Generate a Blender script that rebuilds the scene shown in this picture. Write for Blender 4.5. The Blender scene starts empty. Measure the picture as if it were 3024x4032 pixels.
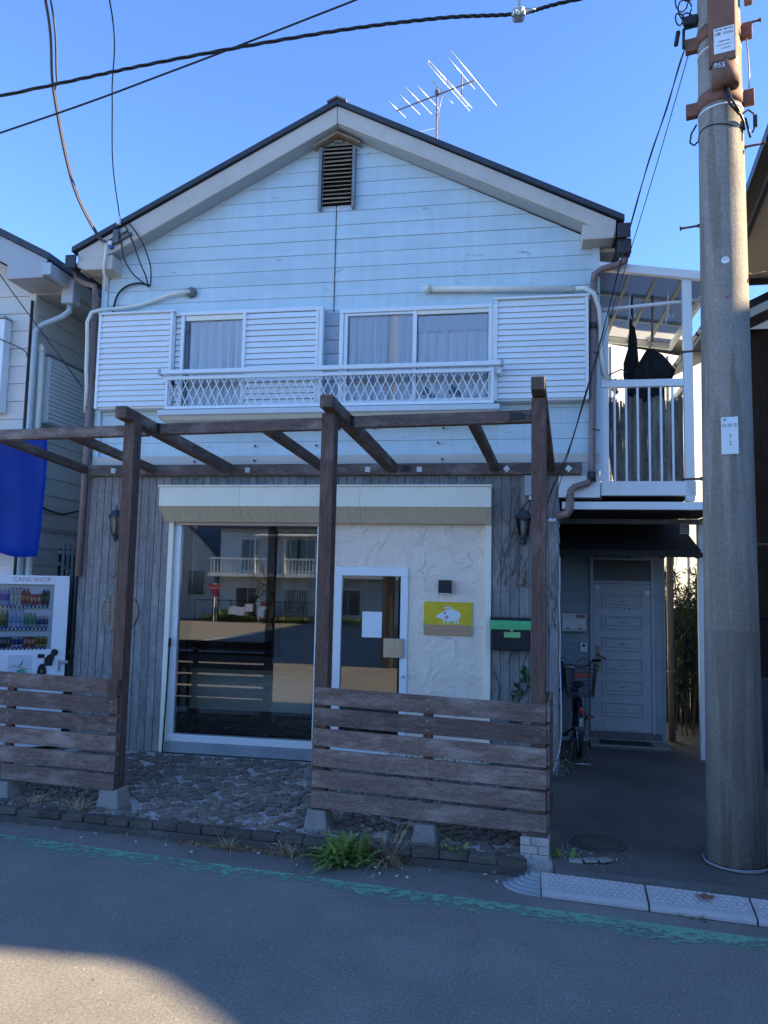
import bpy, bmesh, math, random
from mathutils import Matrix, Vector
random.seed(7)
R = math.radians
scene = bpy.context.scene
COL = scene.collection

# ---------------------------------------------------------------- camera
cam_data = bpy.data.cameras.new('camera')
cam = bpy.data.objects.new('camera', cam_data)
COL.objects.link(cam)
cam_data.sensor_fit = 'VERTICAL'; cam_data.sensor_height = 36.0; cam_data.sensor_width = 27.0
cam_data.lens = 36.0*3000/4032
cam_data.clip_start = 0.05; cam_data.clip_end = 2000
yaw, pitch, roll = R(-9.88), R(5.3), R(1.197)
fwd = Vector((math.sin(yaw)*math.cos(pitch), math.cos(yaw)*math.cos(pitch), math.sin(pitch)))
rgt = Vector((math.cos(yaw), -math.sin(yaw), 0)); upv = rgt.cross(fwd)
r2 = math.cos(roll)*rgt + math.sin(roll)*upv
u2 = -math.sin(roll)*rgt + math.cos(roll)*upv
cam.matrix_world = Matrix(((r2.x, u2.x, -fwd.x, 0.0), (r2.y, u2.y, -fwd.y, -8.1), (r2.z, u2.z, -fwd.z, 2.0), (0, 0, 0, 1)))
scene.camera = cam

# ---------------------------------------------------------------- sky and sun
SUN_EL, SUN_AZ = 24.0, 87.0          # azimuth clockwise from +Y, the house looks along -Y
world = bpy.data.worlds.new('World'); scene.world = world; world.use_nodes = True
wn, wl = world.node_tree.nodes, world.node_tree.links
wn.clear()
wo = wn.new('ShaderNodeOutputWorld'); wb = wn.new('ShaderNodeBackground'); ws = wn.new('ShaderNodeTexSky')
ws.sky_type = 'NISHITA'; ws.sun_disc = False
ws.sun_elevation = R(SUN_EL); ws.sun_rotation = R(SUN_AZ)
ws.altitude = 2600; ws.air_density = 0.75; ws.dust_density = 0.0; ws.ozone_density = 6.0
wb.inputs['Strength'].default_value = 0.15
wl.new(ws.outputs[0], wb.inputs['Color']); wl.new(wb.outputs[0], wo.inputs[0])
sun_d = bpy.data.lights.new('sun', 'SUN'); sun_d.energy = 5.0; sun_d.angle = R(0.55); sun_d.color = (1.0, 0.84, 0.56)
sun = bpy.data.objects.new('sun', sun_d); COL.objects.link(sun)
sdir = Vector((math.sin(R(SUN_AZ))*math.cos(R(SUN_EL)), math.cos(R(SUN_AZ))*math.cos(R(SUN_EL)), math.sin(R(SUN_EL))))
sun.rotation_euler = (-sdir).to_track_quat('-Z', 'Y').to_euler()
sun.location = (30, 2, 20)
vs = scene.view_settings
vs.view_transform = 'Standard'; vs.look = 'None'; vs.exposure = 2.04; vs.gamma = 1.0; vs.use_curve_mapping = False
scene.render.engine = 'CYCLES'
try:
    scene.cycles.use_denoising = True
    scene.cycles.denoiser = 'OPENIMAGEDENOISE'
    scene.cycles.max_bounces = 8; scene.cycles.diffuse_bounces = 3; scene.cycles.glossy_bounces = 4
    scene.cycles.transparent_max_bounces = 12; scene.cycles.caustics_reflective = False; scene.cycles.caustics_refractive = False
except Exception:
    pass

# ---------------------------------------------------------------- helpers
WL = {}                                # world location of every object made here
def tag(o, label=None, cat=None, group=None, kind=None):
    if label: o['label'] = label
    if cat: o['category'] = cat
    if group: o['group'] = group
    if kind: o['kind'] = kind
    return o
def thing(name, label, cat, loc=(0, 0, 0), group=None):
    o = bpy.data.objects.new(name, None); COL.objects.link(o)
    o.empty_display_size = 0.1
    o.location = loc; WL[o.name] = Vector(loc)
    return tag(o, label, cat, group)
def link_mesh(name, me, loc, parent=None, rot=None, scale=None):
    o = bpy.data.objects.new(name, me); COL.objects.link(o)
    loc = Vector(loc); WL[o.name] = loc
    if parent is not None:
        o.parent = parent; o.location = loc - WL[parent.name]
    else:
        o.location = loc
    if rot: o.rotation_euler = rot
    if scale: o.scale = scale
    return o

class B:
    """collects shapes (world coordinates) into one mesh"""
    def __init__(self, M=None):
        self.bm = bmesh.new(); self.mi = 0; self.M = M; self.smooth = False
    def _fin(self, verts, faces, smooth=False):
        if self.M is not None:
            for v in verts: v.co = self.M @ v.co
        for f in faces:
            f.material_index = self.mi; f.smooth = smooth
    def box(self, x0, x1, y0, y1, z0, z1, c=0.0, M=None):
        if x0 > x1: x0, x1 = x1, x0
        if y0 > y1: y0, y1 = y1, y0
        if z0 > z1: z0, z1 = z1, z0
        bm = bmesh.new() if c else self.bm
        v = [bm.verts.new(p) for p in ((x0,y0,z0),(x1,y0,z0),(x1,y1,z0),(x0,y1,z0),(x0,y0,z1),(x1,y0,z1),(x1,y1,z1),(x0,y1,z1))]
        f = [bm.faces.new([v[i] for i in q]) for q in ((3,2,1,0),(4,5,6,7),(0,1,5,4),(1,2,6,5),(2,3,7,6),(3,0,4,7))]
        if c:
            c = min(c, (x1-x0)*.45, (y1-y0)*.45, (z1-z0)*.45)
            bmesh.ops.bevel(bm, geom=list(bm.edges), offset=c, segments=1, affect='EDGES')
            self._merge(bm, M)
        else:
            if M is not None:
                for q in v: q.co = M @ q.co
            self._fin(v, f)
        return self
    def _merge(self, bm, M=None, smooth=False):
        mp = {}
        for q in bm.verts:
            co = M @ q.co if M is not None else q.co.copy()
            mp[q] = self.bm.verts.new(co)
        fs = []
        for g in bm.faces:
            try: fs.append(self.bm.faces.new([mp[q] for q in g.verts]))
            except ValueError: pass
        self._fin(list(mp.values()), fs, smooth)
        bm.free()
    def prism(self, pts, axis, a, b, c=0.0):
        """polygon in the two other axes (order x,y,z without axis), extruded from a to b"""
        def P(p, t):
            return {'x': (t, p[0], p[1]), 'y': (p[0], t, p[1]), 'z': (p[0], p[1], t)}[axis]
        bm = bmesh.new()
        lo = [bm.verts.new(P(p, a)) for p in pts]; hi = [bm.verts.new(P(p, b)) for p in pts]
        n = len(pts)
        bm.faces.new(lo); bm.faces.new(hi[::-1])
        for i in range(n):
            j = (i+1) % n
            bm.faces.new((lo[j], lo[i], hi[i], hi[j]))
        bmesh.ops.recalc_face_normals(bm, faces=list(bm.faces))
        if c: bmesh.ops.bevel(bm, geom=list(bm.edges), offset=c, segments=1, affect='EDGES')
        self._merge(bm); return self
    def tube(self, pts, r, n=8, cap=True, smooth=True, r1=None):
        pts = [Vector(p) for p in pts]
        if len(pts) < 2: return self
        rings = []; up = None; m = len(pts)
        for i, p in enumerate(pts):
            t = (pts[min(i+1, m-1)] - pts[max(i-1, 0)])
            if t.length < 1e-9: t = Vector((0, 0, 1))
            t.normalize()
            if up is None:
                up = Vector((0, 0, 1)) if abs(t.z) < .9 else Vector((1, 0, 0))
            s = t.cross(up)
            if s.length < 1e-6: s = t.orthogonal()
            s.normalize(); up = s.cross(t).normalized()
            rr = r if r1 is None else r + (r1-r)*i/(m-1)
            if isinstance(r, (list, tuple)): rr = r[i]
            rings.append([self.bm.verts.new(p + rr*(math.cos(k*2*math.pi/n)*s + math.sin(k*2*math.pi/n)*up)) for k in range(n)])
        fs = []
        for a, b in zip(rings, rings[1:]):
            for k in range(n):
                fs.append(self.bm.faces.new((a[k], a[(k+1) % n], b[(k+1) % n], b[k])))
        vs_ = [v for g in rings for v in g]
        self._fin([], fs, smooth)
        cf = []
        if cap:
            cf = [self.bm.faces.new(rings[0][::-1]), self.bm.faces.new(rings[-1])]
        self._fin(vs_, cf, False)
        return self
    def lathe(self, prof, c, n=16, smooth=True, axis='z', ang=2*math.pi, cap=True):
        """profile [(r,h)] about a line through c"""
        c = Vector(c); rings = []
        for r, h in prof:
            ring = []
            for k in range(n):
                a = ang*k/n
                p = (r*math.cos(a), r*math.sin(a), h)
                if axis == 'y': p = (p[0], h, p[1])
                if axis == 'x': p = (h, p[0], p[1])
                ring.append(self.bm.verts.new(c + Vector(p)))
            rings.append(ring)
        fs = []
        for a, b in zip(rings, rings[1:]):
            for k in range(n):
                fs.append(self.bm.faces.new((a[k], a[(k+1) % n], b[(k+1) % n], b[k])))
        self._fin([], fs, smooth)
        cf = []
        if cap and prof[0][0] > 1e-6: cf.append(self.bm.faces.new(rings[0][::-1]))
        if cap and prof[-1][0] > 1e-6: cf.append(self.bm.faces.new(rings[-1]))
        self._fin([v for g in rings for v in g], cf, False)
        return self
    def poly(self, pts, smooth=False):
        v = [self.bm.verts.new(p) for p in pts]
        f = self.bm.faces.new(v); self._fin(v, [f], smooth); return self
    def grid(self, rows, smooth=True):
        vv = [[self.bm.verts.new(p) for p in row] for row in rows]
        fs = []
        for a, b in zip(vv, vv[1:]):
            for i in range(len(a)-1):
                fs.append(self.bm.faces.new((a[i], a[i+1], b[i+1], b[i])))
        self._fin([v for r_ in vv for v in r_], fs, smooth); return self
    def mesh(self, name, mats, center=None):
        me = bpy.data.meshes.new(name)
        if center is not None:
            for v in self.bm.verts: v.co -= center
        bmesh.ops.recalc_face_normals(self.bm, faces=list(self.bm.faces)) if self.bm.faces else None
        self.bm.to_mesh(me); self.bm.free()
        for m in (mats if isinstance(mats, (list, tuple)) else [mats]): me.materials.append(m)
        return me
    def obj(self, name, mats, parent=None, base=False):
        xs = [v.co for v in self.bm.verts]
        lo = Vector((min(p.x for p in xs), min(p.y for p in xs), min(p.z for p in xs)))
        hi = Vector((max(p.x for p in xs), max(p.y for p in xs), max(p.z for p in xs)))
        c = (lo+hi)/2
        if base: c.z = lo.z
        me = self.mesh(name, mats, c)
        return link_mesh(name, me, c, parent)

def struct(o): o['kind'] = 'structure'; return o

# ---------------------------------------------------------------- materials
def _nodes(name):
    m = bpy.data.materials.new(name); m.use_nodes = True
    nt = m.node_tree; return m, nt.nodes, nt.links, nt.nodes['Principled BSDF']
def _coords(n, l, scale, rnd=True):
    tc = n.new('ShaderNodeTexCoord'); mp = n.new('ShaderNodeMapping')
    mp.inputs['Scale'].default_value = scale
    if rnd:
        oi = n.new('ShaderNodeObjectInfo'); mu = n.new('ShaderNodeMath'); mu.operation = 'MULTIPLY'; mu.inputs[1].default_value = 57.0
        l.new(oi.outputs['Random'], mu.inputs[0])
        cb = n.new('ShaderNodeCombineXYZ'); l.new(mu.outputs[0], cb.inputs[0]); l.new(mu.outputs[0], cb.inputs[1]); l.new(mu.outputs[0], cb.inputs[2])
        va = n.new('ShaderNodeVectorMath'); va.operation = 'ADD'
        l.new(tc.outputs['Object'], va.inputs[0]); l.new(cb.outputs[0], va.inputs[1])
        l.new(va.outputs[0], mp.inputs['Vector'])
    else:
        l.new(tc.outputs['Object'], mp.inputs['Vector'])
    return mp
def _noise(n, l, vec, scale, detail=4, rough=.6):
    t = n.new('ShaderNodeTexNoise'); t.inputs['Scale'].default_value = scale; t.inputs['Detail'].default_value = detail
    t.inputs['Roughness'].default_value = rough; l.new(vec, t.inputs['Vector']); return t
def _ramp(n, l, fac, stops):
    r = n.new('ShaderNodeValToRGB'); e = r.color_ramp.elements
    while len(e) < len(stops): e.new(0.5)
    for k, (p, c) in enumerate(stops):
        e[k].position = p; e[k].color = (*c, 1) if len(c) == 3 else c
    l.new(fac, r.inputs[0]); return r
def _mix(n, l, fac, a, b, mode='MIX'):
    m = n.new('ShaderNodeMix'); m.data_type = 'RGBA'; m.blend_type = mode
    if isinstance(fac, (int, float)): m.inputs[0].default_value = fac
    else: l.new(fac, m.inputs[0])
    for s, v in ((6, a), (7, b)):
        if isinstance(v, tuple): m.inputs[s].default_value = (*v, 1)
        else: l.new(v, m.inputs[s])
    return m.outputs[2]
def mat(name, col, rough=.6, var=.12, scale=6, stretch=(1, 1, 1), bump=0.0, bscale=60, rnd=.0, metal=0.0, spec=.4,
        wear=None, wear_t=(.58, .7), wear_scale=5, fine=0.0, coat=0.0):
    m, n, l, p = _nodes(name)
    mp = _coords(n, l, stretch)
    t = _noise(n, l, mp.outputs[0], scale, 5, .62)
    lo = tuple(max(0, c*(1-var)) for c in col); hi = tuple(min(1, c*(1+var)) for c in col)
    c = _ramp(n, l, t.outputs['Fac'], [(.3, lo), (.7, hi)]).outputs[0]
    if fine:
        t2 = _noise(n, l, mp.outputs[0], scale*9, 3, .7)
        r2_ = _ramp(n, l, t2.outputs['Fac'], [(.35, (1-fine,)*3), (.65, (1+fine,)*3)])
        c = _mix(n, l, 1.0, c, r2_.outputs[0], 'MULTIPLY')
    if wear:
        t3 = _noise(n, l, mp.outputs[0], wear_scale, 8, .72)
        w = _ramp(n, l, t3.outputs['Fac'], [(wear_t[0], (0, 0, 0)), (wear_t[1], (1, 1, 1))])
        c = _mix(n, l, w.outputs[0], c, wear)
    if rnd:
        oi = n.new('ShaderNodeObjectInfo'); mr = n.new('ShaderNodeMapRange')
        mr.inputs['To Min'].default_value = 1-rnd; mr.inputs['To Max'].default_value = 1+rnd
        l.new(oi.outputs['Random'], mr.inputs['Value'])
        hs = n.new('ShaderNodeHueSaturation'); l.new(mr.outputs[0], hs.inputs['Value']); l.new(c, hs.inputs['Color']); c = hs.outputs[0]
    l.new(c, p.inputs['Base Color'])
    p.inputs['Roughness'].default_value = rough; p.inputs['Metallic'].default_value = metal
    p.inputs['Specular IOR Level'].default_value = spec
    if coat: p.inputs['Coat Weight'].default_value = coat
    if bump:
        t4 = _noise(n, l, mp.outputs[0], bscale, 4, .6)
        b = n.new('ShaderNodeBump'); b.inputs['Strength'].default_value = bump; b.inputs['Distance'].default_value = .01
        l.new(t4.outputs['Fac'], b.inputs['Height']); l.new(b.outputs[0], p.inputs['Normal'])
    return m
def wood(name, col, axis='x', wear=None, var=.3, rnd=.14, wear_t=(.5, .72), rough=.75):
    s = {'x': (1.2, 16, 16), 'y': (16, 1.2, 16), 'z': (16, 16, 1.2)}[axis]
    m, n, l, p = _nodes(name)
    mp = _coords(n, l, s)
    t = _noise(n, l, mp.outputs[0], 3.0, 6, .7)
    lo = tuple(c*(1-var) for c in col); hi = tuple(c*(1+var) for c in col)
    c = _ramp(n, l, t.outputs['Fac'], [(.3, lo), (.55, col), (.75, hi)]).outputs[0]
    t2 = _noise(n, l, mp.outputs[0], 14.0, 3, .6)
    c = _mix(n, l, 1.0, c, _ramp(n, l, t2.outputs['Fac'], [(.36, (.58, .58, .60)), (.6, (1.10, 1.08, 1.06))]).outputs[0], 'MULTIPLY')
    if wear:
        mp2 = _coords(n, l, tuple(.35*k if k > 2 else k*1.6 for k in s))
        t3 = _noise(n, l, mp2.outputs[0], 1.3, 7, .68)
        c = _mix(n, l, _ramp(n, l, t3.outputs['Fac'], [(wear_t[0], (0, 0, 0)), (wear_t[1], (.85,)*3)]).outputs[0], c, wear)
    oi = n.new('ShaderNodeObjectInfo'); mr = n.new('ShaderNodeMapRange')
    mr.inputs['To Min'].default_value = 1-rnd; mr.inputs['To Max'].default_value = 1+rnd
    l.new(oi.outputs['Random'], mr.inputs['Value'])
    hs = n.new('ShaderNodeHueSaturation'); l.new(mr.outputs[0], hs.inputs['Value']); l.new(c, hs.inputs['Color'])
    l.new(hs.outputs[0], p.inputs['Base Color'])
    p.inputs['Roughness'].default_value = rough; p.inputs['Specular IOR Level'].default_value = .25
    b = n.new('ShaderNodeBump'); b.inputs['Strength'].default_value = .35; b.inputs['Distance'].default_value = .004
    l.new(t2.outputs['Fac'], b.inputs['Height']); l.new(b.outputs[0], p.inputs['Normal'])
    return m
def glass(name, tint=(.9, .95, .95), ior=1.55, rough=0.0, wob=0.0):
    m, n, l, p = _nodes(name)
    out = n['Material Output']; n.remove(p)
    tr = n.new('ShaderNodeBsdfTransparent'); tr.inputs[0].default_value = (*tint, 1)
    gl = n.new('ShaderNodeBsdfGlossy'); gl.inputs['Roughness'].default_value = rough; gl.inputs[0].default_value = (1, 1, 1, 1)
    fr = n.new('ShaderNodeFresnel'); fr.inputs[0].default_value = ior
    mx = n.new('ShaderNodeMixShader'); l.new(fr.outputs[0], mx.inputs[0]); l.new(tr.outputs[0], mx.inputs[1]); l.new(gl.outputs[0], mx.inputs[2])
    if wob:
        mp = _coords(n, l, (1, 1, 1), False); t = _noise(n, l, mp.outputs[0], 1.7, 1, .4)
        b = n.new('ShaderNodeBump'); b.inputs['Strength'].default_value = wob; b.inputs['Distance'].default_value = .01
        l.new(t.outputs['Fac'], b.inputs['Height']); l.new(b.outputs[0], gl.inputs['Normal'])
    l.new(mx.outputs[0], out.inputs[0]); return m

def text_mesh(s, size, extr=.0004):
    cu = bpy.data.curves.new('lettering', 'FONT'); cu.body = s; cu.size = size; cu.extrude = extr
    cu.align_x = 'CENTER'; cu.align_y = 'CENTER'; cu.resolution_u = 3
    o = bpy.data.objects.new('tmp_text', cu); COL.objects.link(o)
    bpy.context.view_layer.update()
    dg = bpy.context.evaluated_depsgraph_get()
    me = bpy.data.meshes.new_from_object(o.evaluated_get(dg))
    bpy.data.objects.remove(o); bpy.data.curves.remove(cu)
    return me
def lettering(s, size, loc, material, parent=None, rot=(R(90), 0, 0), name='lettering', scale=None):
    me = text_mesh(s, size); me.materials.clear(); me.materials.append(material)
    return link_mesh(name, me, loc, parent, rot, scale)

# shared palette
m_siding = mat('white_painted_siding', (.625, .72, .725), .5, .06, 1.6, (1, 1, 4), .12, 40, .03, wear=(.40, .39, .37), wear_t=(.635, .685), wear_scale=3.2)
def streaks(m, lo=.86, sx=4.0, sz=.35):
    # rain streaks and grime that run on across the boards
    nt = m.node_tree; n, l = nt.nodes, nt.links; p = n['Principled BSDF']; old = p.inputs['Base Color'].links[0].from_socket
    g = n.new('ShaderNodeNewGeometry'); mp = n.new('ShaderNodeMapping'); mp.inputs['Scale'].default_value = (sx, sx, sz); l.new(g.outputs['Position'], mp.inputs[0])
    t = _noise(n, l, mp.outputs[0], 2.0, 6, .65); r_ = _ramp(n, l, t.outputs['Fac'], [(.38, (1, 1, 1)), (.72, (lo, lo*.99, lo*.96))])
    mp2 = n.new('ShaderNodeMapping'); mp2.inputs['Scale'].default_value = (1, 1, 1); l.new(g.outputs['Position'], mp2.inputs[0])
    t2 = _noise(n, l, mp2.outputs[0], .9, 3, .5); r2 = _ramp(n, l, t2.outputs['Fac'], [(.35, (.93, .95, .97)), (.65, (1.04, 1.03, 1.02))])
    c = _mix(n, l, 1.0, old, r_.outputs[0], 'MULTIPLY'); c = _mix(n, l, 1.0, c, r2.outputs[0], 'MULTIPLY'); l.new(c, p.inputs['Base Color'])
streaks(m_siding, .91)
m_siding2 = mat('white_painted_wall', (.625, .72, .725), .5, .05, 2)
m_trim = mat('cream_trim_paint', (.62, .53, .43), .55, .08, 3, (1, 1, 1), .1, 30, .02, wear=(.22, .21, .2), wear_t=(.70, .76), wear_scale=6)
m_soffit = mat('grey_soffit_paint', (.45, .47, .46), .6, .05, 3)
m_roof = mat('dark_roof_sheet', (.045, .05, .06), .45, .2, 8)
m_alu = mat('white_aluminium', (.85, .845, .81), .32, .025, 4, rnd=.02, spec=.5)
m_alu_b = mat('pale_blue_white_frame', (.84, .86, .84), .3, .03, 4, spec=.5)
m_curtain = mat('white_net_curtain', (.94, .94, .93), .9, .12, 2.2, (9, 9, .35))  # vertical tone streaks painted in for the shading of the folds
m_pane = glass('window_pane', (.98, .985, .99), 1.45)
m_shopglass = glass('shop_window_pane', (.95, .96, .95), 1.85, 0, .02)
m_brown_pipe = mat('brown_plastic_pipe', (.27, .18, .15), .35, .08, 4)
m_dark_pipe = mat('dark_brown_plastic', (.05, .045, .045), .4, .1, 5)
m_cream_pipe = mat('cream_plastic_duct', (.84, .77, .63), .4, .08, 5, wear=(.3, .28, .24), wear_t=(.66, .76))
m_grey_board = wood('grey_weathered_board', (.30, .275, .255), 'z', (.46, .43, .40), .22, .13, (.5, .75))
m_pink_wood = None
m_plank = wood('red_brown_plank', (.225, .15, .12), 'x', (.46, .37, .31), .32, .30, (.48, .76))
m_post = wood('red_brown_post', (.15, .09, .07), 'z', (.30, .22, .17), .38, .1, (.54, .82))
m_raft = wood('red_brown_rafter', (.135, .09, .07), 'y', (.33, .26, .2), .3, .1, (.48, .75))
m_beam = wood('red_brown_beam', (.18, .125, .10), 'x', (.40, .32, .26), .28, .1, (.48, .75))
m_black = mat('black_paint', (.018, .018, .02), .4, .2, 6)
m_blackmat = mat('black_rough', (.012, .012, .013), .8, .2, 6)
m_steel = mat('galvanised_steel', (.55, .56, .57), .35, .12, 12, metal=.7)
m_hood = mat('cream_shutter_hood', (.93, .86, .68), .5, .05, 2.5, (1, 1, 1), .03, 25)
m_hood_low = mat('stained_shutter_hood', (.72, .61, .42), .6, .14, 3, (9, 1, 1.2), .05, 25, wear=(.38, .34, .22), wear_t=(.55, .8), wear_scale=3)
m_white = mat('white_paper', (.80, .81, .82), .6, .02, 3)
m_conc = mat('rough_concrete', (.32, .28, .24), .85, .22, 5, (1, 1, 1), .5, 40, .12, fine=.12, wear=(.12, .12, .115), wear_t=(.55, .75))
m_brass = mat('aged_brass', (.30, .20, .11), .4, .25, 18, metal=.6)
m_cable = mat('black_cable', (.02, .02, .023), .5, .1, 5)
m_rust = mat('rusty_paint', (.23, .105, .065), .75, .3, 5, (1, 1, 1), .2, 50, fine=.1, wear=(.10, .05, .035), wear_t=(.56, .7))
# ================================================================ GROUND
def asphalt(name, col, dark, big_var=.13):
    m, n, l, p = _nodes(name)
    mp = _coords(n, l, (1, 1, 1), False)
    big = _noise(n, l, mp.outputs[0], .55, 5, .6)
    fine = _noise(n, l, mp.outputs[0], 60, 4, .8)
    mid = _noise(n, l, mp.outputs[0], 13, 5, .72)
    c = _ramp(n, l, big.outputs['Fac'], [(.3, tuple(k*(1-big_var) for k in col)), (.7, tuple(k*(1+big_var) for k in col))]).outputs[0]
    c = _mix(n, l, 1, c, _ramp(n, l, fine.outputs['Fac'], [(.28, (.6,)*3), (.7, (1.38,)*3)]).outputs[0], 'MULTIPLY')
    med = _noise(n, l, mp.outputs[0], 3.1, 6, .7)
    c = _mix(n, l, 1, c, _ramp(n, l, med.outputs['Fac'], [(.33, (.90,)*3), (.5, (1.0,)*3), (.68, (1.07,)*3)]).outputs[0], 'MULTIPLY')
    ck = n.new('ShaderNodeTexVoronoi'); ck.feature = 'DISTANCE_TO_EDGE'; ck.inputs['Scale'].default_value = .33
    wp = n.new('ShaderNodeVectorMath'); wp.operation = 'MULTIPLY_ADD'; l.new(med.outputs['Color'], wp.inputs[0]); wp.inputs[1].default_value = (.5, .5, .5); l.new(mp.outputs[0], wp.inputs[2]); l.new(wp.outputs[0], ck.inputs['Vector'])
    c = _mix(n, l, _ramp(n, l, ck.outputs['Distance'], [(.0, (.3,)*3), (.0015, (0, 0, 0))]).outputs[0], c, dark)
    c = _mix(n, l, _ramp(n, l, mid.outputs['Fac'], [(.68, (0, 0, 0)), (.74, (.8,)*3)]).outputs[0], c, dark)
    vo = n.new('ShaderNodeTexVoronoi'); vo.inputs['Scale'].default_value = 30; l.new(mp.outputs[0], vo.inputs['Vector'])
    sp = _ramp(n, l, vo.outputs['Distance'], [(.09, (1, 1, 1)), (.16, (0, 0, 0))])
    wn_ = n.new('ShaderNodeTexWhiteNoise'); l.new(vo.outputs['Position'], wn_.inputs['Vector'])
    gt = n.new('ShaderNodeMath'); gt.operation = 'GREATER_THAN'; gt.inputs[1].default_value = .88; l.new(wn_.outputs['Value'], gt.inputs[0])
    mu = n.new('ShaderNodeMath'); mu.operation = 'MULTIPLY'; l.new(sp.outputs[0], mu.inputs[0]); l.new(gt.outputs[0], mu.inputs[1])
    c = _mix(n, l, mu.outputs[0], c, tuple(min(.6, k*2.1) for k in col))
    l.new(c, p.inputs['Base Color']); p.inputs['Roughness'].default_value = .82; p.inputs['Specular IOR Level'].default_value = .3
    b = n.new('ShaderNodeBump'); b.inputs['Strength'].default_value = .55; b.inputs['Distance'].default_value = .006
    l.new(fine.outputs['Fac'], b.inputs['Height']); l.new(b.outputs[0], p.inputs['Normal'])
    return m
m_asphalt = asphalt('road_asphalt', (.235, .212, .178), (.115, .102, .088), .14)
m_drive = asphalt('driveway_asphalt', (.135, .12, .105), (.07, .063, .055), .45)
m_gutter = asphalt('gutter_concrete', (.20, .175, .15), (.10, .09, .075), .3)
m_dirt = mat('bare_earth', (.13, .12, .10), .95, .3, 3, (1, 1, 1), .5, 30)

b = B(); b.poly([(-300, -300, -.012), (300, -300, -.012), (300, 300, -.012), (-300, 300, -.012)])
struct(b.obj('ground', m_dirt))
b = B(); b.poly([(-80, -26.6, 0), (80, -26.6, 0), (80, 2, 0), (-80, 2, 0)])
struct(b.obj('road', m_asphalt))

def kerb_y(x): return -2.56 - .0585*x
def line_y(x): return -2.59 - .1117*(x+3.92)
# worn green edge line
m_green, n, l, p = _nodes('worn_green_paint')
mp = _coords(n, l, (.8, 1.2, 1), False)
t = _noise(n, l, mp.outputs[0], 17, 9, .85); t2 = _noise(n, l, mp.outputs[0], 1.1, 3, .6)
sep = n.new('ShaderNodeSeparateXYZ'); tcg = n.new('ShaderNodeTexCoord'); l.new(tcg.outputs['UV'], sep.inputs[0])
a1 = n.new('ShaderNodeMath'); a1.operation = 'MULTIPLY_ADD'; a1.inputs[1].default_value = .14; l.new(sep.outputs[1], a1.inputs[0]); l.new(t.outputs['Fac'], a1.inputs[2])
a2 = n.new('ShaderNodeMath'); a2.operation = 'MULTIPLY_ADD'; a2.inputs[1].default_value = .35; l.new(t2.outputs['Fac'], a2.inputs[0]); l.new(a1.outputs[0], a2.inputs[2])
fac = _ramp(n, l, a2.outputs[0], [(.735, (0, 0, 0)), (.785, (1, 1, 1))])
p.inputs['Base Color'].default_value = (.20, .40, .26, 1)
trn = n.new('ShaderNodeBsdfTransparent'); mxs = n.new('ShaderNodeMixShader'); l.new(fac.outputs[0], mxs.inputs[0]); l.new(trn.outputs[0], mxs.inputs[1]); l.new(p.outputs[0], mxs.inputs[2]); l.new(mxs.outputs[0], n['Material Output'].inputs[0])
p.inputs['Roughness'].default_value = .7
def uv_strip(name, material, top, bot, z, n_=40, x0=-8, x1=6):
    me = bpy.data.meshes.new(name); vs_, fs, uvs = [], [], []
    for i in range(n_+1):
        x = x0+(x1-x0)*i/n_
        vs_ += [(x, bot(x), z), (x, top(x), z)]
    for i in range(n_): fs.append((2*i, 2*i+2, 2*i+3, 2*i+1))
    me.from_pydata(vs_, [], fs); uvl = me.uv_layers.new(name='UVMap')
    for poly in me.polygons:
        for li in poly.loop_indices:
            vi = me.loops[li].vertex_index
            uvl.data[li].uv = (vs_[vi][0], vi % 2)
    me.materials.append(material)
    return link_mesh(name, me, (0, 0, 0))
struct(uv_strip('painted_edge_line', m_green, line_y, lambda x: line_y(x)-.235, .004))
b = B(); b.grid([[(x, line_y(x)+.0, .004), (x, kerb_y(x)+.02, .004)] for x in [-12+.5*i for i in range(40)]], False)
struct(b.obj('gutter', m_gutter))

# loose grit lying on the road
rgr = random.Random(77); bg = [B(), B()]
for k in range(520):
    x = rgr.uniform(-4, 3); y = rgr.uniform(-5.2, -2.7)
    if y > line_y(x)+.1: continue
    M_ = Matrix.Translation((x, y, .001)) @ Matrix.Rotation(rgr.uniform(0, 3), 4, 'Z'); s_ = rgr.uniform(.0018, .0042)*(1 if k % 2 == 0 else .75)
    bg[k % 2].box(-s_, s_, -s_*.7, s_*.7, 0, s_*.8, M=M_)
tag(bg[0].obj('pale_grit', mat('pale_grit', (.45, .42, .38), .9)), 'pale grit scattered over the road', 'grit', kind='stuff')
tag(bg[1].obj('dark_grit', mat('dark_grit', (.05, .047, .043), .9)), 'dark grit scattered over the road', 'grit', kind='stuff')
# patio slab behind the kerb, driveway slab, neighbours' yards
m_gravel_bed = mat('gravel_bed', (.46, .42, .37), .95, .35, 60, (1, 1, 1), .9, 90, fine=.3)
def slab(name, x0, x1, y_back, z, m, inset=0.0):
    b = B(); n_ = 12
    xs = [x0+(x1-x0)*i/n_ for i in range(n_+1)]
    b.grid([[(x, kerb_y(x)+inset, -.01), (x, kerb_y(x)+inset, z), (x, y_back, z)] for x in xs], False)
    b.poly([(x0, kerb_y(x0)+inset, -.01), (x0, kerb_y(x0)+inset, z), (x0, y_back, z), (x0, y_back, -.01)])
    b.poly([(x1, kerb_y(x1)+inset, -.01), (x1, y_back, -.01), (x1, y_back, z), (x1, kerb_y(x1)+inset, z)])
    return struct(b.obj(name, m))
patio = slab('patio', -4.9, .26, 1.0, .085, m_gravel_bed, .05)
slab('neighbour_yard', -14, -4.9, 8, .08, m_gutter, .05)
slab('driveway', .262, 14, 14, .09, m_drive, .0)
def ramp_y(x): return -2.70-.113*(x-.2)
b = B(); xs_ = [.27+.5*i for i in range(20)]
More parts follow.
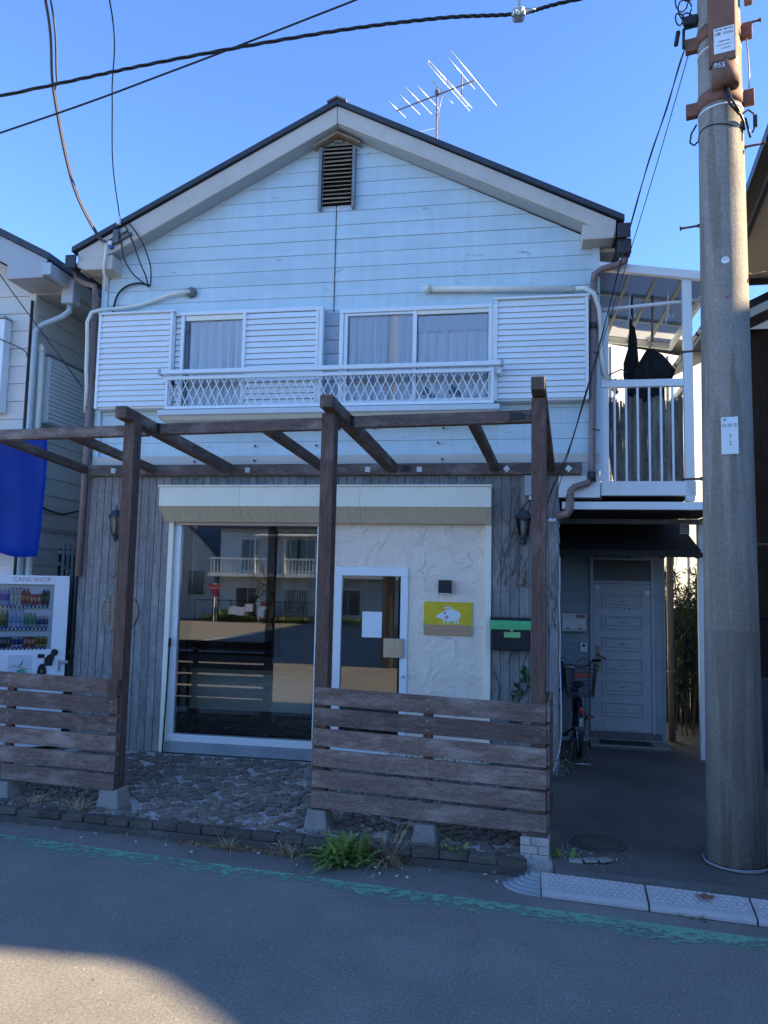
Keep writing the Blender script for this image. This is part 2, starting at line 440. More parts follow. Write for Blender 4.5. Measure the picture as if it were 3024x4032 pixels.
b.grid([[(x, ramp_y(x), .0), (x, ramp_y(x), .086), (x, kerb_y(x)+.05, .0865)] for x in xs_], False)
struct(b.obj('driveway_apron', m_drive))
struct(B().box(-60, 60, 14, 200, -.01, .06).obj('back_land', m_dirt))

# kerb: concrete face with a row of bricks on top
m_kerbface = mat('dark_kerb_concrete', (.085, .075, .066), .9, .3, 4, (1, 1, 1), .5, 40, fine=.15, wear=(.15, .15, .145), wear_t=(.6, .72))
m_kbrick = mat('mossy_kerb_brick', (.10, .08, .063), .9, .25, 6, (1, 1, 1), .6, 40, .22, fine=.12, wear=(.07, .08, .045), wear_t=(.55, .7), wear_scale=7)
kerb = thing('kerb', 'low dark kerb topped with a row of mossy bricks along the patio edge', 'kerb', (-2.3, -2.42, 0))
ang = math.atan(.0585)
b = B(); x = -9.0
b.grid([[(q, kerb_y(q)-.005, -.01), (q, kerb_y(q)-.005, .062), (q, kerb_y(q)+.06, .062)] for q in (-9, -6, -3, 0, .05)], False)
b.obj('kerb_face', m_kerbface, kerb)
x = -6.0; kb = []
for k in range(4):
    bb = B(); bb.box(-.098, .098, -.05, .05, -.027, .027, .009)
    for v in bb.bm.verts: v.co += Vector((random.uniform(-.004, .004), random.uniform(-.005, .005), random.uniform(-.004, .004)))
    kb.append(bb.mesh('kerb_brick', m_kbrick))
while x < -.02:
    link_mesh('brick', kb[random.randrange(4)], (x+.1, kerb_y(x+.1)+.046+random.uniform(-.006, .006), .089+random.uniform(-.005, .004)), kerb,
              (random.uniform(-.03, .03), random.uniform(-.03, .03), -ang+random.uniform(-.04, .04)))
    x += .203

# cobbles in fan arcs on the patio
m_cobble = mat('dark_cobble', (.205, .16, .125), .75, .3, 9, (1, 1, 1), .5, 50, .28, fine=.1, wear=(.33, .27, .2), wear_t=(.54, .75))
cm = []
for k in range(8):
    bb = B(); w, d = random.uniform(.086, .10)/2, random.uniform(.076, .088)/2
    bb.box(-w, w, -d, d, -.03, .019, .007)
    for v in bb.bm.verts: v.co += Vector((random.uniform(-.003, .003), random.uniform(-.003, .003), random.uniform(-.002, .002)))
    cm.append(bb.mesh('cobble', m_cobble))
pts = []
def try_pt(x, y, a):
    if not (-4.75 < x < .16 and kerb_y(x)+.13 < y < -.16): return
    if -3.83 < x < -.28 and y > -.12: return
    for q in pts:
        if (q[0]-x)**2+(q[1]-y)**2 < .096**2: return
    pts.append((x, y, a))
FR = .56                                # fish-scale fans of radius FR
fans = []
for row in range(-1, 7):
    for cidx in range(-6, 5):
        fans.append((row, -1.95+cidx*2*FR+(FR if row % 2 else 0), -2.75+row*FR*.78))
for (row, cx, cy) in sorted(fans, key=lambda f: f[0]):
    lower = [f for f in fans if f[0] == row-1]
    for ri in range(1, 6):
        rr = .01+.106*ri
        nn = max(3, int(math.pi*1.1*rr/.108))
        for k in range(nn+1):
            a = math.pi*(-.05+1.1*k/nn)+(.03 if ri % 2 else 0)
            x, y = cx+rr*math.cos(a), cy+rr*math.sin(a)
            if any((x-f[1])**2+(y-f[2])**2 < (FR+.02)**2 for f in lower): continue
            try_pt(x+random.uniform(-.006, .006), y+random.uniform(-.006, .006), a)
for k in range(5000):                     # odd stones close the gaps between the fans
    x, y = random.uniform(-4.7, .15), random.uniform(-2.6, -.16)
    try_pt(x, y, min(((x-q[0])**2+(y-q[1])**2, q[2]) for q in pts)[1])
random.Random(3).shuffle(pts)
def vis_key(q): return (0 if -3.4 < q[0] < -1.4 else 1 if q[0] >= -1.4 else 2, q[1])
pts.sort(key=vis_key)
pts = [q for q in pts if random.random() > .012]
rest = B()
for i, (x, y, a) in enumerate(pts):
    z = .089+random.uniform(-.004, .004)
    rz = a+math.pi/2+random.uniform(-.10, .10)
    if i < 290:
        link_mesh('cobble', cm[random.randrange(8)], (x, y, z), patio, (random.uniform(-.04, .04), random.uniform(-.04, .04), rz))
    else:
        M_ = Matrix.Translation((x, y, z)) @ Matrix.Rotation(rz, 4, 'Z')
        rest.box(-.046, .046, -.041, .041, -.03, .02, .008, M=M_)
if len(rest.bm.verts): tag(rest.obj('cobble_remainder', m_cobble, patio), kind='stuff')
# loose gravel between the stones
m_grav = mat('pale_gravel', (.66, .62, .58), .85, .3, 12, fine=.2)
b = B(); rg = random.Random(11)
oct_f = ((0, 2, 4), (2, 1, 4), (1, 3, 4), (3, 0, 4), (2, 0, 5), (1, 2, 5), (3, 1, 5), (0, 3, 5))
def pebble(b, x, y, z, s, rg):
    o = [Vector((s*rg.uniform(.7, 1.3), 0, 0)), Vector((-s*rg.uniform(.7, 1.3), 0, 0)), Vector((0, s*rg.uniform(.7, 1.3), 0)), Vector((0, -s*rg.uniform(.7, 1.3), 0)), Vector((0, 0, s*.8)), Vector((0, 0, -s*.6))]
    M_ = Matrix.Rotation(rg.uniform(0, 6.3), 3, 'Z') @ Matrix.Rotation(rg.uniform(-.5, .5), 3, 'X')
    v = [b.bm.verts.new(M_ @ q + Vector((x, y, z))) for q in o]
    for f in oct_f: b.bm.faces.new([v[k] for k in f])
from mathutils import noise as mnoise
cnt = 0
while cnt < 9000:
    x = rg.uniform(-4.7, .2); y = rg.uniform(kerb_y(x)+.1, -.12)
    dens = .5+.5*mnoise.noise(Vector((x*1.3, y*1.6, 3)))
    if rg.random() > dens + .35*(abs(x+2.2) < .9): continue
    if any((q[0]-x)**2+(q[1]-y)**2 < .036**2 for q in pts) and rg.random() < .93: continue
    pebble(b, x, y, .089, rg.uniform(.004, .0095), rg); cnt += 1
for k in range(110):
    pebble(b, .33+abs(rg.gauss(0, .22)), rg.gauss(-2.2, .12), .093, rg.uniform(.003, .006), rg)
tag(b.obj('loose_gravel', m_grav), 'pale loose gravel scattered between the dark cobbles', 'gravel', kind='stuff')

# ================================================================ HOUSE
house = thing('house', 'two-storey white clapboard house with gable front and grey boarded shop below', 'house', (-2, 0, 0))
WX0, WX1 = -4.85, .85                 # upper wall
RX, RZ = -2.0, 7.115                   # wall apex under the roof
SL = .508
def wall_x(z, side):
    d = (RZ-z)/SL
    return max(WX0+.01, RX-d) if side < 0 else min(WX1-.01, RX+d)
# cores
b = B()
b.prism([(WX0, 2.95), (WX1, 2.95), (WX1, 5.66), (RX, 7.09), (WX0, 5.66)], 'y', .012, .16)
b.box(WX0, WX0+.15, .165, 8, 2.95, 5.66); b.box(WX1-.15, WX1, .165, 8, 2.95, 5.66)
b.prism([(WX0, 2.95), (WX1, 2.95), (WX1, 5.66), (RX, 7.10), (WX0, 5.66)], 'y', 7.9, 8.0)
b.obj('upper_wall', m_siding2, house)
m_int = mat('dim_interior_wall', (.45, .44, .42), .8, .1, 3)
m_intfloor = wood('dark_wood_floor', (.045, .035, .03), 'y', None, .3, 0)
b = B()
b.box(-4.95, -3.86, -.015, .1, .05, 3.16); b.box(-.25, .43, -.015, .1, .05, 3.16)
b.box(-4.95, -4.85, .1, 8, .05, 2.95); b.box(.33, .43, .1, 8, .05, 2.95)
b.box(-3.86, -.25, -.014, .1, 2.66, 3.16)
b.box(.431, 1.82, 1.9, 2.0, .05, 2.94)
b.obj('lower_wall', m_siding2, house)
b = B(); b.box(-4.84, .32, 3.2, 3.3, .1, 2.9); b.box(-4.84, .32, .11, 3.2, 2.70, 2.9); b.box(-4.849, -4.80, .11, 3.2, .1, 2.7); b.box(.26, .329, .11, 3.2, .1, 2.7)
b.obj('interior_wall', m_int, house)
B().box(-4.8, .26, .11, 3.2, .1, .2).obj('interior_floor', m_intfloor, house)
B().box(-4.6, .9, .17, 7.9, 2.92, 2.948).obj('storey_floor', m_int, house)

# clapboards, one object each
zs = [6.03+.1655*k for k in range(-17, 7)]
for i, z0 in enumerate(zs):
    z1 = z0+.1655-.0025
    for s in (-1, 1):
        xa0, xa1 = wall_x(z0, s), wall_x(min(z1, RZ-.01), s)
        xm = -2.03 + s*.006 if z0 > 4.9 else -2.03 + s*.002
        if z0 > RZ-.1: continue
        zt = min(z1, RZ-.02)
        jit = random.uniform(-.0015, .0015)
        bm_ = B()
        yb, yt = -.0128+jit, -.006+jit
        A = [(xm, yb, z0), (xa0, yb, z0), (xa1, yt, zt), (xm, yt, zt)]
        Bk = [(p[0], .012, p[2]) for p in A]
        bm_.poly(A); bm_.poly(Bk[::-1])
        for k in range(4):
            j = (k+1) % 4; bm_.poly([A[k], A[j], Bk[j], Bk[k]])
        bmesh.ops.remove_doubles(bm_.bm, verts=list(bm_.bm.verts), dist=1e-5)
        bm_.obj('siding_board', m_siding, house)
# corner trims
B().box(WX0-.012, WX0+.06, -.035, -.021, 3.2, 5.6).obj('corner_trim', m_siding2, house)
B().box(WX1-.06, WX1+.012, -.035, -.021, 3.2, 5.6).obj('corner_trim', m_siding2, house)
B().box(WX0-.01, WX1+.005, -.04, -.0215, 3.283, 3.385, .004).obj('band_board', m_trim, house)
B().box(.43, WX1+.005, -.034, .012, 2.92, 3.15, .004).obj('lower_fascia', m_alu_b, house)
B().box(.436, WX1, -.03, .012, 3.152, 3.28).obj('lower_fascia', m_siding2, house)

# roof
b = B()
b.prism([(-5.15, 5.785), (RX, 7.335), (RX, 7.395), (-5.15, 5.845)], 'y', -.25, 8.3)
b.prism([(1.09, 5.78), (RX, 7.335), (RX, 7.395), (1.09, 5.84)], 'y', -.25, 8.3)
roof = b.obj('roof', m_roof, house)
B().prism([(-2.11, 7.345), (-2.0, 7.397), (-1.89, 7.345), (-1.89, 7.362), (-2.0, 7.415), (-2.11, 7.362)], 'y', -.275, 8.3).obj('ridge_cap', mat('ridge_metal', (.25, .24, .23), .4, .15, 6), roof)
B().prism([(-5.09, 5.792), (-2.003, 7.328), (-2.003, 7.115), (-4.63, 5.77), (-5.07, 5.61)], 'y', -.215, -.18, .004).obj('barge_board', m_trim, house)
B().prism([(1.01, 5.80), (-1.997, 7.328), (-1.997, 7.125), (.67, 5.80), (1.0, 5.61)], 'y', -.214, -.18, .004).obj('barge_board', m_trim, house)
b = B(); b.prism([(-5.06, 5.56), (RX, 7.112), (RX, 7.14), (-5.06, 5.60)], 'y', -.178, .01); b.obj('soffit', m_soffit, house)
b = B(); b.prism([(1.0, 5.62), (RX, 7.113), (RX, 7.141), (1.0, 5.65)], 'y', -.178, .01); b.obj('soffit', m_soffit, house)
B().prism([(-5.08, 5.66), (-4.63, 5.73), (-4.63, 5.555), (-4.97, 5.56), (-5.07, 5.60)], 'y', -.24, .0, .006).obj('eave_box', m_trim, house)
B().prism([(1.005, 5.70), (.67, 5.765), (.67, 5.595), (.98, 5.60)], 'y', -.24, .0, .006).obj('eave_box', m_trim, house)
# right eave underside and gutters
b = B(); b.box(.86, 1.02, .005, 8.2, 5.56, 5.60); b.obj('eave_soffit', m_trim, house)
b = B(); b.box(-5.02, -4.86, .005, 8.2, 5.56, 5.60); b.obj('eave_soffit', m_trim, house)
for sx, nm in ((1.075, 'r'), (-5.15, 'l')):
    s = 1 if nm == 'r' else -1
    b = B()
    b.prism([(sx-s*.05, 5.60), (sx+s*.03, 5.60), (sx+s*.075, 5.72), (sx+s*.06, 5.74), (sx+s*.02, 5.62), (sx-s*.045, 5.62)], 'y', -.25, 8.2)
    b.box(sx-.06, sx+.07, -.27, -.25, 5.59, 5.74)
    b.obj('gutter', m_dark_pipe, house)
b = B(); b.box(1.03, 1.16, -.22, -.08, 5.44, 5.60, .01); b.obj('gutter_outlet', m_dark_pipe, house)
b = B(); b.tube([(1.11, -.11, 5.45), (1.11, -.11, 5.40), (1.04, -.10, 5.37), (.88, -.09, 5.33), (.80, -.085, 5.28), (.795, -.085, 5.2)], .036, 10)
b.tube([(.795, -.085, 5.2), (.765, -.085, 3.16), (.76, -.085, 3.10), (.72, -.09, 3.06), (.585, -.12, 3.015), (.55, -.125, 2.98), (.545, -.125, 2.9)], .036, 10)
b.tube([(.545, -.125, 2.93), (.54, -.125, 2.78), (.52, -.12, 2.745), (.42, -.08, 2.72)], .042, 10)
ds = b.obj('downspout', m_brown_pipe, house)
for z in (5.08, 4.43, 3.62): B().tube([(.74, -.05, z), (.80-.03*(5.2-z)/2, -.13, z), (.85, -.05, z)], .006, 6).obj('pipe_clamp', m_dark_pipe, ds)
B().lathe([(.044, -.05), (.044, .05)], (.765, -.085, 3.13), 12).obj('pipe_socket', m_dark_pipe, ds)
B().lathe([(.044, -.03), (.044, .03)], (.787, -.085, 4.72), 12).obj('pipe_socket', m_dark_pipe, ds)
b = B(); b.tube([(-5.18, -.1, 5.60), (-5.16, -.1, 5.52), (-5.06, -.1, 5.46), (-4.93, -.09, 5.42), (-4.91, -.085, 5.3)], .036, 10)
b.tube([(-4.91, -.085, 5.32), (-4.915, -.085, 3.2), (-4.93, -.08, 2.0)], .036, 10)
ds2 = b.obj('downspout', m_brown_pipe, house)
for z in (5.0, 3.95, 3.4): B().tube([(-4.97, -.05, z), (-4.92, -.13, z), (-4.86, -.05, z)], .006, 6).obj('pipe_clamp', m_dark_pipe, ds2)

# gable vent with warped louvres
m_vent = wood('weathered_vent_wood', (.46, .36, .25), 'x', (.24, .18, .13), .25, .2, (.52, .75))
vent = B().box(-2.19, -1.86, -.026, .0, 6.26, 6.97).obj('roof_vent', m_blackmat, house)
for xx in (-2.235, -1.845):
    B().box(xx, xx+.035, -.085, -.005, 6.20, 6.93, .004).obj('vent_side', mat('vent_frame_grey', (.25, .25, .25), .7, .2, 8), vent)
for s in (-1, 1):
    b = B(); b.prism([(-2.022, 7.10), (-2.022+s*.27, 6.955), (-2.022+s*.27, 6.925), (-2.022, 7.065)], 'y', -.12, -.005); b.obj('vent_hood', m_vent, vent)
for k in range(16):
    z = 6.27+.049*k
    w = .16 if z < 6.93 else .16-(z-6.93)*1.5
    tl = random.uniform(-.012, .012)
    M_ = Matrix.Translation((-2.022, -.052, z+.012)) @ Matrix.Rotation(tl*1.6, 4, 'Y') @ Matrix.Rotation(R(36+random.uniform(-9, 9)), 4, 'X')
    B().box(-w-.005, w+.005, -.022, .022, -.0045, .0045, M=M_).obj('louvre', m_vent, vent)

# central joint cover
B().box(-2.036, -2.024, -.0145, -.006, 5.02, 6.2).obj('joint_strip', mat('dark_joint', (.10, .11, .13), .7), house)

# ---------------------------------------------------------------- upstairs windows
def slats(parent, x0, x1, z0, z1, y, pitch=.0635, material=m_alu):
    n_ = int(round((z1-z0)/pitch)); h = (z1-z0)/n_
    bb = B(); w = x1-x0
    bb.prism([(-.013, -h/2+.002), (.004, h/2-.004), (.012, h/2-.004), (.012, -h/2+.002)], 'x', -w/2, w/2)
    me = bb.mesh('shutter_slat', material)
    for k in range(n_):
        link_mesh('slat', me, ((x0+x1)/2, y, z0+h*(k+.5)), parent)
    B().box(x0, x1, y+.013, y+.018, z0, z1).obj('shutter_back', mat_gap, parent)
mat_gap = mat('shadow_grey_back', (.42, .40, .42), .6, .1, 5)
def curtain(parent, x0, x1, z0, z1, y, folds, amp=.02, name='curtain', flare=0.0):
    rows = []; n_ = folds*10; hz = 14
    rnd = random.Random(folds)
    ph = [rnd.uniform(-.4, .4) for _ in range(folds+2)]
    for j in range(hz+1):
        z = z0+(z1-z0)*j/hz; t_ = 1-j/hz; row = []
        for i in range(n_+1):
            u = i/n_; k = int(u*folds)
            a = amp*(.45+.75*t_)
            row.append((x0+(x1-x0)*u + flare*t_*(.5-u) + .012*math.sin(5*t_+k*1.7)*t_, y + a*math.sin(2*math.pi*folds*u+ph[k]*t_*2), z))
        rows.append(row)
    return B().grid(rows).obj(name, m_curtain, parent)
# left window
win_l = B().box(-3.87, -2.12, -.125, -.022, 5.005, 5.05, .004).obj('window', m_alu, house)
for (x0, x1, z0, z1) in ((-3.795, -3.755, 3.90, 5.0), (-2.165, -2.12, 3.90, 5.005), (-3.87, -2.12, 3.885, 3.93)):
    B().box(x0, x1, -.126, -.022, z0, z1, .004).obj('frame', m_alu, win_l)
B().box(-3.752, -3.06, -.108, -.02, 4.945, 5.0).obj('head_rail', m_hood, win_l)
B().box(-3.05, -3.012, -.138, -.03, 3.931, 5.004, .003).obj('frame', m_alu, win_l)
B().box(-2.20, -2.166, -.13, -.03, 3.931, 5.004, .003).obj('frame', m_alu, win_l)
slats(win_l, -3.012, -2.20, 3.94, 5.0, -.115, .0665)
slats(win_l, -3.862, -3.797, 3.94, 5.0, -.095, .0665)
B().box(-3.753, -3.05, -.098, -.094, 3.932, 4.944).obj('pane', m_pane, win_l)
m_room = mat('dim_room', (.35, .36, .38), .9, .05, 2)
B().box(-3.753, -3.05, -.0215, -.0205, 3.93, 4.945).obj('room_behind', m_room, win_l)
curtain(win_l, -3.70, -3.06, 3.95, 4.94, -.068, 6, .020)
B().box(-3.753, -3.72, -.09, -.022, 3.932, 4.944).obj('inner_frame', mat('brown_inner_frame', (.10, .06, .035), .5, .15, 6), win_l)
box_l = B().box(-4.80, -3.87, -.145, -.022, 3.925, 5.035, .004).obj('shutter_box', m_alu, house)
slats(box_l, -4.765, -3.915, 3.945, 5.02, -.157, .0635)
B().box(-4.805, -3.855, -.185, -.02, 5.036, 5.058, .003).obj('box_cover', m_alu, box_l)
for x in (-4.80, -3.91): B().box(x, x+.034, -.172, -.146, 3.925, 5.035, .003).obj('frame', m_alu, box_l)
# right window
win_r = B().box(-1.93, -.26, -.128, -.022, 4.955, 5.0, .004).obj('window', m_alu, house)
for (x0, x1, z0, z1) in ((-1.93, -1.885, 3.90, 4.954), (-.30, -.26, 3.90, 4.954), (-1.884, -.301, 3.885, 3.93)):
    B().box(x0, x1, -.127, -.022, z0, z1, .004).obj('frame', m_alu, win_r)
B().box(-1.115, -1.07, -.122, -.03, 3.931, 4.954, .003).obj('frame', m_alu, win_r)
B().box(-1.883, -1.84, -.11, -.03, 3.931, 4.954, .003).obj('frame', m_alu, win_r)
B().box(-1.07, -.302, -.11, -.03, 4.91, 4.954, .003).obj('head_rail', m_hood, win_r)
B().box(-1.84, -1.115, -.11, -.03, 4.925, 4.954, .003).obj('frame', m_alu, win_r)
B().box(-1.84, -1.115, -.11, -.03, 3.931, 3.975, .003).obj('frame', m_alu, win_r)
B().box(-1.07, -.302, -.106, -.03, 3.931, 3.985, .003).obj('frame', m_alu, win_r)
B().box(-1.84, -1.115, -.10, -.096, 3.975, 4.925).obj('pane', glass('frosted_pane', (.95, .96, .97), 1.45, .03), win_r)
B().box(-1.07, -.302, -.096, -.092, 3.985, 4.91).obj('pane', m_pane, win_r)
B().box(-1.88, -.302, -.0215, -.0205, 3.93, 4.954).obj('room_behind', m_room, win_r)
curtain(win_r, -1.83, -1.12, 3.96, 4.93, -.066, 8, .018)
curtain(win_r, -1.06, -.31, 4.0, 4.90, -.064, 7, .016)
rows = []
for j in range(5):
    rows.append([(-1.06+.75*i/70, -.079-.004*math.sin(i*.62), 4.90-(.16+.022*abs(math.sin(i*.31)))*j/4) for i in range(71)])
B().grid(rows).obj('curtain_valance', m_white, win_r)
b = B()
for (x, z, s) in ((-.98, 4.06, .045), (-.93, 4.02, .03), (-.68, 4.07, .05), (-.62, 4.03, .03), (-.86, 4.01, .025)):
    b.lathe([(.0, -s), (s*.8, -s*.5), (s, .2*s), (.3*s, s*1.2), (0, s*1.3)], (x, -.0885, z), 8)
for v in b.bm.verts: v.co.y = -.0885+(v.co.y+.0885)*.06
b.obj('sill_trinket', m_black, win_r)
box_r = B().box(-.235, .73, -.145, -.022, 3.925, 5.015, .004).obj('shutter_box', m_alu, house)
slats(box_r, -.20, .695, 3.945, 5.0, -.157, .0635)
B().box(-.245, .745, -.185, -.02, 5.016, 5.04, .003).obj('box_cover', m_alu, box_r)
for x in (-.235, .698): B().box(x, x+.034, -.172, -.146, 3.925, 5.015, .003).obj('frame', m_alu, box_r)
B().box(-.258, -.238, -.12, -.022, 3.93, 4.99).obj('frame', m_alu, box_r)
# weathered strip between the windows
m_strip = mat('bluish_weathered_strip', (.36, .40, .45), .7, .15, 5, wear=(.2, .2, .2), wear_t=(.58, .7))
for k in range(7):
    B().box(-2.118, -1.934, -.034, -.021, 3.90+.158*k, 3.90+.158*k+.152, .003).obj('filler_board', m_strip, house)

# balustrade with diamond lattice
rail = B().box(-3.93, -.15, -.335, -.275, 4.262, 4.312, .006).obj('railing', m_alu, house)
for (x0, x1, z0, z1) in ((-3.87, -.232, 4.205, 4.245), (-3.87, -.232, 3.872, 3.905)):
    B().box(x0, x1, -.30, -.262, z0, z1, .004).obj('rail', m_alu, rail)
for x in (-3.87, -.262): B().box(x, x+.03, -.299, -.263, 3.906, 4.204, .003).obj('upright', m_alu, rail)
for x in (-3.92, -.205): B().box(x, x+.05, -.272, -.02, 4.19, 4.262, .004).obj('bracket', m_alu, rail)
for x in (-3.945, -.165): B().box(x, x+.03, -.345, -.265, 4.255, 4.32, .004).obj('rail_end_cap', mat('grey_rail_cap', (.4, .43, .46), .4), rail)
h_ = 4.204-3.906; dx = h_*.47
bars = []
for s in (-1, 1):
    bb = B(); L = math.hypot(h_, dx); a = math.atan2(dx, h_)*s
    bb.box(-.0045, .0045, -.0035, .0035, -L/2, L/2, M=Matrix.Rotation(a, 4, 'Y'))
    bars.append(bb.mesh('lattice_bar', m_alu))
x = -3.84+dx/2
while x < -.262-dx/2+.03:
    for s in (0, 1):
        link_mesh('lattice_bar', bars[s], (x, -.279 if s else -.287, 3.905+h_/2), rail)
    x += .0905
# bay ledge
b = B(); b.prism([(-.34, 3.855), (-.34, 3.80), (-.27, 3.765), (-.022, 3.745), (-.022, 3.868)], 'x', -3.93, -.17, .004)
b.obj('window_ledge', mat('ledge_white', (.66, .67, .66), .45, .06, 4), house)
b = B(); b.prism([(-.332, 3.80), (-.262, 3.765), (-.03, 3.745), (-.03, 3.735), (-.27, 3.752)], 'x', -3.90, -.22); b.obj('ledge_underside', m_hood, house)
# small wall anchors (former fixings) below the ledge
b = B()
for x in (-3.6, -2.9, -2.2, -1.5, -.8):
    for z in (3.67, 3.50, 3.33): 
        if random.random() < .8: b.lathe([(.013, -.02), (.008, .01)], (x+random.uniform(-.03, .03), -.025 if z > 3.4 else -.042, z+random.uniform(-.01, .01)), 8, axis='y')
tag(b.obj('wall_anchor', mat('rusty_anchor', (.08, .065, .06), .7), house), kind='stuff')

# refrigerant hoses on the wall
duct = B()
duct.tube([(-1.0, -.07, 5.215), (-.93, -.07, 5.213)], .042, 10)
duct.tube([(-.93, -.07, 5.212), (.60, -.07, 5.14)], .034, 10)
duct.tube([(.60, -.07, 5.14), (.70, -.11, 5.13), (.79, -.13, 5.06), (.845, -.10, 4.9), (.86, -.06, 4.7), (.865, -.05, 4.45), (.90, -.03, 4.25), (.98, .05, 4.12), (1.05, .2, 4.08)], .027, 8)
duct.obj('refrigerant_duct', m_cream_pipe, house)
b = B(); b.lathe([(.062, 0), (.062, .03), (.035, .05)], (-3.73, -.022, 5.31), 14, axis='y'); 
for v in b.bm.verts: v.co.y = -.022-(v.co.y+.022)
b.obj('hose_sleeve', mat('stained_grey_sleeve', (.18, .17, .15), .7, .3, 10), house)
b = B(); b.tube([(-3.73, -.06, 5.31), (-3.82, -.075, 5.305), (-3.98, -.07, 5.285), (-4.15, -.06, 5.235), (-4.30, -.06, 5.195), (-4.45, -.06, 5.165), (-4.68, -.07, 5.14), (-4.80, -.14, 5.11), (-4.88, -.2, 5.06), (-4.925, -.2, 4.95), (-4.93, -.17, 4.7), (-4.935, -.15, 4.4), (-4.93, -.13, 4.2), (-4.95, -.1, 3.9)],
       [.026, .024, .021, .022, .021, .022, .022, .022, .022, .022, .022, .022, .02, .02], 8)
b.obj('refrigerant_hose', m_cream_pipe, house)
# ---------------------------------------------------------------- grey vertical cladding
def clad(x0, x1, z0, z1, w=.0925):
    n_ = max(1, int(round((x1-x0)/w))); w = (x1-x0)/n_
    for k in range(n_):
        a = x0+k*w
        y = -.042+random.uniform(-.003, .003)
        B().box(a+.0028, a+w-.0028, y, -.016, z0+random.uniform(-.004, .004), z1, .002).obj('cladding_board', m_grey_board, house)
        for zz in NAILZ:
            if z0 < zz < z1:
                for q in (.25, .75):
                    nails.lathe([(.0042, 0), (.0035, -.004)], (a+w*q, y, zz+random.uniform(-.012, .012)), 6, axis='y')
NAILZ = [2.98, 2.47, 1.93, 1.38, .92, .45]
nails = B()
clad(-4.95, -3.86, .10, 3.148)
clad(-3.86, -.25, 2.66, 3.148)
clad(-.25, .43, .10, 3.148)
tag(nails.obj('nail_head', mat('dark_nail', (.03, .03, .033), .6), house), kind='stuff')
# blanked round porthole
m_port = wood('pale_weathered_board', (.38, .30, .21), 'z', (.2, .16, .12), .3, 0, (.5, .7))
port = B().lathe([(.218, .0), (.218, -.012)], (-4.41, -.047, 1.61), 40, axis='y').obj('porthole_panel', m_port, house)
b = B(); b.lathe([(.224, -.014), (.224, .0), (.212, .0), (.212, -.014), (.224, -.014)], (-4.41, -.047, 1.61), 40, axis='y', cap=False); b.obj('porthole_rim', m_grey_board, port)
b = B()
for x in (-4.52, -4.43, -4.34): b.box(x-.0025, x+.0025, -.0605, -.058, 1.45, 1.78)
b.box(-4.60, -4.25, -.0607, -.058, 1.71, 1.713); b.box(-4.60, -4.25, -.0609, -.058, 1.6, 1.603); b.obj('porthole_joint', m_blackmat, port)

# ---------------------------------------------------------------- roller shutter hood and shop front
hood = thing('roller_shutter_hood', 'long cream roller shutter box above the shop window and door', 'shutter box', (-2.06, -.05, 2.63))
prev = -3.88
for k, x in enumerate((-3.25+.3, -1.62, -.25)):
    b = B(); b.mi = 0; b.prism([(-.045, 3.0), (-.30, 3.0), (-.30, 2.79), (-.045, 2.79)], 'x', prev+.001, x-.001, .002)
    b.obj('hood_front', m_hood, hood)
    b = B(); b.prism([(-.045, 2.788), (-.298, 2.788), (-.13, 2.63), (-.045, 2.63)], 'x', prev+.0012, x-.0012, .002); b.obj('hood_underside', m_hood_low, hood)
    b = B(); b.box(prev-.01 if k == 0 else prev+.001, x+(.008 if k == 2 else -.001), -.312, -.045, 3.002, 3.022, .003); b.obj('hood_cap', m_hood, hood)
    prev = x
# frame posts and rail
for (x0, x1) in ((-3.855, -3.795), (-2.112, -2.052), (-.312, -.252)):
    B().box(x0, x1, -.075, .06, .10, 2.66, .004).obj('frame_post', m_hood, house)
B().box(-3.794, -2.113, -.05, .06, 2.60, 2.655, .003).obj('head_rail', m_trim, house)
B().box(-2.051, -.313, -.05, .06, 2.63, 2.656, .003).obj('head_rail', m_trim, house)
B().box(-3.794, -2.113, -.06, .08, .10, .215, .005).obj('concrete_plinth', mat('window_plinth_concrete', (.30, .31, .32), .8, .15, 5, (1, 1, 1), .3, 40), house)
shop = house
shw = B().box(-3.794, -2.113, -.045, .055, .217, .295, .004).obj('shop_window', m_alu, house)
for (x0, x1) in ((-3.794, -3.72), (-2.14, -2.113)): B().box(x0, x1, -.03, .05, .296, 2.599, .003).obj('stile', m_alu, shw)
B().box(-3.719, -2.141, .0, .006, .296, 2.599).obj('pane', m_shopglass, shw)
# plaster panel round the door: trowelled relief
m_plast, n, l, p = _nodes('trowelled_plaster')
mp = _coords(n, l, (1, 1, 1), False)
t0 = _noise(n, l, mp.outputs[0], 2.2, 3, .5)
wv = n.new('ShaderNodeVectorMath'); wv.operation = 'MULTIPLY_ADD'; l.new(t0.outputs['Color'], wv.inputs[0]); wv.inputs[1].default_value = (.55, .55, .55); l.new(mp.outputs[0], wv.inputs[2])
vo = n.new('ShaderNodeTexVoronoi'); vo.feature = 'SMOOTH_F1'; vo.inputs['Smoothness'].default_value = .15; vo.inputs['Scale'].default_value = 3.0; l.new(wv.outputs[0], vo.inputs['Vector'])
edge = _ramp(n, l, vo.outputs['Distance'], [(.0, (0, 0, 0)), (.44, (0, 0, 0)), (.47, (1, 1, 1)), (.55, (0, 0, 0))])
t1 = _noise(n, l, mp.outputs[0], 3, 6, .6); gate = _ramp(n, l, t1.outputs['Fac'], [(.48, (0, 0, 0)), (.6, (1, 1, 1))])
ml = n.new('ShaderNodeMath'); ml.operation = 'MULTIPLY'; l.new(edge.outputs[0], ml.inputs[0]); l.new(gate.outputs[0], ml.inputs[1])
base = _ramp(n, l, t1.outputs['Fac'], [(.3, (.86, .70, .55)), (.7, (.95, .80, .65))]).outputs[0]
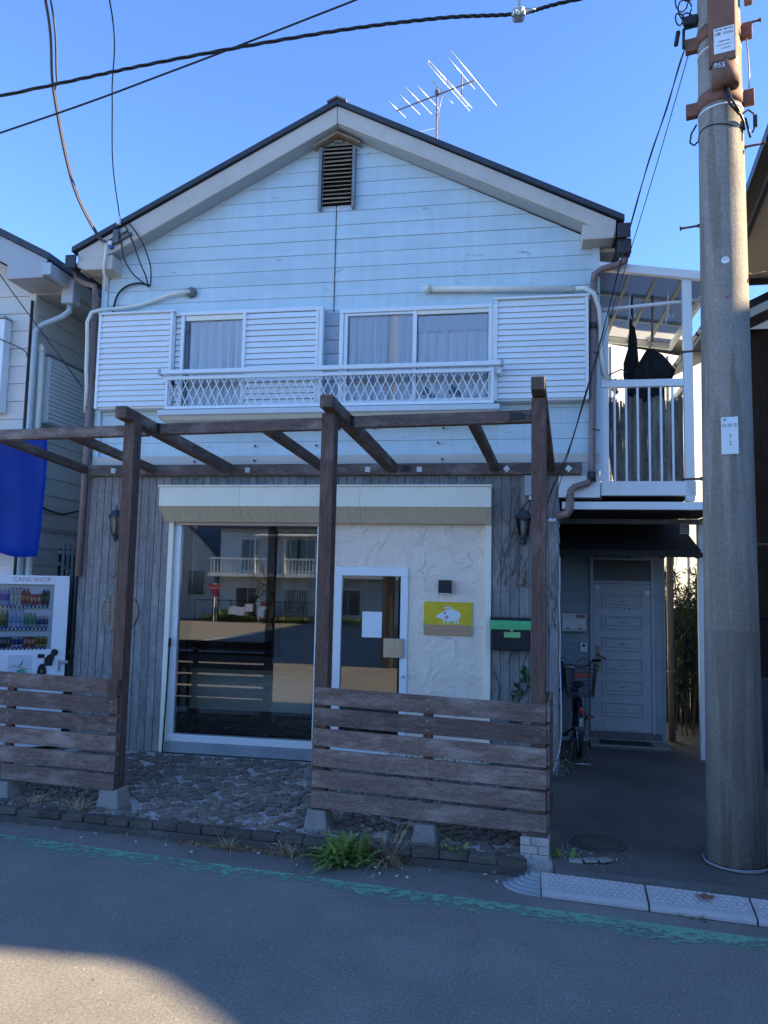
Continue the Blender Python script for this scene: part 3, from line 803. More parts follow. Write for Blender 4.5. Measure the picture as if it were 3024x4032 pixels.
l.new(_mix(n, l, ml.outputs[0], base, (.82, .66, .52)), p.inputs['Base Color']); p.inputs['Roughness'].default_value = .8; p.inputs['Specular IOR Level'].default_value = .2
t5 = _noise(n, l, wv.outputs[0], 6, 5, .55)
ad = n.new('ShaderNodeMath'); ad.operation = 'MULTIPLY_ADD'; l.new(ml.outputs[0], ad.inputs[0]); ad.inputs[1].default_value = .18; l.new(t5.outputs['Fac'], ad.inputs[2])
bp = n.new('ShaderNodeBump'); bp.inputs['Strength'].default_value = 1.0; bp.inputs['Distance'].default_value = .035; l.new(ad.outputs[0], bp.inputs['Height']); l.new(bp.outputs[0], p.inputs['Normal'])
b = B()
b.box(-2.051, -.313, -.02, .06, 2.17, 2.629); b.box(-1.124, -.313, -.0201, .06, .16, 2.17); b.box(-2.051, -1.926, -.0202, .06, .16, 2.17)
b.obj('plaster_panel', m_plast, shop)
B().box(-2.051, -.313, -.05, .06, .10, .16, .003).obj('white_sill', m_alu, shop)
# glass shop door
door = B().box(-1.925, -1.125, -.035, .03, 2.07, 2.168, .004).obj('shop_door', m_alu_b, shop)
for (x0, x1, z0, z1) in ((-1.925, -1.848, .17, 2.069), (-1.207, -1.125, .17, 2.069), (-1.847, -1.208, .17, .33)):
    B().box(x0, x1, -.0355, .03, z0, z1, .004).obj('door_stile', m_alu_b, door)
B().box(-1.847, -1.208, -.005, .001, .331, 2.069).obj('pane', m_shopglass, door)
B().box(-1.375, -1.165, -.075, -.040, 1.215, 1.415, .003).obj('push_plate', mat('brushed_gold_plate', (.55, .46, .33), .35, .12, 3, (6, 1, 1), metal=.75), door)
B().lathe([(.017, 0), (.016, -.012), (.008, -.014)], (-1.165, -.036, 1.02), 14, axis='y').obj('lock_cylinder', m_steel, door)
tag(B().box(-1.622, -1.408, -.0085, -.0065, 1.415, 1.688).obj('paper_notice', m_white), 'blank white paper sheet stuck to the glass shop door', 'notice')
# inside: black framed display case, counter
case = thing('display_case', 'black framed glazed display case standing just inside the shop window', 'display case', (-2.98, .3, .2))
for (x0, x1, z0, z1) in ((-3.79, -3.70, 1.0, 2.62), (-2.27, -2.165, 1.0, 2.62), (-3.699, -2.271, 1.0, 1.15), (-3.699, -2.271, 2.55, 2.62)):
    B().box(x0, x1, .14, .45, z0, z1, .004).obj('case_frame', m_black, case)
B().box(-3.699, -2.271, .16, .166, 1.151, 2.549).obj('pane', glass('case_glass', (.35, .38, .38), 1.7), case)
B().box(-3.699, -2.271, .44, .45, 1.151, 2.549).obj('case_back', m_blackmat, case)
b = B()
for x in (-3.78, -2.20): b.box(x, x+.03, .16, .19, .2, .999); b.box(x, x+.03, .41, .44, .2, .999)
b.obj('case_leg', m_black, case)
m_counter = mat('grey_green_counter', (.66, .70, .62), .5, .06, 3)
m_slit = mat('pale_counter_groove', (.85, .80, .6), .4, .05, 5)
counter = thing('shop_counter', 'grey-green counter inside the shop with pale horizontal strips', 'counter', (-3.2, .9, .2))
B().box(-4.1, -2.18, .62, 1.1, .47, 1.07, .006).obj('counter_front', m_counter, counter)
B().box(-4.08, -2.2, .65, 1.08, .2, .47).obj('counter_base', mat('counter_kick', (.05, .04, .035), .6), counter)
for k in range(5):
    z = .985-.103*k
    for (x0, x1) in ((-3.82, -3.18), (-3.09, -2.38)): B().box(x0, x1, .613, .619, z-.009, z+.009).obj('strip', m_slit, counter)

# signs and fixtures on the plaster wall
sg = B().box(-.955, -.445, -.036, -.021, 1.462, 1.812, .002).obj('pig_sign', mat('yellow_painted_board', (.74, .50, .02), .6, .14, 5, fine=.05))
tag(sg, 'yellow painted board with a white pig on the plaster wall', 'sign')
B().box(-.953, -.447, -.0385, -.0365, 1.466, 1.572, .001).obj('brown_paper_strip', mat('brown_packing_tape', (.52, .30, .17), .5, .1, 4, (1, 1, 8), .4, 14), sg)
b = B(); b.box(-.957, -.936, -.0395, -.0386, 1.52, 1.60); b.box(-.463, -.445, -.0395, -.0386, 1.50, 1.575); b.obj('green_tape', mat('green_tape', (.22, .52, .14), .5), sg)
m_pig = mat('white_cut_paper', (.80, .79, .76), .7, .03, 4)
pig = []
ox, oz = -.70, 1.672
# silhouette: snout at left, two legs front and two back
body = []
for k in range(40):
    a = 2*math.pi*k/40
    x, z = .104*math.cos(a), .064*math.sin(a)
    if x < -.045:                      # pull the head out into a pointed snout
        t_ = (-.045-x)/.06; x -= .055*t_; z = z*(1-.55*t_) - .012*t_
    body.append((ox+.03+x, oz+z))
b = B(); b.prism(body, 'y', -.0385, -.0365)
for lx, lz in ((-.045, 0), (-.005, 0), (.07, 0), (.10, .006)):
    b.prism([(ox+lx-.007, oz-.05+lz), (ox+lx+.010, oz-.05+lz), (ox+lx+.012+.008*(lx > .08), oz-.092+lz), (ox+lx-.002, oz-.092+lz)], 'y', -.0384, -.0366)
for s, ex in ((-1, -.03), (1, .028)):
    arc = [(ox+ex+s*-.012+.028*math.cos(R(20+k*22))*1.0, oz+.055+.038*math.sin(R(20+k*22))) for k in range(7)]
    inn = [(ox+ex+s*-.012+.014*math.cos(R(20+k*22)), oz+.05+.024*math.sin(R(20+k*22))) for k in range(7)][::-1]
    b.prism(arc+inn, 'y', -.0383, -.0367)
b.obj('pig_cutout', m_pig, sg)
B().lathe([(.021, 0), (.021, -.001)], (ox-.014, -.0386, oz-.02), 20, axis='y').obj('pink_cheek', mat('pink_cheek', (.60, .36, .38), .7, .03), sg)
B().lathe([(.011, 0), (.011, -.001)], (ox-.034, -.0386, oz+.024), 16, axis='y').obj('eye', m_black, sg)
B().lathe([(.004, 0), (.004, -.001)], (ox-.036, -.0397, oz+.026), 10, axis='y').obj('eye_glint', m_white, sg)
o = tag(B().box(-.80, -.665, -.10, -.021, 1.905, 2.04, .004).obj('wall_light', mat('black_metal_cube', (.014, .013, .016), .45)), 'small black cube light on the plaster wall above the pig sign', 'wall light')
B().box(-.78, -.685, -.095, -.03, 1.898, 1.904).obj('diffuser', m_white, o)

# letter box
mb = thing('letter_box', 'black metal letter box with green tape across its lid', 'letter box', (-.055, -.13, 1.35))
b = B(); b.prism([(-.21, 1.345), (-.048, 1.345), (-.048, 1.66), (-.17, 1.66), (-.21, 1.60)], 'x', -.245, .145, .006); b.obj('box_body', mat('black_sheet_metal', (.013, .014, .018), .35, .2, 5), mb)
b = B(); b.prism([(-.225, 1.575), (-.224, 1.60), (-.18, 1.668), (-.044, 1.672), (-.044, 1.664), (-.176, 1.661), (-.218, 1.595)], 'x', -.255, .155); b.obj('lid', mat('black_lid_metal', (.013, .014, .018), .35, .2, 5), mb)
b = B(); b.prism([(-.2255, 1.555), (-.2275, 1.555), (-.2270, 1.602), (-.1985, 1.644), (-.1970, 1.642), (-.2255, 1.60)], 'x', -.253, .152)
b.obj('green_tape', mat('green_masking_tape', (.10, .46, .16), .5, .08, 6), mb)
B().box(-.115, .047, -.2135, -.2105, 1.475, 1.53).obj('name_sticker', mat('pale_green_sticker', (.27, .55, .20), .5), mb)
B().lathe([(.017, 0), (.015, -.012), (.006, -.013)], (-.035, -.2105, 1.55), 14, axis='y').obj('lock', m_steel, mb)

# lanterns
m_lantern = mat('verdigris_black_lantern', (.045, .055, .055), .5, .3, 14, fine=.2)
m_lglass = glass('lantern_glass', (.75, .75, .7), 1.5)
m_bulb = mat('lamp_sleeve_cream', (.55, .5, .4), .5, .1, 6)
def lantern(x, z, label, flip):
    t_ = thing('wall_lantern', label, 'wall lantern', (x, -.045, z-.27), 'lanterns on the grey boards')
    Y = -.15; n6 = 6
    b = B(); b.lathe([(.0, .30), (.006, .285), (.008, .265), (.012, .255), (.012, .245), (.045, .235), (.072, .195), (.098, .165), (.095, .158), (.07, .158)], (x, Y, z-.27), n6, False); b.obj('cap', m_lantern, t_)
    b = B(); b.lathe([(.072, .157), (.044, -.02)], (x, Y, z-.27), n6, False); b.obj('pane', m_lglass, t_)
    b = B()
    for k in range(6):
        a = 2*math.pi*k/6
        b.tube([(x+.075*math.cos(a), Y+.075*math.sin(a), z-.27+.157), (x+.047*math.cos(a), Y+.047*math.sin(a), z-.27-.02)], .0045, 5)
    b.obj('cage', m_lantern, t_)
    b = B(); b.lathe([(.05, -.02), (.052, -.035), (.03, -.05), (.022, -.075), (.026, -.09), (.008, -.11), (.004, -.125)], (x, Y, z-.27), 12); b.obj('bottom_cup', m_lantern, t_)
    b = B(); b.lathe([(.024, .13), (.024, -.015)], (x, Y, z-.27), 12); b.obj('bulb_sleeve', m_bulb, t_)
    b = B(); b.tube([(x, Y, z-.27-.06), (x, Y+.04, z-.27-.085), (x, -.07, z-.27-.04), (x, -.05, z-.27-.03)], .011, 8); b.box(x-.04, x+.04, -.056, -.047, z-.27-.10, z-.27+.05, .003); b.obj('wall_arm', m_lantern, t_)
    return t_
lantern(.075, 2.80, 'black lantern hanging on the grey boards above the letter box', 0)
lantern(-4.46, 2.785, 'black lantern half hidden by the pergola post near the round panel', 0)
def coat_hook(x, z, label):
    b = B()
    b.lathe([(.016, 0), (.022, -.008), (.016, -.014)], (x, -.046, z), 12, axis='y')
    b.tube([(x, -.055, z+.0), (x+.002, -.07, z+.05), (x+.005, -.085, z+.085)], [.011, .010, .008], 8); b.lathe([(0, -.013), (.012, -.006), (.013, .004), (.0, .014)], (x+.005, -.086, z+.092), 10)
    for s in (-1, 1):
        b.tube([(x, -.06, z-.01), (x+s*.025, -.075, z-.05), (x+s*.055, -.09, z-.058), (x+s*.078, -.10, z-.035), (x+s*.086, -.105, z-.012)], [.012, .011, .009, .008, .008], 8)
        b.lathe([(0, -.011), (.011, -.004), (.011, .004), (0, .011)], (x+s*.086, -.105, z-.004), 10)
    o = b.obj('coat_hook', m_brass); return tag(o, label, 'hook', 'brass hooks on the grey boards')
coat_hook(.085, 2.05, 'brass triple coat hook on grey boards under the lantern near the letter box')
coat_hook(-4.455, 2.06, 'brass triple coat hook on grey boards above the round panel')
# junction box with loose wires
jb = tag(B().box(.085, .255, -.12, -.045, 2.93, 3.142, .005).obj('junction_box', mat('grey_plastic_box', (.42, .43, .44), .45, .05)), 'grey plastic junction box on the boards under the timber ledger', 'junction box')
B().box(.13, .16, -.10, -.07, 2.89, 2.929).obj('cable_gland', m_white, jb)
b = B(); b.tube([(.145, -.085, 2.89), (.11, -.09, 2.86), (.06, -.1, 2.80), (.04, -.12, 2.75), (.075, -.13, 2.70)], .007, 6)
tag(b.obj('lamp_cable', m_cable), 'black flex looping from the junction box to the lantern', 'cable')
b = B(); b.box(.33, .41, -.062, -.045, 2.665, 2.70, .003); b.lathe([(.012, 0), (.012, -.02)], (.35, -.062, 2.682), 8, axis='y'); b.lathe([(.012, 0), (.012, -.02)], (.39, -.062, 2.682), 8, axis='y')
tag(b.obj('cable_insulator', m_white), 'small white cable insulators on the end board beside the entry passage', 'insulator')
# white cable down the corner of the end boards
b = B(); b.tube([(.445, -.03, 2.30), (.447, -.035, 2.0), (.44, -.04, 1.85), (.452, -.05, 1.5), (.446, -.045, 1.25), (.455, -.05, 1.0), (.46, -.06, .7), (.458, -.06, .5), (.44, -.08, .36), (.40, -.12, .22), (.34, -.16, .10)], .008, 6)
tag(b.obj('white_cable', mat('white_flex', (.55, .54, .52), .5)), 'white cable hanging down the boarded corner into the weeds', 'cable')
b = B(); b.tube([(-3.80, -.09, .105), (-3.785, -.088, .7), (-3.778, -.083, 1.28)], .009, 8); b.tube([(-3.779, -.083, 1.25), (-3.775, -.083, 1.34)], .015, 8)
tag(b.obj('shutter_pole', m_black), 'thin black pull-down pole leaning at the corner of the shop window', 'pole')

# ================================================================ PERGOLA
PA = R(-4.57); U = Vector((math.cos(PA), math.sin(PA), 0)); V_ = Vector((-math.sin(PA), math.cos(PA), 0))
PM = Matrix.Translation((-1.5, -2.14, 0)) @ Matrix.Rotation(PA, 4, 'Z')
perg = thing('pergola', 'weathered red-brown timber pergola in front of the shop', 'pergola', (-1.5, -1.2, .1))
def pbox(name, x0, x1, y0, y1, z0, z1, m, parent, c=.004):
    return B(PM).box(x0, x1, y0, y1, z0, z1).obj(name, m, parent) if not c else (lambda q: (q.box(x0, x1, y0, y1, z0, z1, c), q.obj(name, m, parent))[1])(B(PM))
POSTU = {'l': -1.815, 'm': 0.0, 'r': 1.675}
for k, u_ in POSTU.items():
    pbox('post', u_-.055, u_+.055, -.055, .055, .25, 3.345 + (.075 if k == 'r' else .015 if k == 'm' else 0), m_post, perg)
# the rafters over the posts, falling to the ledger
def rafter(u_, y0, y1, za, zb, h=.10, w=.1, name='rafter'):
    b = B(PM); dz = (zb-za)/(y1-y0)
    bm = bmesh.new(); bm.free()
    b.prism([(y0, za-h), (y1, zb-h), (y1, zb), (y0, za)], 'x', u_-w/2, u_+w/2, .004)
    return b.obj(name, m_raft, perg)
def end_y(u_):    # distance along v from the post line to the ledger front (Y=-.105)
    return (-.108 - (-2.14) - u_*math.sin(PA)) / math.cos(PA) - .01
for k, u_ in POSTU.items():
    rafter(u_+.03*(k == 'm'), -.20, end_y(u_)-.003, 3.455 + (.09 if k == 'r' else .02 if k == 'm' else 0), 3.275, .10, .108 if k != 'r' else .10)
YC = .34
for u_ in (-.72, 1.115, -2.72, -3.55):
    rafter(u_, YC+.04, end_y(u_)-.003, 3.385, 3.27, .085, .075)
for (a, b_, zc) in ((-4.6, POSTU['l']-.056, 3.40), (POSTU['l']+.056, POSTU['m']-.028, 3.405), (POSTU['m']+.086, POSTU['r']-.052, 3.41)):
    pbox('cross_beam', a, b_, YC-.04, YC+.038, zc-.10, zc, m_beam, perg)
B().box(-4.86, .665, -.105, -.046, 3.155, 3.279, .004).obj('ledger', m_beam, perg)
# steel angle brackets and bolts
for (u_, y, z) in ((POSTU['l']+.07, YC-.055, 3.30), (POSTU['m']+.1, YC-.055, 3.305), (POSTU['r']-.068, YC-.055, 3.31)):
    pbox('hanger', u_-.014, u_+.014, y, y+.012, z-.002, z+.105, m_black, perg, .002)
b = B(PM); b.prism([(1.40, 3.40), (1.53, 3.385), (1.55, 3.36), (1.53, 3.335), (1.40, 3.32), (1.43, 3.34), (1.43, 3.38)], 'y', YC-.046, YC-.0405); b.obj('strap_plate', m_black, perg)
b = B(); b.prism([(-1.22, 3.255), (-1.12, 3.25), (-1.10, 3.22), (-1.12, 3.19), (-1.23, 3.185), (-1.19, 3.22)], 'y', -.112, -.1055); b.obj('strap_plate', m_black, perg)
for x, a in ((-4.55, 10), (-2.94, 0), (-1.58, 4), (-1.02, 2), (-.10, 45), (.53, 40)):
    M_ = Matrix.Translation((x, -.107, 3.212)) @ Matrix.Rotation(R(a), 4, 'Y')
    b = B(); b.box(-.027, .027, -.004, .0015, -.027, .027, M=M_); q = b.obj('bolt_plate', mat('zinc_plate', (.62, .66, .58), .4, .1, 9, metal=.3) if 'zinc_plate' not in bpy.data.materials else bpy.data.materials['zinc_plate'], perg)
    B().lathe([(.012, -.004), (.012, -.014)], (x, -.107, 3.212), 6, axis='y').obj('bolt_head', m_steel, q)

# ================================================================ FENCES on the pergola posts
def fence(name, label, u0, u1, z_l, z_r, battens, yoff):
    f = thing(name, label, 'fence', tuple(PM @ Vector(((u0+u1)/2, yoff, .22))))
    n_ = 6; hp = .132; gap = .0235
    sl = (z_r-z_l)/(u1-u0)
    for k in range(n_):
        b = B(PM); da, db = random.uniform(-.004, .004), random.uniform(-.004, .004)
        za, zb = z_l+k*(hp+gap)+da, z_r+k*(hp+gap)+db
        e0, e1 = random.uniform(-.006, .006), random.uniform(-.004, .004)
        b.prism([(u0+e0, za), (u1+e1, zb), (u1+e1, zb+hp), (u0+e0, za+hp)], 'y', yoff-.024+random.uniform(-.002, .002), yoff+.001, .003)
        b.obj('plank', m_plank, f)
    for u_ in battens:
        pbox('batten', u_-.035, u_+.035, yoff+.003, yoff+.045, min(z_l, z_r)-.03, max(z_l, z_r)+n_*(hp+gap)-.07, m_post, f, .003)
    sc = B(PM)
    for u_ in [u0+.025]+battens+[u1-.06]:
        for k in range(n_):
            for q in (.25, .78):
                sc.lathe([(.0055, 0), (.004, -.004)], (u_, yoff-.025, z_l+sl*(u_-u0)+k*(hp+gap)+hp*q), 6, axis='y')
    tag(sc.obj('screw_head', m_steel, f), kind='stuff')
    return f
fr = fence('slatted_fence', 'slatted fence of six red-brown planks with the dandelion weed at its foot', -.045, 1.735, .265, .235, [.86], -.06)
fl = fence('slatted_fence', 'slatted fence of six red-brown planks standing before the vending machine', -4.2, -1.77, .255, .235, [-2.85], -.06)
b = B(PM); b.prism([(-1.87, .99), (-1.77, .985), (-1.77, 1.135), (-1.87, 1.14)], 'y', -.10, -.0865, .003); b.obj('end_block', m_post, fl)
# side return of the right fence
ret = thing('slatted_fence', 'short side run of planks at the driveway end of the fence', 'fence', tuple(PM @ Vector((1.745, .4, .2))))
for k in range(6):
    b = B(PM); b.box(1.737, 1.758, -.075, .62, .245+k*.1555, .245+k*.1555+.132, .003); b.obj('plank', m_plank, ret)
pbox('batten', 1.70, 1.736, .55, .60, .12, 1.15, m_post, ret, .003)

# concrete footings
m_foot = mat('footing_concrete', (.28, .245, .215), .8, .2, 6, (1, 1, 1), .35, 45, .14, fine=.1, wear=(.12, .12, .11), wear_t=(.56, .72))
def footing(u_, y, label, s=1.0, h=.16, M0=PM):
    a, t_ = .10*s, .072*s; b = B(M0)
    bm = bmesh.new(); z0, z1 = .085, .085+h
    v = [bm.verts.new(q) for q in ((u_-a, y-a, z0), (u_+a, y-a, z0), (u_+a, y+a, z0), (u_-a, y+a, z0), (u_-t_, y-t_, z1), (u_+t_, y-t_, z1), (u_+t_, y+t_, z1), (u_-t_, y+t_, z1))]
    for q in ((3, 2, 1, 0), (4, 5, 6, 7), (0, 1, 5, 4), (1, 2, 6, 5), (2, 3, 7, 6), (3, 0, 4, 7)): bm.faces.new([v[i] for i in q])
    bmesh.ops.bevel(bm, geom=list(bm.edges), offset=.008, segments=1, affect='EDGES')
    b._merge(bm)
    return tag(b.obj('concrete_footing', m_foot, None, True), label, 'footing', 'concrete footings under the pergola')
footing(POSTU['l'], 0, 'concrete footing block under the post at the end of the vending-side fence', 1.08)
footing(POSTU['m'], -.0, 'concrete footing block behind the dandelion weed', 1.0)
footing(.86, -.05, 'concrete footing block under the middle of the weedy fence', 1.0, .14)
footing(-2.85, -.04, 'pale concrete footing block under the fence before the vending machine', 1.0, .145)
# brick-faced pier at the driveway
pier = thing('brick_pier', 'small whitish brick pier carrying the fence end beside the driveway', 'pier', tuple(PM @ Vector((1.66, -.07, 0))))
m_pier = mat('whitish_pier_brick', (.48, .41, .36), .85, .18, 8, (1, 1, 1), .5, 50, .08, fine=.12, wear=(.62, .56, .52), wear_t=(.55, .68))
b = B(PM); b.box(1.565, 1.745, -.155, .03, -.005, .232); b.obj('pier_core', m_foot, pier)
for r_ in range(4):
    cuts = ((1.558, 1.63), (1.635, 1.752)) if r_ % 2 else ((1.558, 1.68), (1.685, 1.752))
    for (a, c_) in cuts:
        b = B(PM); b.box(a, c_, -.167, -.1555, .004+r_*.058, .058+r_*.058, .004); b.obj('brick', m_pier, pier)
b = B(PM)
b.box(1.7455, 1.757, -.165, .03, .0, .23, .003); b.obj('pier_side', m_pier, pier)
B(PM).box(1.60, 1.735, -.14, .03, .2325, .2495, .003).obj('shim_board', m_post, pier)
footing(POSTU['r']-.02, .12, 'concrete footing block just behind the small brick pier', .8, .15)
# ================================================================ ENTRY PASSAGE
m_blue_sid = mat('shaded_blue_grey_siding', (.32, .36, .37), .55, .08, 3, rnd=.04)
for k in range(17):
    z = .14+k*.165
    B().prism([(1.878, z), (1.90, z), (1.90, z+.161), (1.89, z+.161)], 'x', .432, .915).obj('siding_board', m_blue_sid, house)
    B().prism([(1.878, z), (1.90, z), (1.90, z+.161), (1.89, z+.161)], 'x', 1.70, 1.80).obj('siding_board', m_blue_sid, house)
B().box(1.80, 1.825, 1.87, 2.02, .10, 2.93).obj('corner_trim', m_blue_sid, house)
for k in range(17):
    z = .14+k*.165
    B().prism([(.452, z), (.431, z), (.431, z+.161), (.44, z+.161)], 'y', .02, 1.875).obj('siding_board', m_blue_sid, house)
m_door = mat('pale_grey_door_paint', (.45, .45, .455), .5, .06, 4)
ed = B().box(.965, 1.65, 1.845, 1.875, .235, 2.045, .003).obj('entry_door', m_door, house)
for (x0, x1, z0, z1) in ((.92, .963, .225, 2.38), (1.652, 1.695, .225, 2.38), (.964, 1.651, 2.05, 2.085), (.964, 1.651, 2.345, 2.38)):
    B().box(x0, x1, 1.83, 1.90, z0, z1, .004).obj('door_frame', m_door, ed)
m_frost, n, l, p = _nodes('textured_transom_glass')
p.inputs['Base Color'].default_value = (.055, .05, .045, 1); p.inputs['Roughness'].default_value = .25
mp = _coords(n, l, (1, 1, 1), False); t = _noise(n, l, mp.outputs[0], 60, 2, .5)
bp = n.new('ShaderNodeBump'); bp.inputs['Strength'].default_value = .6; bp.inputs['Distance'].default_value = .01; l.new(t.outputs['Fac'], bp.inputs['Height']); l.new(bp.outputs[0], p.inputs['Normal'])
B().box(.964, 1.651, 1.86, 1.868, 2.086, 2.344).obj('transom_pane', m_frost, ed)
for k in range(6):
    z = .42+k*.265
    b = B()
    for (xa, xb, za, zb) in ((1.06, 1.555, z, z+.022), (1.06, 1.555, z+.155, z+.177), (1.06, 1.082, z+.022, z+.155), (1.533, 1.555, z+.022, z+.155)):
        b.box(xa, xb, 1.826, 1.8446, za, zb, .005)
    b.obj('panel_moulding', m_door, ed)
    b = B(); b.box(1.105, 1.51, 1.832, 1.8446, z+.042, z+.135, .006)
    q = b.obj('door_panel', m_door, ed)
    b = B(); b.prism([(1.24, z+.0875), (1.307, z+.093), (1.31, z+.115), (1.313, z+.093), (1.38, z+.0875), (1.313, z+.082), (1.31, z+.06), (1.307, z+.082)], 'y', 1.8295, 1.8318); b.obj('star_inlay', mat('dark_inlay', (.14, .145, .15), .6) if 'dark_inlay' not in bpy.data.materials else bpy.data.materials['dark_inlay'], q)
b = B(); b.box(1.075, 1.54, 1.838, 1.8448, .255, .365, .004); b.obj('kick_panel', m_door, ed)
b = B(); b.box(.985, 1.03, 1.833, 1.8445, .95, 1.27, .008); b.tube([(1.008, 1.82, 1.17), (1.01, 1.80, 1.165), (1.06, 1.79, 1.15), (1.10, 1.80, 1.12)], .011, 8); b.obj('door_handle', m_brass, ed)
B().box(1.585, 1.64, 1.8405, 1.8445, 1.92, 1.965).obj('sticker', m_white, ed)
b = B(); b.lathe([(.026, 0), (.026, -.002)], (1.015, 1.8435, 2.0), 14, axis='y'); b.obj('round_sticker', m_white, ed)
B().lathe([(.007, 0), (.007, -.004)], (1.34, 1.8445, 1.735), 8, axis='y').obj('door_viewer', m_black, ed)
B().box(1.385, 1.395, 1.84, 1.8445, 1.72, 1.75).obj('number_mark', m_black, ed)
# step with paving tiles
m_tile = mat('step_tile', (.17, .155, .14), .7, .15, 6, rnd=.12)
step = thing('entry_step', 'low tiled step below the grey entry door with a dark mat on it', 'step', (1.3, 1.7, .09))
B().box(.90, 1.81, 1.55, 1.87, .085, .125).obj('step_core', m_conc, step)
tm = B().box(-.052, .052, -.005, .005, -.04, .04, .002).mesh('riser_tile', m_tile)
for k in range(8): link_mesh('tile', tm, (.965+k*.108, 1.872-.01, .185), step)
tm2 = B().box(-.058, .058, -.055, .055, -.006, .006, .002).mesh('tread_tile', m_tile)
for k in range(8): link_mesh('tile', tm2, (.955+k*.12, 1.52, .10), step)
B().box(1.02, 1.62, 1.59, 1.80, .127, .14, .003).obj('door_mat', mat('dark_green_mat', (.03, .04, .03), .95, .2, 30), step)
nb = thing('entry_letter_box', 'pale metal letter box beside the entry door', 'letter box', (.72, 1.84, 1.44))
B().box(.565, .875, 1.78, 1.876, 1.44, 1.675, .006).obj('box_body', mat('champagne_metal', (.45, .43, .42), .4, .06, metal=.3), nb)
B().box(.58, .86, 1.772, 1.781, 1.46, 1.60, .003).obj('flap', mat('champagne_flap', (.50, .48, .47), .35, .06, metal=.3), nb)
B().box(.75, .85, 1.770, 1.7795, 1.615, 1.655).obj('red_label', mat('faded_red_label', (.42, .16, .15), .6), nb)
b = B(); b.box(.62, .67, 1.768, 1.772, 1.475, 1.488); b.box(.77, .82, 1.768, 1.772, 1.475, 1.488); b.obj('slot', m_black, nb)
iph = tag(B().box(.80, .885, 1.845, 1.876, 1.19, 1.305, .005).obj('intercom', m_white), 'small white intercom between letter box and door frame', 'intercom')
B().lathe([(.02, 0), (.018, -.006)], (.842, 1.8445, 1.268), 14, axis='y').obj('camera_lens', m_black, iph)
# lean-to porch canopy
porch = thing('porch_canopy', 'dark lean-to canopy over the entry door', 'canopy', (1.2, 1.4, 2.4))
m_porch = mat('dark_canopy_board', (.03, .026, .022), .8, .25, 5)
b = B(); b.prism([(.72, 2.36), (1.89, 2.80), (1.89, 2.84), (.72, 2.42)], 'x', .46, 2.0); b.obj('canopy_deck', m_porch, porch)
for k in range(5): B().prism([(.73, 2.335), (1.885, 2.77), (1.885, 2.797), (.73, 2.357)], 'x', .5+k*.36, .545+k*.36).obj('rafter', m_porch, porch)
B().box(.45, 2.01, .69, .718, 2.345, 2.40).obj('canopy_fascia', m_porch, porch)
b = B(); b.box(.45, 2.0, 1.86, 1.88, 2.44, 2.93); b.obj('back_panel', m_porch, porch)
# drain pipe at the back, spare meter box
b = B(); b.tube([(1.95, 2.2, .08), (1.95, 2.2, 3.0)], .042, 10); b.lathe([(.05, -.02), (.05, .02)], (1.95, 2.2, .95), 10); b.lathe([(.05, -.02), (.05, .02)], (1.95, 2.2, 2.1), 10)
tag(b.obj('drain_pipe', m_brown_pipe), 'grey-brown drain pipe behind the corner of the entry wall', 'pipe')

# ================================================================ BALCONY AND CARPORT FRAME
balc = thing('balcony', 'white aluminium balcony with slanted corrugated roof above the entry passage', 'balcony', (1.4, 1.0, 2.9))
B().box(.866, 1.80, .0, .07, 2.945, 3.095, .005).obj('floor_beam', m_alu, balc)
B().box(.866, 1.70, .005, .065, 4.085, 4.165, .005).obj('hand_rail', m_alu, balc)
for x in [.895+.1157*k for k in range(7)]:
    B().box(x-.010, x+.010, .02, .045, 3.095, 4.085).obj('baluster', m_alu, balc)
B().box(1.702, 1.79, .0, .08, 2.89, 5.30, .005).obj('post', m_alu, balc)
B().box(1.705, 1.785, 2.2, 2.28, 2.95, 4.9, .005).obj('post', m_alu, balc)
B().box(1.72, 1.77, .081, 2.199, 4.085, 4.15, .004).obj('side_rail', m_alu, balc)
for k in range(12): B().box(1.735, 1.755, .2+.165*k, .22+.165*k, 3.1, 4.085).obj('baluster', m_alu, balc)
B().box(.86, 1.80, .07, 2.3, 2.95, 2.985).obj('deck', mat('balcony_deck', (.22, .22, .22), .7), balc)
for x in (.88, 1.70): B().box(x, x+.08, .071, 2.3, 2.987, 3.09).obj('side_beam', m_alu, balc)
# side panel next to the house
B().box(.862, .95, .02, .04, 3.10, 4.90).obj('side_panel', m_alu_b, balc)
# roof slopes down away from the house
def ry(x): return 5.395-.155*(x-.86)
b = B(); b.prism([(.862, ry(.862)-.045), (2.02, ry(2.02)-.045), (2.02, ry(2.02)+.045), (.862, ry(.862)+.045)], 'y', -.04, .02, .004); b.obj('roof_front_beam', m_alu, balc)
b = B(); b.prism([(.862, ry(.862)-.04), (2.02, ry(2.02)-.04), (2.02, ry(2.02)+.04), (.862, ry(.862)+.04)], 'y', 2.3, 2.35); b.obj('roof_back_beam', m_alu, balc)
m_poly, n, l, p = _nodes('grey_corrugated_polycarbonate')
p.inputs['Base Color'].default_value = (.48, .46, .44, 1); p.inputs['Roughness'].default_value = .35; p.inputs['Transmission Weight'].default_value = 0
tlu = n.new('ShaderNodeBsdfTranslucent'); tlu.inputs[0].default_value = (.5, .5, .5, 1); mx = n.new('ShaderNodeMixShader'); mx.inputs[0].default_value = .45
l.new(p.outputs[0], mx.inputs[1]); l.new(tlu.outputs[0], mx.inputs[2]); l.new(mx.outputs[0], n['Material Output'].inputs[0])
rows = []
for j in range(2):
    x = .87 if j == 0 else 2.06
    rows.append([(x, .02+2.28*i/144, ry(x)+.055+.008*math.sin(i*math.pi/2)) for i in range(145)])
B().grid(rows, False).obj('roof_sheet', m_poly, balc)
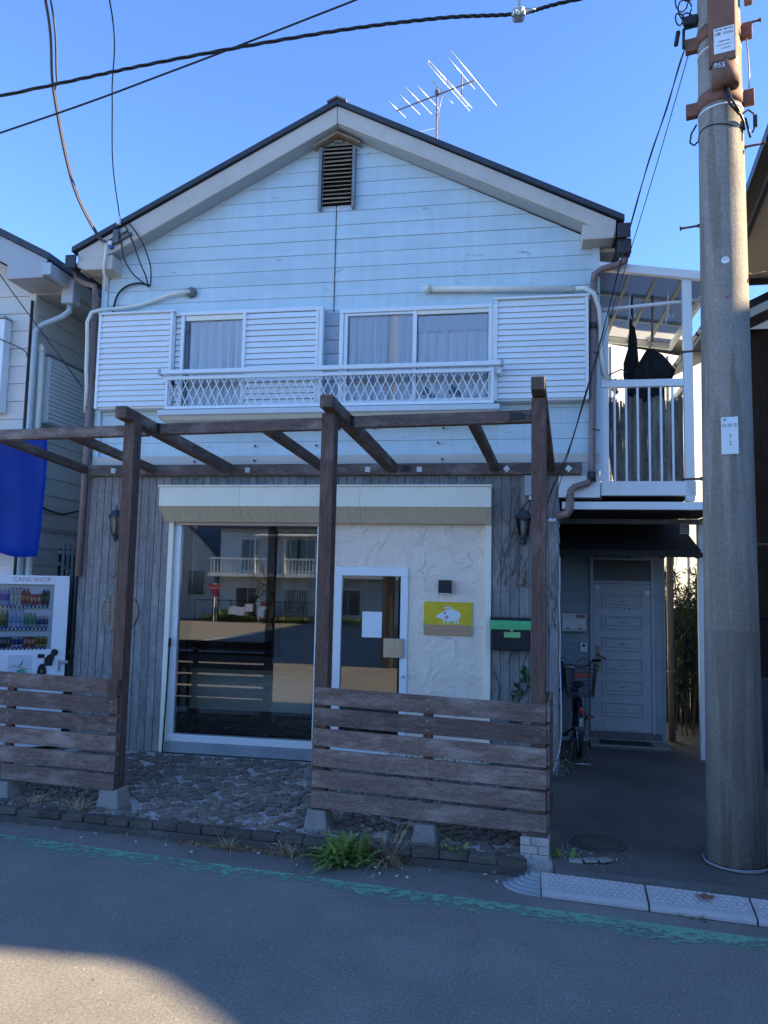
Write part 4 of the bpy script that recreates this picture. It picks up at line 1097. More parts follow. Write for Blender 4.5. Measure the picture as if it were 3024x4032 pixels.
for y in (.75, 1.5): 
    b = B(); b.prism([(.865, ry(.865)-.0), (2.02, ry(2.02)), (2.02, ry(2.02)+.045), (.865, ry(.865)+.045)], 'y', y, y+.04); b.obj('purlin', m_soffit, balc)
for x in (1.17, 1.45, 1.72): B().box(x, x+.035, .02, 2.3, ry(x)-.005, ry(x)+.035).obj('roof_bar', m_soffit, balc)
b = B(); b.box(1.99, 2.03, .02, 2.3, ry(2.0)-.06, ry(2.0)+.02); b.obj('eave_rail', m_alu, balc)
# hanging hooks and laundry pole
for x in (1.22, 1.62):
    b = B(); b.tube([(x, .35, 5.24), (x, .35, 4.98), (x+.02, .35, 4.93), (x+.05, .35, 4.94), (x+.06, .35, 4.99)], .008, 6)
    b.tube([(x, .35, 5.0), (x-.03, .35, 4.86), (x-.06, .35, 4.85), (x-.07, .35, 4.89)], .008, 6); b.obj('pole_hanger', m_alu, balc)
b = B(); b.tube([(.80, .12, 4.96), (2.1, .10, 5.04)], .019, 10)
tag(b.obj('laundry_pole', m_alu), 'white laundry pole slung across the front of the balcony', 'pole')
# black clothes
m_cloth = mat('black_cloth', (.016, .016, .018), .8, .3, 8, (1, 1, 1), .5, 14)
def cloth(outline, y, label, seed, name='black_coat'):
    """hanging garment: a puffed closed shell grown from its outline"""
    b = B(); n_ = len(outline); cx = sum(p[0] for p in outline)/n_; cz = sum(p[1] for p in outline)/n_
    rg_ = random.Random(seed); layers = []
    for s in (-1, 1):
        rings = []
        for f_, d in ((1, 0), (.88, .03), (.72, .05), (.5, .06), (.25, .065)):
            rings.append([(cx+(p[0]-cx)*f_, y+s*d+(.028*math.sin(46*(cx+(p[0]-cx)*f_)+seed) if d else 0)+rg_.uniform(-.006, .006), cz+(p[1]-cz)*f_) for p in outline])
        vr = [[b.bm.verts.new(q) for q in r_] for r_ in rings]
        for r0, r1 in zip(vr, vr[1:]):
            for i in range(n_): b.bm.faces.new((r0[i], r0[(i+1) % n_], r1[(i+1) % n_], r1[i]))
        b.bm.faces.new(vr[-1])
    bmesh.ops.remove_doubles(b.bm, verts=list(b.bm.verts), dist=.014)
    bmesh.ops.subdivide_edges(b.bm, edges=list(b.bm.edges), cuts=1, use_grid_fill=True, smooth=.6)
    for f in b.bm.faces: f.smooth = True
    return tag(b.obj(name, m_cloth), label, 'clothing')
cloth([(1.27, 5.02), (1.33, 4.98), (1.36, 4.70), (1.38, 4.40), (1.36, 4.28), (1.30, 4.25), (1.21, 4.28), (1.20, 4.55), (1.25, 4.72)], .75, 'narrow black garment hanging folded from the balcony ceiling hook', 1)
cloth([(1.36, 4.54), (1.43, 4.66), (1.50, 4.665), (1.60, 4.60), (1.74, 4.42), (1.70, 4.32), (1.62, 4.34), (1.62, 3.82), (1.40, 3.80), (1.20, 3.82), (1.22, 4.30), (1.28, 4.42)], .60, 'wide black coat spread on a hanger behind the balcony rail', 2)
b = B(); b.tube([(1.50, .60, 5.28), (1.49, .60, 4.74)], .012, 6); b.tube([(1.47, .6, 4.70), (1.45, .6, 4.665), (1.49, .6, 4.72)], .006, 6)
tag(b.obj('hanging_rod', m_brass), 'dark rod holding the wide black coat under the balcony roof', 'rod')
b = B(); b.tube([(1.30, .72, 5.32), (1.275, .74, 5.0)], .012, 6); b.tube([(1.33, .9, 5.3), (1.30, .9, 4.6)], .009, 6)
tag(b.obj('hanging_rod', m_cable), 'dark rods holding the narrow garment under the balcony roof', 'rod')
b = B(); b.tube([(1.00, .5, 4.30), (1.02, .5, 4.36), (1.14, .45, 4.40), (1.24, .5, 4.36), (1.22, .55, 4.30), (1.0, .5, 4.30)], .008, 6)
for x in (1.02, 1.08, 1.14, 1.2): b.box(x-.006, x+.006, .49, .51, 4.2, 4.31)
tag(b.obj('peg_hanger', m_black), 'dark peg hanger with clips beside the black coat', 'hanger')
# reed screen
m_reed = wood('grey_dry_reed', (.34, .30, .26), 'z', (.52, .47, .40), .35, 0, (.5, .7))
b = B(); rg_ = random.Random(5)
for i in range(150):
    u_ = i/149
    x = .915+.80*u_; y = .14+.05*math.sin(u_*14)+.03*math.sin(u_*37)
    z0 = 3.10 if u_ > .12 else 3.10+(.12-u_)*6
    zt = 3.98+.03*math.sin(u_*21)+rg_.uniform(-.045, .03)
    if x > 1.655: y = max(y, .14)
    b.tube([(x+.05*max(0, .25-u_)*0, y, z0), (x+rg_.uniform(-.006, .006), y, (z0+zt)/2), (x+rg_.uniform(-.008, .008), y+rg_.uniform(-.004, .004), zt)], .0058, 4, False)
reed = b.obj('reed_screen', m_reed); tag(reed, 'grey reed screen tied behind the balcony balusters', 'screen')
b = B()
for z in (3.2, 3.36, 3.52, 3.68, 3.84): b.tube([(.92+.79*i/40, .137+.05*math.sin(i/40*14)+.03*math.sin(i/40*37), z+.008*math.sin(i)) for i in range(41)], .003, 3)
b.obj('screen_cord', m_black, reed)
# carport frame under the balcony
cpf = thing('carport_frame', 'white metal frame under the balcony with a slim post beside the utility pole', 'carport frame', (1.4, 1.0, 2.8))
B().box(.47, 2.05, -.01, .05, 2.80, 2.88, .004).obj('front_beam', m_alu_b, cpf)
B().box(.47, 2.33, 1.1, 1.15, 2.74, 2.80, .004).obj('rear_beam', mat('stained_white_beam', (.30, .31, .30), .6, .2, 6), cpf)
B().box(2.06, 2.12, -.01, 1.1, 2.745, 2.80, .004).obj('side_beam', m_alu_b, cpf)
B().box(2.065, 2.15, 1.16, 1.24, .085, 2.80, .006).obj('post', m_alu, cpf)
B().box(.47, 2.05, .06, 1.09, 2.80, 2.815).obj('roof_sheet', m_porch, cpf)
spk = tag(B().box(1.83, 1.93, .94, .99, 2.62, 2.735, .004).obj('vent_cover', m_soffit), 'grey louvred cover hanging from the carport frame', 'vent')
for k in range(4):
    b = B(); b.prism([(1.84, 2.645+.022*k), (1.88, 2.636+.022*k), (1.92, 2.645+.022*k), (1.92, 2.653+.022*k), (1.88, 2.644+.022*k), (1.84, 2.653+.022*k)], 'y', .935, .9395); b.obj('slot', m_black, spk)

# ================================================================ BICYCLE (seen from behind)
bx, by = .705, 1.02
bike = thing('bicycle', 'dark city bicycle parked in the passage, wire basket on its rear carrier', 'bicycle', (bx, by, .09))
m_tyre = mat('black_tyre', (.02, .02, .02), .8, .2, 10)
m_chrome = mat('dull_chrome', (.55, .56, .58), .25, .1, 6, metal=.9)
m_frame = mat('dark_bike_frame', (.03, .035, .05), .35, .15, 6)
gz = .09
def wheel(y, name):
    b = B(); pts_ = []
    for k in range(37):
        a = 2*math.pi*k/36; pts_.append((bx, y+.305*math.cos(a), gz+.325+.305*math.sin(a)))
    b.tube(pts_, .02, 8, False); w = b.obj(name, m_tyre, bike)
    b = B(); b.tube([(bx, y+(p[1]-y)*.93, gz+.325+(p[2]-gz-.325)*.93) for p in pts_], .009, 6, False)
    b.obj('rim', m_chrome, w)
    b = B()
    for k in range(14):
        a = 2*math.pi*k/14; b.tube([(bx+(.03 if k % 2 else -.03), y, gz+.325), (bx, y+.285*math.cos(a), gz+.325+.285*math.sin(a))], .0016, 3, False)
    b.tube([(bx-.05, y, gz+.325), (bx+.05, y, gz+.325)], .018, 8); b.obj('spokes', m_chrome, w)
wheel(by-.1, 'wheel'); wheel(by+.98-.1, 'wheel')
ry_ = by-.1
b = B()
b.tube([(bx, ry_+.05, gz+.62), (bx, ry_+.3, gz+.30)], .016, 8); b.tube([(bx, ry_+.3, gz+.30), (bx, ry_+.22, gz+.75)], .017, 8)
b.tube([(bx, ry_+.3, gz+.30), (bx, ry_+.80, gz+.72)], .018, 8); b.tube([(bx, ry_+.24, gz+.52), (bx, ry_+.79, gz+.80)], .015, 8)
b.tube([(bx, ry_+.78, gz+.95), (bx, ry_+.84, gz+.62), (bx+.045, ry_+.9, gz+.55), (bx+.045, ry_+.98, gz+.325)], .013, 8)
b.tube([(bx-.045, ry_, gz+.325), (bx-.04, ry_+.3, gz+.30)], .010, 6); b.tube([(bx+.045, ry_, gz+.325), (bx+.04, ry_+.3, gz+.30)], .010, 6)
b.obj('frame', m_frame, bike)
b = B(); rows = []
for k in range(17):
    a = R(-20+k*11.5)
    rows.append([(bx+dx_, ry_-.345*math.cos(a)*1.0, gz+.325+.345*math.sin(a)) for dx_ in (-.028, -.015, 0, .015, .028)])
b.grid(rows); b.obj('mudguard', m_frame, bike)
b = B(); b.box(bx-.026, bx+.026, ry_-.362, ry_-.352, gz+.40, gz+.50, .006); b.obj('mudguard_stay', m_chrome, bike)
m_refl = mat('red_reflector', (.65, .06, .02), .15, .1, 20, coat=.5)
b = B(); b.lathe([(.0, -.012), (.018, -.008), (.022, 0)], (0, 0, 0), 14, axis='y')
for v in b.bm.verts: v.co = Vector((bx+v.co.x, ry_-.350+v.co.y, gz+.57+v.co.z*2.0))
b.obj('tail_reflector', m_refl, bike)
# rear carrier and wire basket
b = B()
for s in (-1, 1):
    b.tube([(bx+s*.06, ry_+.15, gz+.70), (bx+s*.06, ry_-.28, gz+.70)], .007, 6); b.tube([(bx+s*.07, ry_, gz+.33), (bx+s*.06, ry_-.15, gz+.70)], .006, 6)
b.obj('rear_carrier', m_frame, bike)
b = B(); z0, z1 = gz+.715, gz+1.02
for i in range(13):
    t_ = i/12
    for (xa, xb, yy0, yy1) in ((-.14+.28*t_, -.17+.34*t_, -.30, -.34), (-.14+.28*t_, -.17+.34*t_, .02, .05)):
        b.tube([(bx+xa, ry_+yy0, z0), (bx+xb, ry_+yy1, z1)], .0026, 4, False)
    for s in (-1, 1):
        b.tube([(bx+s*.14, ry_-.30+.32*t_, z0), (bx+s*.17, ry_-.34+.39*t_, z1)], .0026, 4, False)
for j in range(8):
    t_ = j/7; w = .14+.03*t_; ya, yb = -.30-.04*t_, .02+.03*t_; z = z0+(z1-z0)*t_
    b.tube([(bx-w, ry_+ya, z), (bx+w, ry_+ya, z), (bx+w, ry_+yb, z), (bx-w, ry_+yb, z), (bx-w, ry_+ya, z)], .003 if j < 7 else .006, 4, False)
for j in range(6): b.tube([(bx-.14, ry_-.30+.064*j, z0), (bx+.14, ry_-.30+.064*j, z0)], .0026, 4, False)
bas = b.obj('basket', mat('grey_wire', (.14, .145, .15), .45, .1, metal=.4), bike)
B().box(bx-.075, bx+.085, ry_-.347, ry_-.338, gz+.93, gz+.965, .003).obj('basket_reflector', mat('red_strip_reflector', (.55, .05, .03), .25), bas)
b = B(); b.tube([(bx-.25, ry_+.60, gz+1.03), (bx-.22, ry_+.66, gz+1.02), (bx-.13, ry_+.76, gz+.93), (bx, ry_+.78, gz+.92), (bx+.13, ry_+.76, gz+.93), (bx+.22, ry_+.66, gz+1.02), (bx+.25, ry_+.60, gz+1.03)], .0115, 8)
hb = b.obj('handlebar', m_chrome, bike)
for s in (-1, 1):
    b = B(); b.tube([(bx+s*.22, ry_+.66, gz+1.02), (bx+s*.29, ry_+.52, gz+1.04)], .017, 8); b.obj('grip', m_black, hb)
    b = B(); b.tube([(bx+s*.20, ry_+.70, gz+1.0), (bx+s*.24, ry_+.70, gz+.97), (bx+s*.29, ry_+.60, gz+.96)], .007, 6); b.obj('brake_lever', m_black, hb)
    b = B(); b.tube([(bx+s*.19, ry_+.72, gz+1.0), (bx+s*.12, ry_+.80, gz+1.04), (bx+s*.04, ry_+.84, gz+.98), (bx, ry_+.84, gz+.85)], .004, 5); b.obj('brake_cable', m_black, hb)
b = B(); b.lathe([(.0, .0), (.06, .01), (.085, .04), (.07, .065), (0, .07)], (bx, ry_+.18, gz+.75), 14)
for v in b.bm.verts: v.co.y = ry_+.18+(v.co.y-ry_-.18)*1.45
b.obj('saddle', m_black, bike)
b = B(); b.tube([(bx-.13, ry_+.3, gz+.20), (bx+.13, ry_+.3, gz+.40)], .012, 6)
b.box(bx+.10, bx+.19, ry_+.27, ry_+.34, gz+.395, gz+.42); b.box(bx-.19, bx-.10, ry_+.27, ry_+.34, gz+.18, gz+.205); cr = b.obj('crank', m_black, bike)
b = B(); b.box(bx+.12, bx+.18, ry_+.266, ry_+.27, gz+.40, gz+.415); b.obj('pedal_reflector', mat('orange_reflector', (.7, .28, .03), .2), cr)
b = B(); b.tube([(bx-.055, ry_, gz+.33), (bx-.10, ry_-.26, gz+.06), (bx-.15, ry_-.33, gz+.012), (bx-.05, ry_-.36, gz+.012), (bx+.06, ry_-.36, gz+.012), (bx+.15, ry_-.33, gz+.012), (bx+.10, ry_-.26, gz+.06), (bx+.055, ry_, gz+.33)], .0065, 6)
b.obj('stand', m_chrome, bike)
b = B(); b.lathe([(0, -.19), (.075, -.17), (.095, -.05), (.10, .1), (.07, .17), (0, .19)], (bx-.22, ry_+.32, gz+.86), 14)
for v in b.bm.verts: v.co.y = ry_+.32+(v.co.y-ry_-.32)*2.0
tag(b.obj('blue_bag', mat('navy_bag', (.012, .018, .06), .8, .2, 5, (1, 1, 1), .4, 12)), 'navy blue bag hanging at the side of the bicycle', 'bag')
# ================================================================ LEFT NEIGHBOUR
nbl = thing('neighbour_house', 'pale grey two-storey neighbour house with slatted shutters behind the vending machine', 'house', (-7.5, 3.5, 0))
m_nb = mat('pale_grey_siding', (.76, .69, .60), .55, .05, 2, rnd=.03)
NX, NY = -5.83, .12
b = B(); b.prism([(-11, .05), (NX-.02, .05), (NX-.02, 5.62), (-8.4, 6.9), (-11, 5.62)], 'y', NY+.02, 8); b.obj('wall', m_nb, nbl)
for k in range(25):
    z = .15+k*.22
    B().prism([(NX-.02, z), (NX+.004, z), (NX-.008, z+.216), (NX-.02, z+.216)], 'y', NY+.06, 8).obj('siding_board', m_nb, nbl)
    B().prism([(NY+.02, z), (NY-.004, z), (NY+.008, z+.216), (NY+.02, z+.216)], 'x', -9, NX-.07).obj('siding_board', m_nb, nbl)
B().box(NX-.068, NX+.012, NY-.012, NY+.058, .1, 5.6).obj('corner_trim', m_nb, nbl)
b = B(); b.prism([(-5.36, 5.66), (-8.4, 7.22), (-8.4, 7.30), (-5.36, 5.74)], 'y', -.36, 8.3); b.prism([(-11.4, 5.66), (-8.4, 7.22), (-8.4, 7.30), (-11.4, 5.74)], 'y', -.36, 8.3)
b.obj('roof', m_roof, nbl)
m_nbtrim = mat('neighbour_eave_paint', (.45, .45, .44), .55, .06, 3)
B().prism([(-5.40, 5.67), (-8.4, 7.21), (-8.4, 6.95), (-5.85, 5.60), (-5.42, 5.56)], 'y', -.33, -.29).obj('barge_board', m_nbtrim, nbl)
B().prism([(-5.42, 5.60), (-5.90, 5.62), (-5.90, 5.45), (-5.42, 5.45)], 'y', -.35, NY-.013, .005).obj('eave_box', m_nbtrim, nbl)
b = B(); b.box(-5.82, -5.44, NY-.01, 8.2, 5.43, 5.47); b.obj('eave_soffit', m_nbtrim, nbl)
B().box(-5.44, -5.42, NY-.01, 8.2, 5.43, 5.62).obj('eave_fascia', m_nbtrim, nbl)
m_nbg = mat('neighbour_gutter', (.50, .53, .53), .4, .05)
b = B(); b.prism([(-5.415, 5.47), (-5.34, 5.47), (-5.31, 5.60), (-5.33, 5.60), (-5.35, 5.49), (-5.415, 5.49)], 'y', -.38, 8.2); b.box(-5.42, -5.30, -.40, -.38, 5.46, 5.60)
b.box(-5.43, -5.27, .02, .18, 5.28, 5.58, .01); b.obj('gutter', m_nbg, nbl)
b = B(); b.tube([(-5.35, .10, 5.28), (-5.36, .10, 5.2), (-5.45, .09, 5.13), (-5.70, .07, 5.03), (-5.765, .06, 4.95), (-5.765, .06, 4.5), (-5.765, .06, .15)], .036, 10); b.obj('downspout', m_nbg, nbl)
b = B(); b.tube([(-5.72, .14, 4.72), (-5.72, .15, 4.2), (-5.72, .14, 3.2), (-5.70, .12, 2.0), (-5.7, .1, .4)], .04, 8); b.tube([(-5.80, .17, 4.76), (-5.75, .16, 4.80), (-5.72, .15, 4.72)], .045, 8); b.obj('refrigerant_duct', m_cream_pipe, nbl)
b = B(); b.tube([(-5.85, .08, 5.35), (-5.85, .08, .4)], .017, 6); b.obj('cable_conduit', m_dark_pipe, nbl)
# side shutter box on the neighbour's flank
sb = B().box(NX-.01, NX+.10, .30, 1.75, 3.88, 4.72, .004).obj('shutter_box', m_alu, nbl)
n_ = 15
for k in range(n_):
    z = 3.90+.8*k/n_
    B().prism([(NX+.10, z), (NX+.122, z), (NX+.108, z+.05), (NX+.10, z+.05)], 'y', .33, 1.22).obj('slat', m_alu, sb)
    B().prism([(NX+.10, z), (NX+.118, z), (NX+.106, z+.034), (NX+.10, z+.034)], 'y', 1.26, 1.75).obj('slat', m_alu, sb)
B().box(NX-.01, NX+.14, .28, 1.78, 4.73, 4.755).obj('box_cover', m_nbtrim, sb)
# front shutter box
sb2 = B().box(-6.95, -6.13, -.02, .11, 3.95, 5.10, .004).obj('shutter_box', m_alu, nbl)
for k in range(18): 
    z = 3.96+1.12*k/18
    B().prism([(-.02, z), (-.04, z), (-.028, z+.055), (-.02, z+.055)], 'x', -6.93, -6.22).obj('slat', m_alu, sb2)
B().box(-6.97, -6.12, -.05, .11, 5.105, 5.13).obj('box_cover', m_nbtrim, sb2)
# barred side window
gr = B().box(NX-.015, NX+.006, .92, 2.2, .9, 2.35).obj('window', m_black, nbl)
for k in range(8): B().box(NX+.05, NX+.075, .90+.105*k, .93+.105*k, .80, 2.42).obj('bar', m_nbg, gr)
for z in (.98, 2.28): B().box(NX+.0, NX+.05, .88, 2.2, z, z+.05).obj('grille_rail', m_nbg, gr)
b = B(); b.tube([(NX+.03, .2+.35*i, 2.93-.14*math.sin(i*.9)) for i in range(6)], .011, 6); b.obj('sagging_cable', m_cable, nbl)
b = B(); b.box(NX+.0, NX+.02, .1, 7, 2.56, 2.60); b.obj('band_strip', m_nbtrim, nbl)

# blue awning cloth
m_blue = mat('blue_tarpaulin', (.004, .055, .40), .5, .10, 3, (1, 1, 1), .12, 9, spec=.3)
aw = thing('blue_awning', 'plain blue awning cloth hanging beside the neighbour house', 'awning', (-5.6, -.3, 2.3))
rows = []
for j in range(13):
    t_ = j/12
    z = 3.60-1.30*t_
    y = -.30-.12*max(0, (t_-.8))*5*(.6) + .02*math.sin(t_*6)
    row = []
    for i in range(25):
        u_ = i/24; x = -7.0+1.72*u_
        zz = z-(.10*(u_-.35) if t_ > .9 else 0) - (.06*math.sin(u_*9)*max(0, t_-.8)*4)
        row.append((x+.02*t_*u_, y+.03*math.sin(u_*11+t_*2)*max(0, t_-.75)*4+.012*math.sin(u_*9+1.5*t_)+.008*math.sin(u_*23-3*t_), zz))
    rows.append(row)
b = B(); b.grid(rows); bmesh.ops.solidify(b.bm, geom=list(b.bm.faces), thickness=.006); b.obj('cloth', m_blue, aw)
b = B(); b.tube([(-7.0, -.29, 3.605), (-5.28, -.29, 3.605)], .014, 8); b.tube([(-5.32, -.28, 3.6), (-5.32, .12, 3.62)], .012, 6); b.tube([(-6.8, -.28, 3.6), (-6.8, .12, 3.62)], .012, 6); b.obj('awning_bar', m_steel, aw)
b = B(); b.tube([(-5.33, -.29, 2.33), (-5.34, .40, 2.06), (-5.35, .46, 1.9), (-5.35, .46, .09)], .012, 6); b.obj('awning_strut', mat('grey_strut', (.2, .21, .22), .5), aw)

# ================================================================ VENDING MACHINE
VX0, VX1, VY, VZ0, VZ1 = -5.865, -5.065, -.30, .12, 2.0
vm = thing('vending_machine', 'white drinks vending machine with faded red lettering on its header', 'vending machine', (-5.5, 0, .08))
m_vm = mat('white_vending_paint', (.86, .86, .85), .35, .04, 3, spec=.5)
b = B(); b.box(VX0, VX1, VY+.06, VY+.70, VZ0, VZ1, .006); b.obj('cabinet', m_vm, vm)
B().box(VX0+.05, VX1-.05, VY+.1, VY+.66, .08, VZ0).obj('plinth', m_black, vm)
DX0, DX1, DZ0, DZ1 = VX0+.06, VX1-.155, 1.18, 1.90      # display opening
for (x0, x1, z0, z1) in ((VX0, DX0, VZ0, VZ1), (DX1, VX1, VZ0, VZ1), (DX0, DX1, DZ1, VZ1), (DX0, DX1, VZ0, DZ0)):
    B().box(x0+.0005, x1-.0005, VY, VY+.0595, z0+.0005, z1-.0005, .002).obj('door_panel', m_vm, vm)
m_disp = mat('display_back', (.82, .82, .82), .5, .03)
B().box(DX0, DX1, VY+.052, VY+.059, DZ0, DZ1).obj('display_back', m_disp, vm)
shelf_z = (1.665, 1.42, 1.20)
m_btn = mat('dark_button', (.02, .02, .025), .3); m_blab = mat('blue_price_label', (.03, .09, .42), .5); m_ylab = mat('cream_price_label', (.62, .58, .38), .5)
def lm(name, c, **k): return mat(name, c, .3, .05, 10, **k)
DR = {'blue': (lm('clear_blue_bottle', (.25, .42, .70)), lm('white_cap', (.75, .76, .78)), lm('royal_blue_label', (.02, .07, .48))),
      'tea': (lm('milk_white_bottle', (.62, .60, .52)), lm('dark_red_cap', (.32, .03, .03)), lm('pale_tea_label', (.66, .64, .56))),
      'red': (lm('red_bottle', (.42, .04, .035)), lm('clear_cap', (.55, .5, .5)), lm('gold_red_label', (.55, .26, .08))),
      'redcan': (lm('red_can', (.48, .05, .05)), lm('can_top_red', (.5, .5, .5)), lm('cream_red_label', (.60, .33, .22))),
      'black': (lm('black_can', (.02, .022, .02)), lm('can_top_black', (.45, .45, .45)), lm('green_dark_label', (.06, .13, .05))),
      'green': (lm('green_bottle', (.06, .17, .06)), lm('green_cap', (.09, .28, .10)), lm('olive_label', (.16, .16, .05))),
      'water': (lm('pale_water_bottle', (.55, .66, .78)), lm('light_blue_cap', (.15, .36, .72)), lm('sky_label', (.25, .48, .78))),
      'sport': (lm('pale_green_bottle', (.35, .46, .32)), lm('mint_cap', (.22, .42, .26)), lm('jade_label', (.10, .36, .18))),
      'silver': (lm('silver_blue_can', (.50, .52, .56)), lm('can_top_silver', (.5, .5, .5)), lm('indigo_label', (.07, .09, .25))),
      'gold': (lm('gold_can', (.58, .45, .12)), lm('can_top_gold', (.5, .5, .5)), lm('brown_gold_label', (.30, .17, .03))),
      'coffee': (lm('dark_coffee_can', (.025, .022, .02)), lm('can_top_dark', (.5, .5, .5)), lm('grey_coffee_label', (.22, .21, .20)))}
_dm = {}
def drink(kind, tall):
    if (kind, tall) in _dm: return _dm[(kind, tall)]
    b = B(); h = tall; r_ = .0205
    if h > .15:
        b.mi = 0; b.lathe([(r_*.9, 0), (r_, .01), (r_, h*.28)], (0, 0, 0), 10)
        b.mi = 2; b.lathe([(r_*1.02, h*.28), (r_*1.02, h*.60)], (0, 0, 0), 10)
        b.mi = 0; b.lathe([(r_, h*.6), (r_*.95, h*.72), (r_*.5, h*.88), (r_*.42, h*.92)], (0, 0, 0), 10)
        b.mi = 1; b.lathe([(r_*.48, h*.91), (r_*.48, h)], (0, 0, 0), 10)
    else:
        b.mi = 0; b.lathe([(r_*.9, 0), (r_, .008), (r_, h*.3)], (0, 0, 0), 10)
        b.mi = 2; b.lathe([(r_*1.01, h*.3), (r_*1.01, h*.75)], (0, 0, 0), 10)
        b.mi = 0; b.lathe([(r_, h*.75), (r_*.98, h*.94)], (0, 0, 0), 10)
        b.mi = 1; b.lathe([(r_*.9, h*.94), (r_*.88, h)], (0, 0, 0), 10)
    _dm[(kind, tall)] = b.mesh('drink_sample', list(DR[kind])); return _dm[(kind, tall)]
rowspec = ((['blue']*3 + ['tea']*3 + ['red']*2 + ['redcan']*3 + ['black']*2, (.20, .20, .195, .12, .13)),
           (['green']*3 + ['water']*4 + ['sport']*3 + ['silver']*3, (.19,)),
           (['coffee']*4 + ['silver']*3 + ['redcan']*3 + ['gold']*3, (.12,)))
for ri, (names, _) in enumerate(rowspec):
    z = shelf_z[ri]
    B().box(DX0+.001, DX1-.03, VY+.012, VY+.051, z-.028, z-.004, .002).obj('shelf', m_vm, vm)
    pitch_ = (DX1-.06-DX0)/len(names)
    bm_btn = B().lathe([(.0115, 0), (.0115, -.010), (.008, -.011)], (0, 0, 0), 8, axis='y').mesh('button', m_btn)
    for k, nm in enumerate(names):
        x = DX0+.035+pitch_*k
        tall = .195 if nm in ('blue', 'tea', 'red', 'green', 'water') else .165 if nm == 'sport' else .125
        if ri == 0 and nm == 'redcan': tall = .13
        if ri == 0 and nm == 'black': tall = .185
        link_mesh('drink_sample', drink(nm, tall), (x, VY+.024, z+.0), vm)
        link_mesh('button', bm_btn, (x, VY+.011, z-.040+.024), vm)
        B().box(x-.0165, x+.0165, VY+.006, VY+.0115, z-.001-.005, z+.017).obj('price_label', m_ylab if (k+ri) % 5 == 0 else m_blab, vm)
B().box(DX0, DX1, VY+.002, VY+.0045, DZ0, DZ1).obj('display_glass', glass('display_glass', (.93, .95, .96), 1.4), vm)
m_redfade = mat('faded_red_letters', (.62, .28, .26), .6, .1, 20)
lettering('CANS SHOP', .072, ((DX0+DX1)/2+.06, VY-.0015, 1.952), m_redfade, vm)
# lower panel: advert with leaf and fruit mark, coin unit
B().box(VX0+.22, VX0+.46, VY-.004, VY-.0005, .70, 1.12, .001).obj('advert_panel', mat('advert_white', (.62, .66, .70), .4, .04), vm)
b = B(); cx, cz = VX0+.32, .99
b.prism([(cx, cz), (cx+.02, cz+.03), (cx+.055, cz+.085), (cx+.045, cz+.03), (cx+.012, cz-.002)], 'y', VY-.006, VY-.0045)
b.lathe([(.055, 0), (.055, -.0015)], (cx+.035, VY-.0045, cz-.075), 20, axis='y'); b.obj('leaf_emblem', mat('emblem_green', (.06, .36, .20), .5), vm)
b = B(); b.tube([(cx-.06, VY-.006, cz), (cx-.04, VY-.006, cz+.022), (cx, VY-.006, cz+.004), (cx+.04, VY-.006, cz-.008), (cx+.10, VY-.006, cz-.02)], .004, 5); b.obj('orange_stroke', mat('emblem_orange', (.62, .26, .10), .5), vm)
b = B(); b.lathe([(.047, 0), (.047, -.012)], (0, 0, 0), 20, axis='y')
for v in b.bm.verts: v.co = Vector((VX1-.235+v.co.x, VY+v.co.y, .935+v.co.z*1.9))
for (x, z, r_) in ((VX1-.155, 1.085, .042), (VX1-.115, 1.145, .038)): b.lathe([(r_, 0), (r_, -.012)], (x, VY, z), 16, axis='y')
b.box(VX1-.215, VX1-.13, VY-.0115, VY, 1.0, 1.09); b.obj('coin_unit', m_black, vm)
B().box(VX1-.285, VX1-.215, VY-.003, VY-.0005, 1.085, 1.13).obj('coin_display', m_btn, vm)
b = B(); b.box(VX1-.085, VX1-.05, VY-.02, VY, .94, 1.06, .006); b.box(VX1-.05, VX1+.03, VY-.018, VY-.004, 1.02, 1.055, .004); b.obj('door_lock', m_steel, vm)
B().lathe([(.016, 0), (.014, -.006)], (VX1-.235, VY-.0125, .94), 10, axis='y').obj('coin_slot', m_brass, vm)

vm.rotation_euler.z = R(33); vm.location = (-5.525, -.12, .08)

# ================================================================ RIGHT NEIGHBOURS
m_brownwall = wood('dark_brown_wall_board', (.062, .043, .033), 'z', (.09, .062, .048), .3, .2, (.5, .7))
nr = thing('brown_house', 'dark brown board-clad house behind the utility pole', 'house', (5, 4.6, .05))
B().box(2.95, 7.5, 2.72, 4.5, .05, 5.55).obj('wall', m_brownwall, nr)
for k in range(16): B().box(2.95+.145*k, 2.95+.145*k+.141, 2.69, 2.719, .1, 5.5).obj('wall_board', m_brownwall, nr)
b = B(); b.prism([(2.5, 5.45), (5.2, 6.75), (7.9, 5.45), (7.9, 5.56), (5.2, 6.88), (2.5, 5.56)], 'y', 2.35, 4.7); b.obj('roof', m_roof, nr)
for k in range(5): B().box(2.47, 2.53, 2.36+.5*k, 2.78+.5*k, 5.52, 5.60, .015).obj('eave_tile', m_roof, nr)
B().prism([(2.62, 5.40), (5.2, 6.66), (5.2, 6.50), (2.62, 5.26)], 'y', 2.42, 2.46).obj('barge_board', m_brownwall, nr)
for z in (3.32,): B().box(2.9, 5, 2.665, 2.689, z, z+.05).obj('rail_board', m_brownwall, nr)

